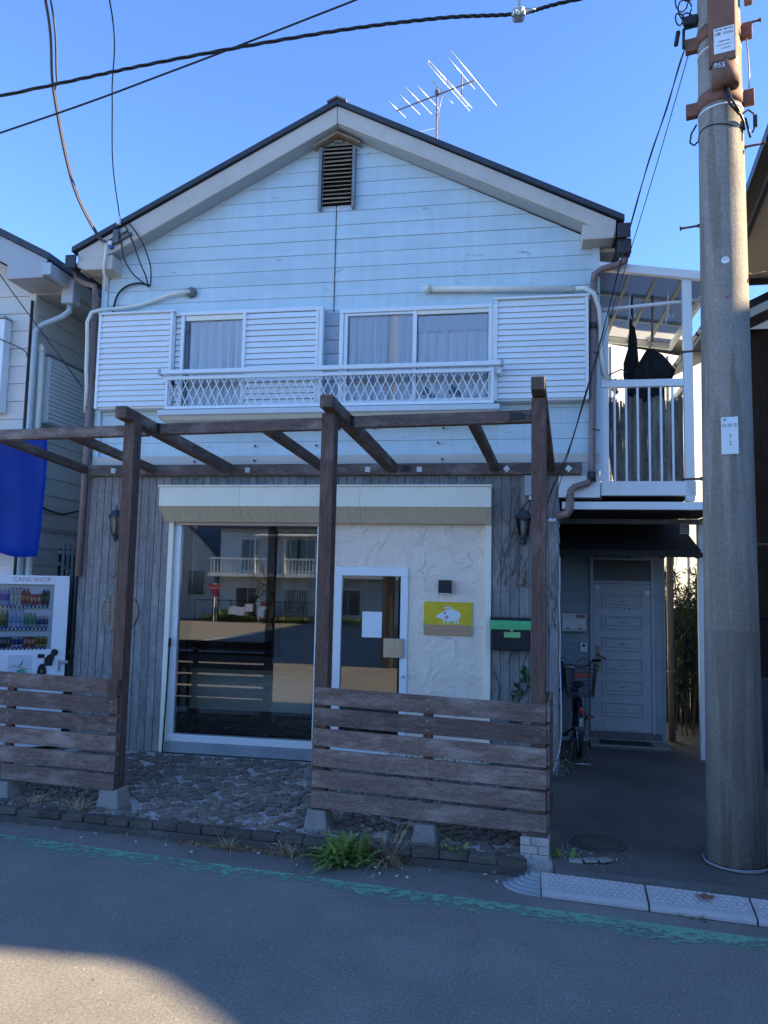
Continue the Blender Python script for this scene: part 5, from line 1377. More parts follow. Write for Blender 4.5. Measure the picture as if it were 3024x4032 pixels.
m_beige = mat('beige_soffit_board', (.42, .34, .27), .7, .06, 3)
nr2 = thing('corner_house', 'house with wide beige eaves reaching over the driveway beside the utility pole', 'house', (4.0, 0, .05))
E0, E1 = (2.235, -1.98), (2.67, 2.0)            # left eave line, square to the slanting street
b = B(); b.prism([(3.3, -1.55), (6.4, -1.55), (6.4, 1.6), (3.6, 1.6)], 'z', .05, 6.0); b.obj('wall', m_beige, nr2)
b = B(); b.prism([(E0[0]+.04, E0[1]), (6.6, E0[1]), (6.6, E1[1]), (E1[0]+.04, E1[1])], 'z', 5.98, 6.03); b.obj('soffit', m_beige, nr2)
b = B(); b.prism([(E0[0]-.01, E0[1]), (E0[0]+.038, E0[1]), (E1[0]+.038, E1[1]), (E1[0]-.01, E1[1])], 'z', 5.96, 6.16); b.obj('eave_fascia', m_dark_pipe, nr2)
b = B(); A_ = [(E0[0]-.12, E0[1], 6.17), (E1[0]-.12, E1[1], 6.17), (4.3, 2.0, 7.6), (4.3, -1.98, 7.6), (6.7, -1.98, 6.17), (6.7, 2.0, 6.17)]
for q in ((0, 1, 2, 3), (3, 2, 5, 4), (0, 3, 4), (1, 5, 2), (0, 4, 5, 1)): b.poly([A_[k] for k in q])
bmesh.ops.remove_doubles(b.bm, verts=list(b.bm.verts), dist=1e-5); b.obj('roof', m_roof, nr2)
b = B(); b.prism([(E0[0]-.13, E0[1]), (E0[0]-.012, E0[1]), (E1[0]-.012, E1[1]), (E1[0]-.13, E1[1])], 'z', 6.05, 6.13); b.obj('gutter', m_dark_pipe, nr2)
b = B(); b.box(2.72, 6.6, 2.002, 2.03, 5.90, 6.03); b.obj('verge_trim', m_dark_pipe, nr2)

# unseen house and made-up annex down the street, shaped to shade the road
m_far = mat('far_cream_wall', (.5, .46, .4), .7, .1, 2)
fh = thing('shading_house', 'unseen cream two-storey house with a made-up annex, shaped to shade the road', 'house', (14, -.6, 0))
B().box(11, 17, -3.25, 3, 0, 7.4).obj('wall', m_far, fh)
b = B(); b.prism([(10.9, 7.3), (14, 9.45), (17.1, 7.3), (17.1, 7.42), (14, 9.6), (10.9, 7.42)], 'y', -3.27, 3.3); b.obj('roof', m_roof, fh)
B().box(11.5, 16.5, -9.0, -3.28, 0, 4.4).obj('shade_annex_wall', m_far, fh)
b = B(); b.prism([(-3.28, 6.15), (-3.47, 6.03), (-3.6, 5.9), (-3.82, 5.76), (-4.0, 5.66), (-6.5, 5.0), (-9.2, 4.6), (-9.2, 4.4), (-3.28, 4.4)], 'x', 11.4, 16.6); b.obj('shade_annex_roof', m_roof, fh)  # made-up annex, roof profile bent to draw the shadow edge on the road
oh2 = thing('shading_house', 'unseen grey two-storey house added across the street to shade the road', 'house', (12, -11.8, 0))  # added out of view to darken the road mirrored in the shop glass
B().box(9, 15, -25.6, -9.3, 0, 7.0).obj('wall', m_far, oh2)
b = B(); b.prism([(8.6, 6.9), (12, 9.6), (15.4, 6.9), (15.4, 7.05), (12, 9.75), (8.6, 7.05)], 'y', -25.9, -9.0); b.obj('roof', m_roof, oh2)
def leaf_quad(b, p, d, n_, ln, w):
    s = d.cross(n_)
    if s.length < 1e-5: return
    s.normalize()
    q = [p, p+d*ln*.5+s*w*.5, p+d*ln, p+d*ln*.5-s*w*.5]
    f = b.bm.faces.new([b.bm.verts.new(k) for k in q]); f.material_index = b.mi
def rvec(rg):
    while True:
        v = Vector((rg.uniform(-1, 1), rg.uniform(-1, 1), rg.uniform(-1, 1)))
        if .05 < v.length < 1: return v.normalized()
def leafmat(name, col, var=.35, rough=.55, transl=.25):
    m, n, l, p = _nodes(name)
    g = n.new('ShaderNodeNewGeometry')
    c = _ramp(n, l, g.outputs['Random Per Island'], [(0, tuple(k*(1-var) for k in col)), (1, tuple(min(1, k*(1+var)) for k in col))])
    l.new(c.outputs[0], p.inputs['Base Color']); p.inputs['Roughness'].default_value = rough
    tl = n.new('ShaderNodeBsdfTranslucent'); l.new(c.outputs[0], tl.inputs[0])
    mx = n.new('ShaderNodeMixShader'); mx.inputs[0].default_value = transl
    l.new(p.outputs[0], mx.inputs[1]); l.new(tl.outputs[0], mx.inputs[2]); l.new(mx.outputs[0], n['Material Output'].inputs[0])
    return m
m_leaf_dark = leafmat('dark_evergreen_leaf', (.035, .065, .025))
m_bark = mat('rough_bark', (.09, .07, .055), .9, .3, 8, (1, 1, .3), .6, 20)
def round_tree(name, label, x, y, h, rx, rz, n_leaf, seed, leaf=.28):
    rg = random.Random(seed); t_ = thing(name, label, 'tree', (x, y, 0), None)
    b = B(); b.tube([(x, y, -.02), (x+.05, y, h*.25), (x, y+.05, h*.5), (x+.1, y, h*.8)], [.22, .17, .13, .05], 10)
    for k in range(7):
        a = k*.9; z = h*(.3+.07*k); b.tube([(x, y, z), (x+.6*rx*math.cos(a), y+.6*rx*math.sin(a), z+.9)], [.07, .02], 6)
    b.obj('trunk', m_bark, t_)
    b = B(); c = Vector((x, y, h-rz))
    for k in range(n_leaf):
        v = rvec(rg); rr = rg.random()**.35*(1+.12*mnoise.noise(v*2.3))
        p = c+Vector((v.x*rx*rr, v.y*rx*rr, v.z*rz*rr))
        leaf_quad(b, p, rvec(rg), rvec(rg), leaf*rg.uniform(.7, 1.3), leaf*.55)
    b.obj('crown', m_leaf_dark, t_); return t_

# white house far back, seen through the passage
bgw = thing('white_house', 'sunlit white-walled house behind, seen past the balcony', 'house', (4.6, 11, .05))
m_bgw = mat('warm_white_wall', (.40, .385, .35), .7, .04, 2)
BM = Matrix.Translation((2.9, 9.9, 0)) @ Matrix.Rotation(R(32), 4, 'Z')
b = B(BM); b.box(-3.2, 4.6, 0, 6, .05, 7.5); b.obj('wall', m_bgw, bgw)
for k in range(12): B(BM).box(-2.6+.55*k, -2.56+.55*k, -.03, -.001, .1, 7.45).obj('wall_batten', m_bgw, bgw)
b = B(BM); b.prism([(-3.3, 7.48), (.7, 7.9), (4.7, 7.48), (4.7, 7.56), (.7, 7.98), (-3.3, 7.56)], 'y', -.1, 6.1); b.obj('roof', mat('pale_roof', (.3, .29, .28), .6), bgw)
b = B(BM); b.tube([(.55, -.06, 2.1), (.7, -.06, 2.2), (.85, -.06, 2.6), (.9, -.06, 4.5)], .035, 8); b.obj('drain_pipe', m_alu, bgw)

# ================================================================ UTILITY POLE
PX, PY = 1.535, -2.2
pole = thing('utility_pole', 'tall concrete utility pole with rusty red cable guard beside the driveway', 'utility pole', (PX, PY, .085))
POLE_EDGE = 1.72-5.3+.05
m_pole, n, l, p = _nodes('weathered_pole_concrete')
mp = _coords(n, l, (1, 1, 1), False)
t = _noise(n, l, mp.outputs[0], 3.5, 6, .65); tf = _noise(n, l, mp.outputs[0], 55, 4, .7)
mps = n.new('ShaderNodeMapping'); mps.inputs['Scale'].default_value = (5, 5, .35); l.new(mp.outputs[0], mps.inputs[0]); ts = _noise(n, l, mps.outputs[0], 1.2, 4, .6)
c = _ramp(n, l, t.outputs['Fac'], [(.3, (.265, .23, .19)), (.7, (.35, .305, .255))]).outputs[0]
c = _mix(n, l, _ramp(n, l, ts.outputs['Fac'], [(.47, (0, 0, 0)), (.53, (.75,)*3)]).outputs[0], c, (.215, .17, .13))
vo = n.new('ShaderNodeTexVoronoi'); vo.inputs['Scale'].default_value = 70; l.new(mp.outputs[0], vo.inputs['Vector'])
c = _mix(n, l, 1, c, _ramp(n, l, tf.outputs['Fac'], [(.30, (.76,)*3), (.68, (1.18,)*3)]).outputs[0], 'MULTIPLY')
# darker splash zone on the lowest part, with a clear old edge
sz = n.new('ShaderNodeSeparateXYZ'); l.new(mp.outputs[0], sz.inputs[0])
lz = n.new('ShaderNodeMath'); lz.operation = 'MULTIPLY_ADD'; lz.inputs[1].default_value = .10; l.new(ts.outputs['Fac'], lz.inputs[0]); l.new(sz.outputs[2], lz.inputs[2])
low = n.new('ShaderNodeMath'); low.operation = 'LESS_THAN'; low.inputs[1].default_value = POLE_EDGE; l.new(lz.outputs[0], low.inputs[0])
c = _mix(n, l, low.outputs[0], c, (.80, .82, .86), 'MULTIPLY')
l.new(c, p.inputs['Base Color']); p.inputs['Roughness'].default_value = .88; p.inputs['Specular IOR Level'].default_value = .2
bp = n.new('ShaderNodeBump'); bp.inputs['Strength'].default_value = .55; bp.inputs['Distance'].default_value = .006; l.new(tf.outputs['Fac'], bp.inputs['Height']); l.new(bp.outputs[0], p.inputs['Normal'])
def prad(z): return .193-.0062*z
b = B(); b.lathe([(prad(0), .08), (prad(2), 2), (prad(4), 4), (prad(6), 6), (prad(8), 8), (prad(10.5), 10.5), (0, 10.52)], (PX, PY, 0), 48); b.obj('shaft', m_pole, pole)
CD = Vector((-math.sin(R(14.7)), -math.cos(R(14.7)), 0)); CS = Vector((math.cos(R(14.7)), -math.sin(R(14.7)), 0))   # toward the street, and sideways
PROT = Matrix.Translation((PX, PY, 0)) @ Matrix.Rotation(R(-14.7), 4, 'Z')        # local -Y looks at the street
for z in (5.72, 6.26, 6.72):
    b = B(PROT); r_ = prad(z)+.004
    b.lathe([(r_, z-.055), (r_+.004, z-.055), (r_+.004, z+.055), (r_, z+.055)], (0, 0, 0), 40, cap=False)
    b.box(-r_-.085, -r_+.01, -.03, .03, z-.06, z+.045, .004); b.box(r_-.01, r_+.075, -.03, .03, z-.05, z+.06, .004)
    b.obj('steel_band', m_rust, pole)
# half-round guard and its cover plate
b = B(PROT); prof = []
for k in range(13):
    a = math.pi*k/12; prof.append((.03+.105*math.cos(a), -prad(6.3)+.02-.105*math.sin(a)))
b.prism(prof, 'z', 5.93, 8.0); b.obj('cable_guard', m_rust, pole)
b = B(PROT); b.box(-.055, .115, -prad(6.3)-.115, -prad(6.3)-.09, 5.90, 6.42, .005); gp = b.obj('guard_plate', m_rust, pole)
b = B(PROT); b.lathe([(.0, 5.735), (.03, 5.735), (.095, 5.74), (.093, 5.93), (.0, 5.93)], (.04, -prad(5.8)-.02, 0), 28); b.obj('guard_end', mat('rusty_sleeve', (.20, .10, .065), .75, .3, 9, fine=.2, wear=(.35, .33, .3), wear_t=(.56, .64)), pole)
def on_pole(x, y, z): return PROT @ Vector((x, y, z))
rotp = (R(90), 0, R(-14.7))
b = B(PROT); b.box(-.035, .105, -prad(6.3)-.1185, -prad(6.3)-.1155, 5.955, 6.155); ns = b.obj('notice_plate', m_white, gp)
m_ink = mat('grey_ink', (.10, .11, .13), .6)
yy = -prad(6.3)-.1195
lettering('東京電力 電灯番号', .015, on_pole(.035, yy, 6.137), m_ink, gp, rotp)
lettering('S南 10456', .030, on_pole(.035, yy, 6.105), m_ink, gp, rotp)
for k, (s_, sz) in enumerate((('照明器具の故障', .011), ('お気付の方はご連絡下さい', .009), ('042-788-0271', .012))):
    lettering(s_, sz, on_pole(.035+.012*(k == 2), yy, 6.045-.028*k), m_ink, gp, rotp)
lettering('955', .055, on_pole(.0, -prad(5.8)-.118, 5.86), m_white, pole, (R(90), R(8), R(-14.7)))
# number plate
b = B(PROT); b.box(-.039, .073, -prad(3.1)-.012, -prad(3.1)-.008+.03, 2.965, 3.235, .002); npl = b.obj('number_plate', mat('white_plastic_plate', (.74, .75, .75), .4, .03), pole)
yy = -prad(3.1)-.0128
lettering('みゆき', .036, on_pole(.017, yy, 3.172), m_ink, npl, rotp)
lettering('7', .040, on_pole(.02, yy, 3.092), m_ink, npl, rotp); lettering('2', .040, on_pole(.02, yy, 3.045), m_ink, npl, rotp)
b = B(PROT); b.lathe([(.009, 0), (.009, -.001)], (-.015, yy+.0008, 3.216), 12, axis='y'); b.obj('green_dot', mat('plate_green', (.05, .35, .18), .5), npl)
# round sticker, red dot
b = B(PROT); b.lathe([(.026, 0), (.026, -.003)], (.01, -prad(4.4)-.0, 4.41), 18, axis='y'); rs = b.obj('round_sticker', m_white, pole)
lettering('15-70', .015, on_pole(.01, -prad(4.4)-.0038, 4.415), m_ink, rs, rotp)
b = B(PROT); b.lathe([(.008, 0), (.007, -.004)], (.02, -prad(4.1)-.0, 4.13), 10, axis='y'); b.obj('red_dot', mat('red_mark', (.4, .03, .02), .6), pole)
# step bolts, white bands, cable ties, loop of cable at the foot
m_bolt = mat('rusty_bolt', (.14, .07, .055), .7, .25, 12)
for (s, z) in ((-1, 4.78), (-1, 3.80), (-1, 2.82), (1, 6.33), (1, 5.34), (1, 4.34), (1, 2.33)):
    r_ = prad(z); b = B(PROT); b.tube([(s*(r_-.02), 0, z), (s*(r_+.13), 0, z)], .009, 8); b.lathe([(.016, 0), (.016, .012*s)], (s*(r_+.13), 0, z), 10, axis='x'); b.lathe([(.014, 0), (.014, .02*s)], (s*(r_-.005), 0, z), 10, axis='x')
    b.obj('step_bolt', m_bolt if z != 4.34 else m_brass, pole)
b = B(PROT)
for z in (6.12, 5.63): b.lathe([(prad(z)+.001, z-.006), (prad(z)+.004, z-.006), (prad(z)+.004, z+.006), (prad(z)+.001, z+.006)], (0, 0, 0), 40, cap=False)
b.obj('white_tie_band', m_white, pole)
b = B(PROT); b.tube([(.05, -.19, 5.74), (.055, -.21, 5.70), (.075, -.21, 5.62), (.12, -.17, 5.55), (.155, -.10, 5.49), (.16, -.06, 5.44)], .010, 6); b.tube([(.03, -.19, 5.74), (.035, -.21, 5.66), (.07, -.20, 5.58), (.13, -.15, 5.52)], .010, 6)
b.tube([(.16*math.cos(R(a)), .162*math.sin(R(a)), 5.47+.02*math.sin(R(a*2))) for a in range(-20, -200, -12)], .005, 5)
b.tube([(-.17, -.03, 5.58), (-.21, -.02, 5.52), (-.22, -.02, 5.45), (-.19, -.04, 5.41), (-.16, -.05, 5.43)], .007, 6)
b.tube([(.15, -.08, 5.56), (.19, -.05, 5.60), (.23, -.03, 5.57), (.24, -.03, 5.48), (.215, -.04, 5.42)], .007, 6); b.box(.222, .25, -.05, -.01, 5.47, 5.55); b.tube([(.17, -.05, 5.54), (.20, -.05, 5.38)], .009, 6)
b.obj('pole_cable', m_cable, pole)
b = B(PROT)
for k in range(3): b.tube([((prad(0)+.012+.006*k)*math.cos(a_*.19), (prad(0)+.012+.006*k)*math.sin(a_*.19), .098+.007*k+.004*math.sin(a_*(.3+.1*k))) for a_ in range(0, 34)], .0045, 5)
b.obj('ground_wire', mat('grey_ground_wire', (.33, .34, .35), .5), pole)
b = B(PROT)
for (x, z, r_) in ((-.24, 6.55, .05), (-.28, 6.48, .03), (-.22, 6.45, .04), (-.26, 6.62, .05)):
    b.tube([(x+r_*math.cos(a_*.6), -.05+.02*math.sin(a_), z+r_*1.6*math.sin(a_*.6)) for a_ in range(11)], .006, 5)
b.box(-.25, -.15, -.07, .0, 6.40, 6.47, .004); b.tube([(-.29, -.05, 6.37), (-.31, -.05, 6.26)], .018, 6); b.tube([(-.25, -.05, 6.38), (-.255, -.05, 6.22)], .012, 6)
b.obj('cable_clamp', m_cable, pole)
b = B(PROT); b.tube([(.19, -.02, 6.21), (.20, -.02, 6.05), (.205, -.02, 5.9), (.20, -.02, 5.79)], .005, 5); b.obj('side_cable', m_brown_pipe, pole)
b = B(PROT); b.box(.18, .24, -.04, .02, 6.48, 6.56, .006); b.tube([(.2, -.02, 6.56), (.25, -.02, 6.66), (.24, -.02, 6.74), (.18, -.02, 6.76)], .006, 5); b.obj('cable_clip', m_brown_pipe, pole)

# ================================================================ CABLES
def sag(p0, p1, n_, d):
    p0, p1 = Vector(p0), Vector(p1)
    return [p0.lerp(p1, i/n_)+Vector((0, 0, -4*d*(i/n_)*(1-i/n_))) for i in range(n_+1)]
# twisted power line along the street
core = [Vector((x, -2.5, 6.06+.0)) for x in ()]
ctrl = [(-30, -.5, 7.2), (-14, -1.6, 6.15), (-9, -2.1, 6.0), (-4.45, -2.5, 6.15), (-2.99, -2.5, 6.37), (-1.55, -2.5, 6.42), (-.61, -2.5, 6.44), (0, -2.5, 6.41), (.4, -2.5, 6.47), (1.6, -2.5, 6.60), (1.55, -2.35, 6.72)]
def cr(ctrl, k):
    P = [Vector(q) for q in ctrl]; out = []
    for i in range(len(P)-1):
        p0, p1, p2, p3 = P[max(0, i-1)], P[i], P[i+1], P[min(len(P)-1, i+2)]
        for j in range(k):
            t_ = j/k
            out.append(.5*((2*p1)+(-p0+p2)*t_+(2*p0-5*p1+4*p2-p3)*t_*t_+(-p0+3*p1-3*p2+p3)*t_**3))
    out.append(P[-1]); return out
ctrl[4] = (-2.99, -2.5, 6.31)
line = cr(ctrl[:-1], 40)
b = B()
for s in (0, 1, 2):
    b.tube([q+Vector((0, .0085*math.cos(i*.42+s*2.09), .0085*math.sin(i*.42+s*2.09))) for i, q in enumerate(line)], .0072, 5, False)
pl = thing('power_line', 'thick twisted black power line crossing above the roof', 'cable', (-2, -2.5, 6.2))
b.obj('twisted_conductors', m_cable, pl)
b = B(); b.box(-.045, .045, -2.55, -2.45, 6.36, 6.44, .015); b.tube([(.0, -2.5, 6.44), (.01, -2.5, 6.62)], .012, 6); b.tube([(.05, -2.5, 6.42), (.14, -2.5, 6.43)], [.024, .012], 8)
for k in range(5): b.lathe([(.012, -.02), (.012, .02)], (-.04+.02*k, -2.55, 6.37+.01*(k % 2)), 6)
b.obj('line_clamp', mat('grey_cast_clamp', (.4, .42, .42), .5, .2, 20, metal=.4), pl)
b = B(); b.tube(cr([(-30, -1.5, 3.5), (-9, -2.5, 4.75), (-4.42, -2.5, 5.81), (-2.82, -2.5, 6.23), (-1.48, -2.5, 6.62), (-1.0, -2.5, 6.76), (1.3, -2.4, 7.5)], 10), .008, 6)
tag(b.obj('telephone_line', m_cable), 'thin straight black line crossing the twisted power line', 'cable')
b = B(); b.tube(cr([(-4.72, -.25, 5.87), (-4.80, -.33, 5.95), (-4.76, -.9, 6.24), (-4.46, -1.75, 6.69), (-4.07, -2.5, 7.0), (-3.6, -4.0, 7.6), (-3.0, -10, 9.0)], 10), .013, 6)
b.tube([q+Vector((.012+.035*(i > 30), 0, .014)) for i, q in enumerate(cr([(-4.72, -.25, 5.87), (-4.80, -.33, 5.95), (-4.76, -.9, 6.24), (-4.46, -1.75, 6.69), (-4.07, -2.5, 7.0), (-3.6, -4.0, 7.6), (-3.0, -10, 9.0)], 10))], .009, 5)
tag(b.obj('service_drop', mat('grey_service_cable', (.13, .11, .12), .5)), 'thick service cable dropping to the eave corner next to the neighbour house', 'cable')
b = B(); b.tube([(-4.72, -.24, 5.87), (-4.70, -.265, 5.82), (-4.71, -.265, 5.67), (-4.72, -.26, 5.53), (-4.76, -.12, 5.45), (-4.80, -.06, 5.37)], .016, 6); b.box(-4.69, -4.64, -.26, -.217, 5.84, 5.89, .004)
tag(b.obj('service_entry', m_cream_pipe), 'cream cable tail with blue tape where the service cable meets the barge board', 'cable')
B().box(-4.675, -4.63, -.26, -.217, 5.80, 5.835, .004).obj('blue_tape', mat('blue_tape', (.03, .12, .45), .5), bpy.data.objects['service_entry'])
b = B(); b.tube(cr([(-4.56, -.26, 6.16), (-4.56, -.27, 6.21), (-4.3, -.9, 6.45), (-3.93, -1.6, 6.74), (-3.46, -2.5, 6.93), (-3.2, -4, 7.6), (-3.0, -10, 8.6)], 10), .007, 5)
tag(b.obj('telephone_drop', m_cable), 'thin wavy line dropping to the white clip on the roof slope', 'cable')
b = B(); b.box(-4.58, -4.54, -.285, -.25, 6.07, 6.17, .004)
tag(b.obj('line_insulator', m_white), 'white insulator clip where the thin line meets the roof edge', 'insulator')
b = B(); b.prism([(-4.67, 5.83), (-4.41, 5.955), (-4.41, 5.985), (-4.67, 5.86)], 'y', -.245, -.216); b.prism([(-4.70, 5.89), (-4.47, 5.995), (-4.47, 6.01), (-4.70, 5.905)], 'y', -.245, -.216); b.box(-4.63, -4.56, -.265, -.216, 5.86, 6.02, .004)
tag(b.obj('line_bracket', mat('grey_bracket', (.12, .125, .13), .5)), 'dark grey bracket bolted on the barge board below the white clip', 'bracket')
b = B()
for pts_ in ([(-4.58, -.22, 6.14), (-4.46, -.24, 6.10), (-4.31, -.24, 5.92), (-4.22, -.22, 5.74), (-4.18, -.18, 5.58), (-4.20, -.12, 5.42), (-4.26, -.04, 5.40)],
             [(-4.59, -.22, 6.13), (-4.51, -.24, 6.09), (-4.39, -.24, 5.87), (-4.30, -.2, 5.62), (-4.22, -.2, 5.46), (-4.27, -.05, 5.40)],
             [(-4.60, -.235, 6.12), (-4.53, -.24, 5.86), (-4.49, -.22, 5.67), (-4.41, -.15, 5.52), (-4.30, -.05, 5.43)],
             [(-4.26, -.04, 5.42), (-4.40, -.045, 5.45), (-4.56, -.045, 5.41), (-4.66, -.045, 5.30), (-4.70, -.045, 5.12), (-4.71, -.045, 5.07)]):
    b.tube(cr(pts_, 6), .008 if pts_[-1][2] > 5.2 else .012, 6)
tag(b.obj('wall_wiring', m_cable), 'black wires looping from the barge board bracket down the house corner', 'cable')
b = B(); b.tube(cr([(1.32, -2.12, 6.33), (1.21, -1.85, 5.96), (1.03, -1.4, 5.37), (.80, -.8, 4.40), (.55, -.35, 3.47), (.31, -.1, 2.84), (.30, -.07, 2.75)], 12), .0052, 5)
b.tube([q+Vector((.006*math.cos(i*.5), .004, .006*math.sin(i*.5))) for i, q in enumerate(cr([(1.32, -2.12, 6.33), (1.21, -1.85, 5.96), (1.03, -1.4, 5.37), (.80, -.8, 4.40), (.55, -.35, 3.47), (.31, -.1, 2.84), (.33, -.07, 2.70)], 12))], .0045, 5)
tag(b.obj('phone_cable', m_cable), 'twisted black cable running from the utility pole down to the boarded corner', 'cable')
b = B(); b.tube(cr([(1.36, -2.1, 6.33), (1.165, -1.6, 5.59), (.895, -.9, 4.64), (.62, -.4, 3.69), (.42, -.1, 2.97), (.37, -.07, 2.69)], 12), .0038, 5)
tag(b.obj('phone_cable', m_cable), 'thin straight black wire running beside the twisted cable from the pole', 'cable')
# wires at the left neighbour
for pts_, lab in (([(-7.2, -.6, 6.6), (-6.6, -.5, 6.25), (-5.6, -.2, 5.75), (-4.95, -.1, 5.45)], 'thin wire from the neighbour roof to the eave corner of the white house'),
                  ([(-6.55, -.4, 6.3), (-6.1, -.25, 5.6), (-5.5, -.1, 4.8), (-5.0, -.1, 4.2)], 'pale wire sagging across the gap between the houses'),
                  ([(-7.0, -.5, 5.5), (-6.5, -.2, 5.0), (-5.95, .05, 4.75), (-5.87, .07, 4.65)], 'black cable entering the corner of the pale grey neighbour house')):
    b = B(); b.tube(cr(pts_, 6), .0065, 5); tag(b.obj('house_wire', m_cable), lab, 'cable')

# ================================================================ ANTENNA
ant = thing('tv_antenna', 'silver yagi television antenna on a mast above the roof', 'antenna', (-1.12, 1.97, 6.9))
m_ant = mat('silver_aluminium', (.72, .70, .66), .35, .1, 8, metal=.5)
m_mast = mat('dull_mast', (.22, .19, .19), .5, .15, 6, metal=.4)
b = B(); b.tube([(-1.12, 1.97, 6.88), (-1.12, 1.97, 8.95)], .014, 8); b.obj('mast', m_mast, ant)
A0, A1 = Vector((-1.75, 2.30, 8.87)), Vector((-.58, 1.78, 8.87))
b = B(); b.tube([A0, A1], .011, 8); b.obj('boom', m_mast, ant)
ed_ = Vector((.45, 1.0, 0)).normalized()
for (t_, hl, dz) in ((.01, .22, 0), (.18, .27, 0), (.30, .36, 0), (.42, .31, 0), (.60, .30, 0), (.995, .68, .0)):
    c_ = A0.lerp(A1, t_)+Vector((0, 0, dz+.012)); b = B(); b.tube([c_-ed_*hl, c_+ed_*hl], .0075, 6); b.obj('element', m_ant, ant)
c_ = A0.lerp(A1, .69)+Vector((0, 0, .02)); b = B(); b.tube([c_-ed_*.60+Vector((0, 0, 0)), c_+ed_*.60], .0075, 6); b.tube([c_-ed_*.60+Vector((.02, -.02, .03)), c_+ed_*.5+Vector((.02, -.02, .03))], .0075, 6); b.tube([c_-ed_*.60, c_-ed_*.60+Vector((.02, -.02, .03))], .0075, 6); b.tube([c_+ed_*.5, c_+ed_*.5+Vector((.02, -.02, .03))], .0075, 6); b.obj('folded_dipole', m_ant, ant)
c_ = A0.lerp(A1, .84); b = B(); b.tube([c_+Vector((0, 0, -.17)), c_+Vector((0, 0, .17))], .010, 6); b.obj('reflector_bracket', m_mast, ant)
b = B(); b.tube([c_+Vector((0, 0, .165))-ed_*.38, c_+Vector((0, 0, .165))+ed_*.38], .0075, 6); b.obj('element', m_ant, ant)
b = B(); b.tube([c_+Vector((0, 0, -.165))-ed_*.42, c_+Vector((0, 0, -.165))+ed_*.3], .0075, 6); b.obj('element', m_ant, ant)
b = B(); b.box(-1.15, -1.09, 1.94, 2.0, 8.84, 8.90, .005); b.tube([(-1.10, 1.95, 8.86), (-1.04, 1.94, 8.80), (-1.09, 1.95, 8.6), (-1.10, 1.95, 8.2)], .006, 5); b.obj('mast_clamp', m_mast, ant)
for (x, y, z) in ((-1.9, .6, 7.33), (-.2, .8, 6.53), (-.4, 3.6, 6.6)):
    b = B(); b.tube([(-1.12, 1.97, 8.35), (x, y, z)], .0028, 4); b.obj('guy_wire', m_steel, ant)
# ================================================================ KERB RAMPS
m_ramp = mat('grey_ramp_rubber', (.44, .39, .37), .6, .1, 5, (1, 1, 1), .15, 60, fine=.06)
m_ramp2 = mat('blue_grey_ramp_end', (.30, .32, .33), .55, .1, 5)
def ramp_local(x0, x1, label):
    r_ = thing('kerb_ramp', label, 'kerb ramp', ((x0+x1)/2, ramp_y((x0+x1)/2)-.09, .004))
    sl = -.1117
    def P(x, t_, z): return Vector((x, ramp_y(x)-.006-.185*t_, z))
    b = B()
    # cross-section from the back top to the front toe
    prof = [(0, .0), (0, .098), (.06, .103), (.80, .055), (.93, .046), (1.0, .028), (1.0, .006)]
    bm = bmesh.new(); A = [bm.verts.new(P(x0, a, z)) for a, z in prof]; C_ = [bm.verts.new(P(x1, a, z)) for a, z in prof]
    bm.faces.new(A); bm.faces.new(C_[::-1])
    for i in range(len(prof)):
        j = (i+1) % len(prof); bm.faces.new((A[j], A[i], C_[i], C_[j]))
    bmesh.ops.recalc_face_normals(bm, faces=list(bm.faces)); bmesh.ops.bevel(bm, geom=list(bm.edges), offset=.004, segments=1, affect='EDGES')
    b._merge(bm); b.obj('ramp_body', m_ramp, r_)
    b = B(); nx = int((x1-x0-.05)/.042)
    for i in range(nx):
        for j in range(5):
            x = x0+.035+i*.042+(.021 if j % 2 else 0); t_ = .14+.145*j
            if x > x1-.025: continue
            z = .103-(t_-.06)/.74*.048+.0012
            c_ = P(x, t_, z); star = []
            for k in range(10):
                a = math.pi*k/5+.2*(i % 3); rr = .019 if k % 2 == 0 else .0085
                star.append((c_.x+rr*math.cos(a), c_.y+rr*math.sin(a), z+.0025-.18*rr*math.sin(a)*-1))
            b.poly(star)
            top = star
            low = [(p[0], p[1], p[2]-.004) for p in star]
            for k in range(10): b.poly([low[k], low[(k+1) % 10], star[(k+1) % 10], star[k]])
    bmesh.ops.remove_doubles(b.bm, verts=list(b.bm.verts), dist=1e-5)
    tag(b.obj('star_relief', mat('worn_star_relief', (.56, .51, .49), .55, .08) if 'worn_star_relief' not in bpy.data.materials else bpy.data.materials['worn_star_relief'], r_), kind='stuff')
ramp_local(.175, .82, 'grey star-patterned kerb ramp next to the rounded blue end piece')
ramp_local(.832, 1.43, 'grey star-patterned kerb ramp with a dry leaf lying on it')
ramp_local(1.442, 2.05, 'grey star-patterned kerb ramp farther along in front of the pole')
re = thing('ramp_end_piece', 'rounded blue-grey end piece of the kerb ramps below the brick pier', 'kerb ramp', (.08, -2.75, .004))
for k in range(6):
    f_ = 1-k*.15; zt = .022+k*.0155; pts_ = []
    x1 = .168; yb = ramp_y(.17)-.008; D = .18
    for i in range(13):
        a = math.pi/2*i/12
        pts_.append((x1-.245*f_*math.sin(a), yb-D*f_*math.cos(a)))
    pts_.append((x1, yb)); 
    B().prism([(x, y) for x, y in pts_], 'z', .005, zt, .002).obj('step_ring', m_ramp2, re)
b = B()
for k in range(9):
    a = 2*math.pi*k/9; b.bm.verts.new((0, 0, 0))
b = B(); ring = [(1.17+(.040+.014*math.sin(k*2.3))*math.cos(2*math.pi*k/14)*1.35, -2.885+(.032+.009*math.cos(k*1.9))*math.sin(2*math.pi*k/14), .096+.010*abs(math.sin(k*1.3))) for k in range(14)]
cc = b.bm.verts.new((1.17, -2.885, .094)); vv = [b.bm.verts.new(q) for q in ring]
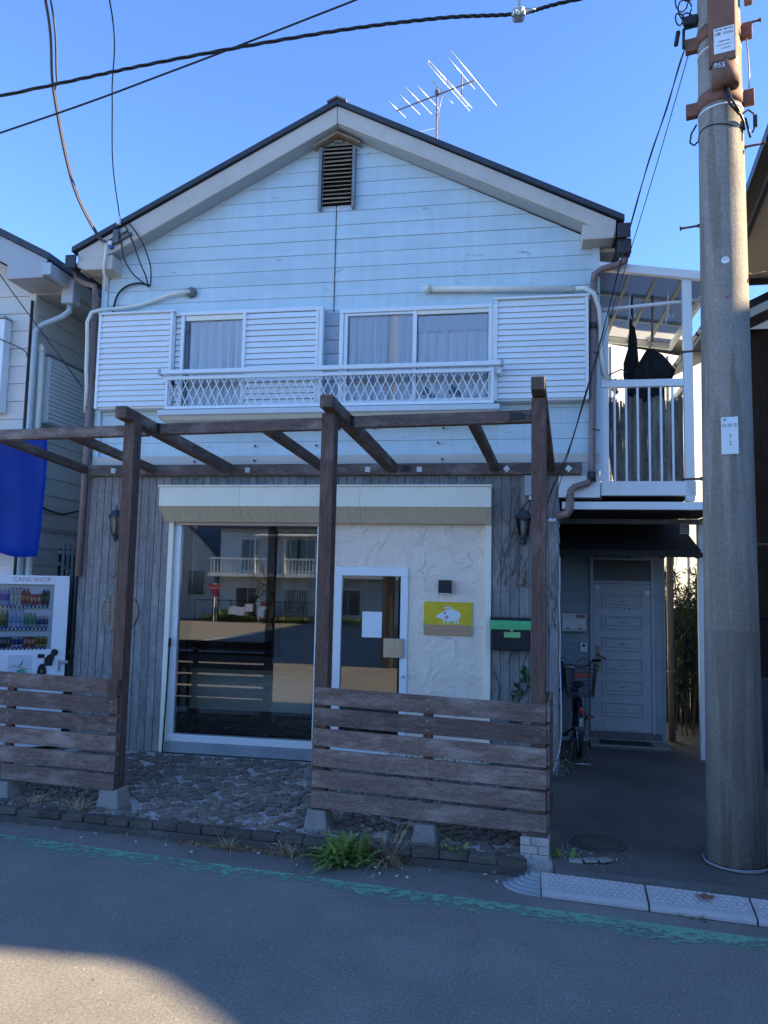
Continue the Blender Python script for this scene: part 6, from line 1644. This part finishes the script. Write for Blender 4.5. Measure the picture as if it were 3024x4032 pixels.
for k in range(14): b.bm.faces.new((cc, vv[k], vv[(k+1) % 14]))
m_dry = leafmat('dry_brown_leaf', (.42, .22, .10), .25, .7, .1)
bmesh.ops.solidify(b.bm, geom=list(b.bm.faces), thickness=.002)
tag(b.obj('dry_leaf', m_dry), 'single dry brown leaf on the star-patterned ramp', 'leaf')
# round cover and slab patch on the driveway
mh = tag(B().lathe([(.0, .0), (.20, .0), (.205, .004), (.19, .009), (.0, .009)], (.62, -2.0, .0905), 36).obj('manhole_cover', mat('dark_iron_cover', (.075, .068, .06), .6, .2, 20)), 'round dark drain cover sunk in the driveway near the brick pier', 'manhole cover')
b = B(); b.lathe([(.15, .0), (.155, .003), (.145, .003)], (.62, -2.0, .0995), 36); b.lathe([(.02, 0), (.015, .004)], (.64, -1.97, .0995), 12); b.obj('cover_ring', mat('cover_edge', (.085, .077, .068), .6), mh)
b = B(); rg = random.Random(4)
for k in range(3): 
    x, y = .42+.10*k, -2.44+.02*k
    M_ = Matrix.Translation((x, y, .10+.004*k)) @ Matrix.Rotation(.3*k, 4, 'Z'); b.box(-.045, .045, -.035, .035, -.008, .010, .005, M=M_)
tag(b.obj('broken_concrete', m_conc), 'broken concrete bits at the foot of the brick pier', 'rubble', kind='stuff')

# ================================================================ PLANTS
def stem_curve(p, d, ln, bend, n_=6):
    out = [Vector(p)]; d = Vector(d).normalized(); q = Vector(p)
    for i in range(n_):
        d = (d+Vector(bend)/n_).normalized(); q = q+d*ln/n_; out.append(q.copy())
    return out
def blade(b, pts_, w):
    prev = None; n_ = len(pts_)
    for i, q in enumerate(pts_):
        t_ = pts_[min(i+1, n_-1)]-pts_[max(i-1, 0)]; s = t_.cross(Vector((0, 0, 1)))
        if s.length < 1e-5: s = Vector((1, 0, 0))
        s.normalize(); ww = w*(1-i/(n_-1))**.7 if i else w*.7
        a, c_ = b.bm.verts.new(q+s*ww), b.bm.verts.new(q-s*ww)
        if prev: b.bm.faces.new((prev[0], a, c_, prev[1]))
        prev = (a, c_)
m_weed = leafmat('fresh_weed_leaf', (.24, .33, .085), .45, .5, .3)
m_straw = leafmat('dry_straw', (.50, .36, .20), .3, .8, .2)
m_grass = leafmat('green_blade', (.18, .23, .07), .35, .6, .25)
def jagged_leaf(b, p, d, ln, w, rg):
    N = 14
    pts_ = stem_curve(p, d, ln, (d.x*.8, d.y*.8, -1.0), N)
    spine = []; side = []
    for i, q in enumerate(pts_):
        t_ = (pts_[min(i+1, N)]-pts_[max(i-1, 0)]).normalized(); s = t_.cross(Vector((0, 0, 1)))
        if s.length < 1e-4: s = Vector((1, 0, 0))
        s.normalize(); u_ = i/N
        ww = w*math.sin(math.pi*min(1, .06+u_*.92))**.7*(1.35 if i % 2 else .32)*rg.uniform(.8, 1.2)
        back = -t_*(ww*.4 if i % 2 else 0)
        spine.append(b.bm.verts.new(q)); side.append((b.bm.verts.new(q+s*ww+back+Vector((0, 0, ww*.3))), b.bm.verts.new(q-s*ww+back+Vector((0, 0, ww*.3)))))
    for i in range(N):
        b.bm.faces.new((spine[i], side[i][0], side[i+1][0], spine[i+1])); b.bm.faces.new((spine[i], spine[i+1], side[i+1][1], side[i][1]))
def weed(x, y, z, n_, ln, label, seed, name='dandelion_weed'):
    rg = random.Random(seed); b = B()
    for k in range(n_):
        a = rg.uniform(0, 6.28); el = rg.uniform(.4, 1.45); st = Vector((x+rg.gauss(0, .075), y+rg.gauss(0, .04), z))
        d = Vector((math.cos(a)*math.cos(el), math.sin(a)*math.cos(el)*.8, math.sin(el)))
        jagged_leaf(b, st, d, ln*rg.uniform(.6, 1.15), .028*rg.uniform(.7, 1.2), rg)
    return tag(b.obj(name, m_weed, None, True), label, 'weed')
weed(-1.20, kerb_y(-1.2)-.10, .0, 120, .25, 'big bushy green dandelion weed growing from the gutter', 3)
weed(-.42, kerb_y(-.4)+.10, .09, 10, .10, 'small green weed between the bricks near the pier', 5)
weed(.33, -2.36, .09, 9, .08, 'small green sprout beside the brick pier on the driveway', 6)
def tuft(x, y, z, n_, ln, label, seed, m=None, heads=0, name='dry_grass_tuft'):
    rg = random.Random(seed); b = B()
    for k in range(n_):
        a = rg.uniform(0, 6.28); el = rg.uniform(.5, 1.45); d = Vector((math.cos(a)*math.cos(el), math.sin(a)*math.cos(el), math.sin(el)))
        p = Vector((x+rg.gauss(0, .035), y+rg.gauss(0, .02), z)); c_ = stem_curve(p, d, ln*rg.uniform(.4, 1.1), (math.cos(a)*.9, math.sin(a)*.9, -1.1*rg.random()), 6)
        blade(b, c_, .0045)
        if k < heads:
            q = c_[-1]; t_ = (c_[-1]-c_[-2]).normalized()
            for i in range(7): leaf_quad(b, q+t_*i*.006, (t_+rvec(rg)*.7).normalized(), rvec(rg), .02, .007)
    return tag(b.obj(name, m or m_straw, None, True), label, 'grass')
tuft(-.86, kerb_y(-.86)-.03, .005, 70, .46, 'tall dry grass tuft arching over the kerb between footing and weed', 8, None, 14)
tuft(-.48, kerb_y(-.5)+.08, .088, 34, .22, 'thin half-green grass tuft beside the middle footing', 9, m_grass, 4)
tuft(-2.10, kerb_y(-2.1)-.05, .005, 50, .20, 'dry straw tuft lying against the kerb below the cobbles', 10, None, 3)
tuft(-1.62, kerb_y(-1.62)-.07, .005, 60, .20, 'dry straw tuft tangled with dead leaves beside the dandelion weed', 11, None, 3)
tuft(-3.50, kerb_y(-3.5)+.18, .088, 40, .24, 'dry grass tuft beside the post footing under the far fence', 12, None, 8)
tuft(-3.95, kerb_y(-3.9)+.22, .088, 36, .20, 'dry grass lying in the gravel behind the pale footing', 13, None, 6)
tuft(-4.75, kerb_y(-4.7)+.05, .08, 18, .2, 'sparse dry grass at the kerb beside the pale footing block', 14, None, 4)
tuft(.76, -2.75, .086, 16, .05, 'tiny green sprigs at the joint behind the ramps', 15, m_grass)
tuft(1.25, -2.80, .086, 16, .06, 'tiny green sprigs behind the ramp with the dry leaf', 16, m_grass)
tuft(1.10, -3.0, .006, 24, .05, 'tiny weeds along the toe of the ramp with the leaf', 17, m_grass)
# leaf litter in the gutter
rg = random.Random(31); b = B()
for k in range(520):
    x = rg.choice((rg.gauss(-1.75, .28), rg.gauss(-2.2, .25), rg.uniform(-4.5, -.1))); y = kerb_y(x)-abs(rg.gauss(.0, .05))-.01
    p = Vector((x, y, .008+rg.uniform(0, .012))); d = rvec(rg); d.z *= .25; d.normalize()
    leaf_quad(b, p, d, Vector((rg.uniform(-.3, .3), rg.uniform(-.3, .3), 1)).normalized(), rg.uniform(.015, .045), rg.uniform(.008, .02))
tag(b.obj('leaf_litter', m_dry), 'dry leaf litter and straw gathered in the gutter', 'litter', kind='stuff')
b = B()
for k in range(26): 
    x = rg.uniform(-4.5, .2); M_ = Matrix.Translation((x, kerb_y(x)-rg.uniform(.02, .25), .009)) @ Matrix.Rotation(rg.uniform(0, 3), 4, 'Z'); s_ = rg.uniform(.005, .013); b.box(-s_, s_, -s_*.6, s_*.6, -.004, .006, .002, M=M_)
tag(b.obj('pale_pebbles', m_grav), 'pale pebbles and scraps in the gutter', 'pebbles', kind='stuff')
# low green cover at the foot of the plaster wall, behind the fence
rg = random.Random(41); b = B()
for k in range(2600):
    x = rg.uniform(-1.35, .2); y = -.08-abs(rg.gauss(0, .22)); z = .09+abs(rg.gauss(0, .085))*(1-.5*abs(y))
    if y < -.75: continue
    leaf_quad(b, Vector((x, y, z)), rvec(rg), rvec(rg), rg.uniform(.02, .04), .016)
tag(b.obj('ground_cover', leafmat('moss_green_leaf', (.09, .15, .04))), 'low green plants growing along the wall behind the fence', 'ground cover', kind='stuff')
# ivy and dead vines on the right boards
ivy = thing('ivy', 'ivy sprig climbing the grey boards below the letter box', 'ivy', (.05, -.06, .5))
b = B(); b.tube(cr([(.0, -.07, .60), (.02, -.06, .8), (.03, -.06, .95), (.07, -.06, 1.10), (.09, -.06, 1.18)], 5), .005, 5); b.tube(cr([(-.03, -.06, .75), (.06, -.058, .86), (.14, -.058, .98)], 4), .006, 5); b.tube(cr([(-.19, -.058, .70), (-.16, -.058, .95), (-.22, -.058, 1.12)], 4), .005, 5); b.obj('stem', m_bark, ivy)
rg = random.Random(51); m_ivy = leafmat('ivy_leaf', (.06, .13, .045), .35, .4, .15)
ib = B(); pts_ = [(0, 0, 0), (.018, 0, -.006), (.012, .002, .016), (.022, 0, .026), (.004, .002, .028), (0, 0, .045), (-.004, .002, .028), (-.022, 0, .026), (-.012, .002, .016), (-.018, 0, -.006)]
ib.poly(pts_); bmesh.ops.solidify(ib.bm, geom=list(ib.bm.faces), thickness=.001); im = ib.mesh('ivy_leaf', m_ivy)
for k in range(62):
    t_ = rg.random(); q = Vector((0, 0, .60)).lerp(Vector((.09, 0, 1.2)), t_)
    link_mesh('leaf', im, (q.x+rg.gauss(0, .035), -.064-rg.uniform(0, .03), q.z+rg.gauss(0, .03)), ivy, (rg.uniform(-.5, .5), rg.uniform(2.2, 4.0), rg.uniform(-.7, .7)), (rg.uniform(.7, 1.5),)*3)
dv = B(); rg = random.Random(61)
for k in range(20):
    x0 = rg.uniform(-.20, .12); z0 = rg.choice((1.2, 2.0, 2.1, 2.3, 2.5)); p = [Vector((x0, -.05, z0))]
    d = Vector((rg.uniform(-.5, .5), 0, 1)).normalized()
    for i in range(9):
        d = (d+Vector((rg.uniform(-.5, .5), 0, rg.uniform(-.1, .2)))).normalized(); q = p[-1]+d*.06; q.x = min(.40, max(-.235, q.x)); q.y = -.05-.004*(i % 2); p.append(q)
    dv.tube(p, [.0042-.0003*i for i in range(10)], 4)
for k in range(10):
    x0 = rg.uniform(.30, .42); z0 = rg.uniform(1.4, 2.0); p = [Vector((x0, -.05, z0))]
    for i in range(6): p.append(Vector((min(.42, max(.28, p[-1].x+rg.uniform(-.05, .05))), -.05, p[-1].z+.06)))
    dv.tube(p, .0025, 4)
tag(dv.obj('dead_vine', mat('dead_vine', (.15, .12, .095), .9, .2)), 'dry bare vines clinging to the grey boards round the lantern', 'vine')
# potted sprig at the corner of the boards
rg = random.Random(71); b = B()
for k in range(90): leaf_quad(b, Vector((.47+rg.gauss(0, .05), -.20+rg.gauss(0, .06), .12+abs(rg.gauss(.12, .09)))), rvec(rg), rvec(rg), .03, .022)
tag(b.obj('small_shrub', leafmat('pale_shrub_leaf', (.16, .18, .12))), 'small pale-leaved shrub at the corner of the boarded wall', 'shrub')
# narrow-leaved evergreen behind the passage
nd = thing('nandina_bush', 'tall narrow-leaved bush growing behind the entry corner', 'bush', (2.25, 3.0, .08))
rg = random.Random(81); b = B(); lb = B()
for k in range(14):
    x, y = 2.28+rg.gauss(0, .12), 3.0+rg.gauss(0, .25); top = rg.uniform(1.2, 2.35)
    c_ = cr([(x, y, .08), (x+rg.gauss(0, .06), y, top*.5), (x+rg.gauss(0, .1), y+rg.gauss(0, .1), top)], 5); b.tube(c_, .009, 5)
    for i in range(4, 11):
        q = c_[min(i, len(c_)-1)]
        for j in range(52):
            d = rvec(rg); leaf_quad(lb, q+rvec(rg)*rg.uniform(0, .16), (d+Vector((0, 0, .2))).normalized(), rvec(rg), rg.uniform(.07, .13), .017)
b.obj('stem', m_bark, nd); lb.obj('foliage', m_leaf_dark, nd)
bf = thing('board_fence', 'dark board fence behind the narrow-leaved bush', 'fence', (2.6, 3.75, .06))
for k in range(9): B().box(1.98+.13*k, 1.98+.13*k+.122, 3.72, 3.745, .06, 1.72+.01*(k % 2)).obj('board', m_brownwall, bf)
B().box(1.98, 3.15, 3.747, 3.79, 1.3, 1.37).obj('rail', m_brownwall, bf)
# dark mesh fence at the very right, half hidden by the pole
mf = thing('mesh_fence', 'dark chain-link fence behind the utility pole', 'fence', (2.6, 1.9, .09))
b = B(); b.tube([(2.36, 1.9, .09), (2.36, 1.9, 1.85), (2.42, 1.9, 1.95), (2.50, 1.9, 1.85), (2.50, 1.9, .09)], .02, 8); b.obj('post', m_blackmat, mf)
b = B(); b.tube([(2.55, 1.6, .09), (2.55, 1.6, 1.6), (2.6, 1.6, 1.68), (4.2, 1.6, 1.68)], .02, 8)
for k in range(24):
    x = 2.58+.07*k; b.tube([(x, 1.6, 1.65), (x+.6, 1.6, .35)], .003, 4); b.tube([(x+.6, 1.6, 1.65), (x, 1.6, .35)], .003, 4)
b.obj('mesh_panel', m_blackmat, mf)
tag(B().box(2.42, 4.5, .80, .95, .085, 1.05, .01).obj('low_wall', mat('dark_blue_grey_wall', (.035, .045, .06), .8, .2, 4)), 'low dark wall at the foot of the corner house behind the pole', 'wall')
rg = random.Random(91); b = B()
for k in range(500): leaf_quad(b, Vector((2.35+abs(rg.gauss(0, .2)), -1.0+rg.gauss(0, .3), .12+abs(rg.gauss(0, .22)))), rvec(rg), rvec(rg), .06, .03)
tag(b.obj('green_shrub', m_grass, None, True), 'small green shrub just behind the foot of the utility pole', 'shrub')

# ================================================================ ACROSS THE STREET (seen mirrored in the shop window)
opp = thing('apartment_house', 'pale two-storey apartment house with long balcony across the street', 'house', (-12, -30, -.1))
m_opp = mat('grey_white_render', (.72, .70, .66), .8, .06, 2); m_oppw = mat('balcony_cream', (.88, .84, .74), .6, .05)
B().box(-14.6, -5.0, -36, -28.2, -.1, 4.6).obj('wall', m_opp, opp)
B().box(-14.7, -5.0, -28.2, -26.9, 2.15, 2.30).obj('balcony_slab', m_oppw, opp)
B().box(-14.65, -5.0, -27.0, -26.92, 2.98, 3.06).obj('balcony_rail', m_oppw, opp)
rb = B().box(-.03, .03, -.015, .015, -.34, .34).mesh('balcony_bar', m_oppw)
for k in range(56): link_mesh('balcony_bar', rb, (-14.55+.17*k, -26.96, 2.64), opp)
B().prism([(-28.2, 4.25), (-26.8, 4.10), (-26.8, 4.16), (-28.2, 4.31)], 'x', -12.4, -5).obj('balcony_roof', m_oppw, opp)
for x in (-12.4, -10.9): B().box(x, x+.08, -26.98, -26.9, 2.2, 4.12).obj('balcony_post', m_oppw, opp)
b = B(); b.prism([(-37, 4.5), (-32, 6.3), (-27.6, 4.5), (-27.6, 4.6), (-32, 6.45), (-37, 4.6)], 'x', -15, -4.6); b.obj('roof', m_roof, opp)
m_win = mat('dark_window', (.03, .035, .045), .1, .1, spec=.6)
for (x0, x1, z0, z1) in ((-13.7, -12.5, .3, 1.6), (-13.5, -12.6, 2.5, 4.0), (-11.3, -10.6, 2.5, 4.0), (-10.55, -9.7, 2.5, 4.0), (-11.2, -10.0, .45, 1.55), (-8.6, -7.4, .4, 1.6), (-8.6, -7.2, 2.5, 4.0)):
    w = B().box(x0-.06, x1+.06, -28.2, -28.16, z0-.06, z1+.06).obj('window', m_alu, opp)
    B().box(x0, (x0+x1)/2-.02, -28.16, -28.15, z0, z1).obj('pane', m_win, w); B().box((x0+x1)/2+.02, x1, -28.16, -28.15, z0, z1).obj('pane', m_win, w)
b = B()
for k in range(14): b.box(-11.2+.09*k, -11.17+.09*k, -28.1, -28.07, .4, 1.6)
b.obj('window_grille', m_alu, opp)
# cream gabled house further left, sunlit side
oh = thing('gabled_house', 'cream gabled house catching the sun across the street', 'house', (-18, -31, -.1))
b = B(); b.prism([(-19.5, -.1), (-15.2, -.1), (-15.2, 3.2), (-17.2, 5.2), (-19.5, 3.2)], 'y', -34, -29); b.obj('wall', m_far, oh)
b = B(); b.prism([(-19.8, 3.0), (-17.2, 5.35), (-14.9, 3.0), (-14.9, 3.1), (-17.2, 5.5), (-19.8, 3.1)], 'y', -34.2, -28.8); b.obj('roof', m_roof, oh)
B().box(-16.6, -15.8, -29, -28.95, 1.2, 2.4).obj('window', m_win, oh)
# brick-red building behind the camera side, seen in the door glass
rbh = thing('red_building', 'dull red building across the street beside the utility pole', 'building', (-6, -24, -.1))
B().box(-4.9, 3.5, -34, -27.5, -.1, 3.6).obj('wall', mat('dull_red_siding', (.30, .13, .11), .7, .1, 3), rbh)
b = B(); b.prism([(-5.2, 3.5), (-.8, 5.2), (3.8, 3.5), (3.8, 3.6), (-.8, 5.35), (-5.2, 3.6)], 'y', -34.3, -27.1); b.obj('roof', m_roof, rbh)
for k in range(4): B().box(-4.4+2*k, -3.4+2*k, -27.5, -27.46, .8, 2.2).obj('window', m_win, rbh)
# bare tree, stop sign, tank, mesh fence with notices
bt = B(); rg = random.Random(101)
def branch(p, d, ln, r_, lev):
    q = [Vector(p)]; d = Vector(d)
    for i in range(4): d = (d+rvec(rg)*.25).normalized(); q.append(q[-1]+d*ln/4)
    bt.tube(q, [r_*(1-.12*i) for i in range(5)], 6)
    if lev:
        for k in range(3): branch(q[2+k % 3], (d+rvec(rg)*1.0+Vector((0, 0, .2))).normalized(), ln*.62, r_*.5, lev-1)
branch((-11.5, -26.2, -.02), (0, 0, 1), 1.6, .13, 3)
tag(bt.obj('bare_tree', m_bark, None, True), 'pollarded bare tree before the apartment house across the street', 'tree')
ss = thing('stop_sign', 'red triangular road sign on a white post across the street', 'road sign', (-14.1, -26.4, -.01))
b = B(); b.tube([(-14.1, -26.4, -.01), (-14.1, -26.4, 1.8)], .03, 8); b.obj('post', m_white, ss)
b = B(); b.prism([(-14.45, 1.75), (-13.75, 1.75), (-14.1, 1.12)], 'y', -26.36, -26.34); b.obj('plate', mat('sign_red', (.45, .03, .03), .4), ss)
lettering('止まれ', .16, (-14.1, -26.335, 1.58), m_white, ss, (R(90), 0, R(180)))
tk = tag(B().lathe([(.22, -.02), (.24, .1), (.24, 1.0), (.15, 1.15), (0, 1.18)], (-12.05, -27.2, 0), 16).obj('gas_cylinder', m_white), 'white gas cylinder by the wall across the street', 'cylinder')
nf = thing('street_fence', 'dark mesh fence with posted notices across the street', 'fence', (-12, -26.75, 0))
b = B()
for k in range(9): b.tube([(-15.2+.9*k, -26.75, -.01), (-15.2+.9*k, -26.75, 1.0)], .025, 6)
b.tube([(-15.2, -26.75, 1.0), (-8, -26.75, 1.0)], .02, 6)
for k in range(80): b.tube([(-15.2+.09*k, -26.75, .05), (-15.2+.09*k+.5*(1 if k % 2 else -1), -26.75, 1.0)], .005, 3)
b.obj('mesh_panel', m_blackmat, nf)
for (x, z, s_) in ((-13.3, .55, .2), (-12.9, .5, .2), (-12.5, .68, .18)): B().box(x-s_, x+s_, -26.72, -26.71, z-s_, z+s_).obj('notice', m_white, nf)
pb = tag(B().box(-11.95, -11.25, -26.5, -26.47, .25, 1.0).obj('poster_board', m_white), 'white poster board with red print across the street', 'poster'); B().box(-11.85, -11.35, -26.469, -26.46, .8, .95).obj('red_print', bpy.data.materials['sign_red'], pb); B().box(-11.62, -11.4, -26.469, -26.46, .35, .6).obj('dark_print', m_black, pb)
b = B(); b.tube([(-11.9, -26.485, -.01), (-11.9, -26.485, .3)], .02, 6); b.tube([(-11.3, -26.485, -.01), (-11.3, -26.485, .3)], .02, 6); b.obj('board_leg', m_steel, pb)
rg = random.Random(111); b = B()
for k in range(5000):
    x = rg.uniform(-15, -7); p = Vector((x, -27.4+rg.uniform(-.5, .6), 0)); h = rg.uniform(.2, .6)*(1.3 if -14 < x < -12.5 else .7)
    leaf_quad(b, p, (Vector((0, 0, 1))+rvec(rg)*.5).normalized(), rvec(rg), h, .03)
tag(b.obj('verge_grass', m_grass), 'rough grass along the mesh fence across the street', 'grass', kind='stuff')
B().poly([(-10.15, -15.3, .006), (-10.0, -15.3, .006), (-9.5, -19.3, .006), (-9.65, -19.3, .006)]).obj('road_marking', m_white)['kind'] = 'structure'
up2 = thing('utility_pole', 'second concrete utility pole on the far side of the street', 'utility pole', (-3.0, -10.0, 0))
b = B(); b.lathe([(.16, -.01), (.12, 9.2), (0, 9.22)], (-3.0, -10, 0), 20); b.obj('shaft', m_pole, up2)
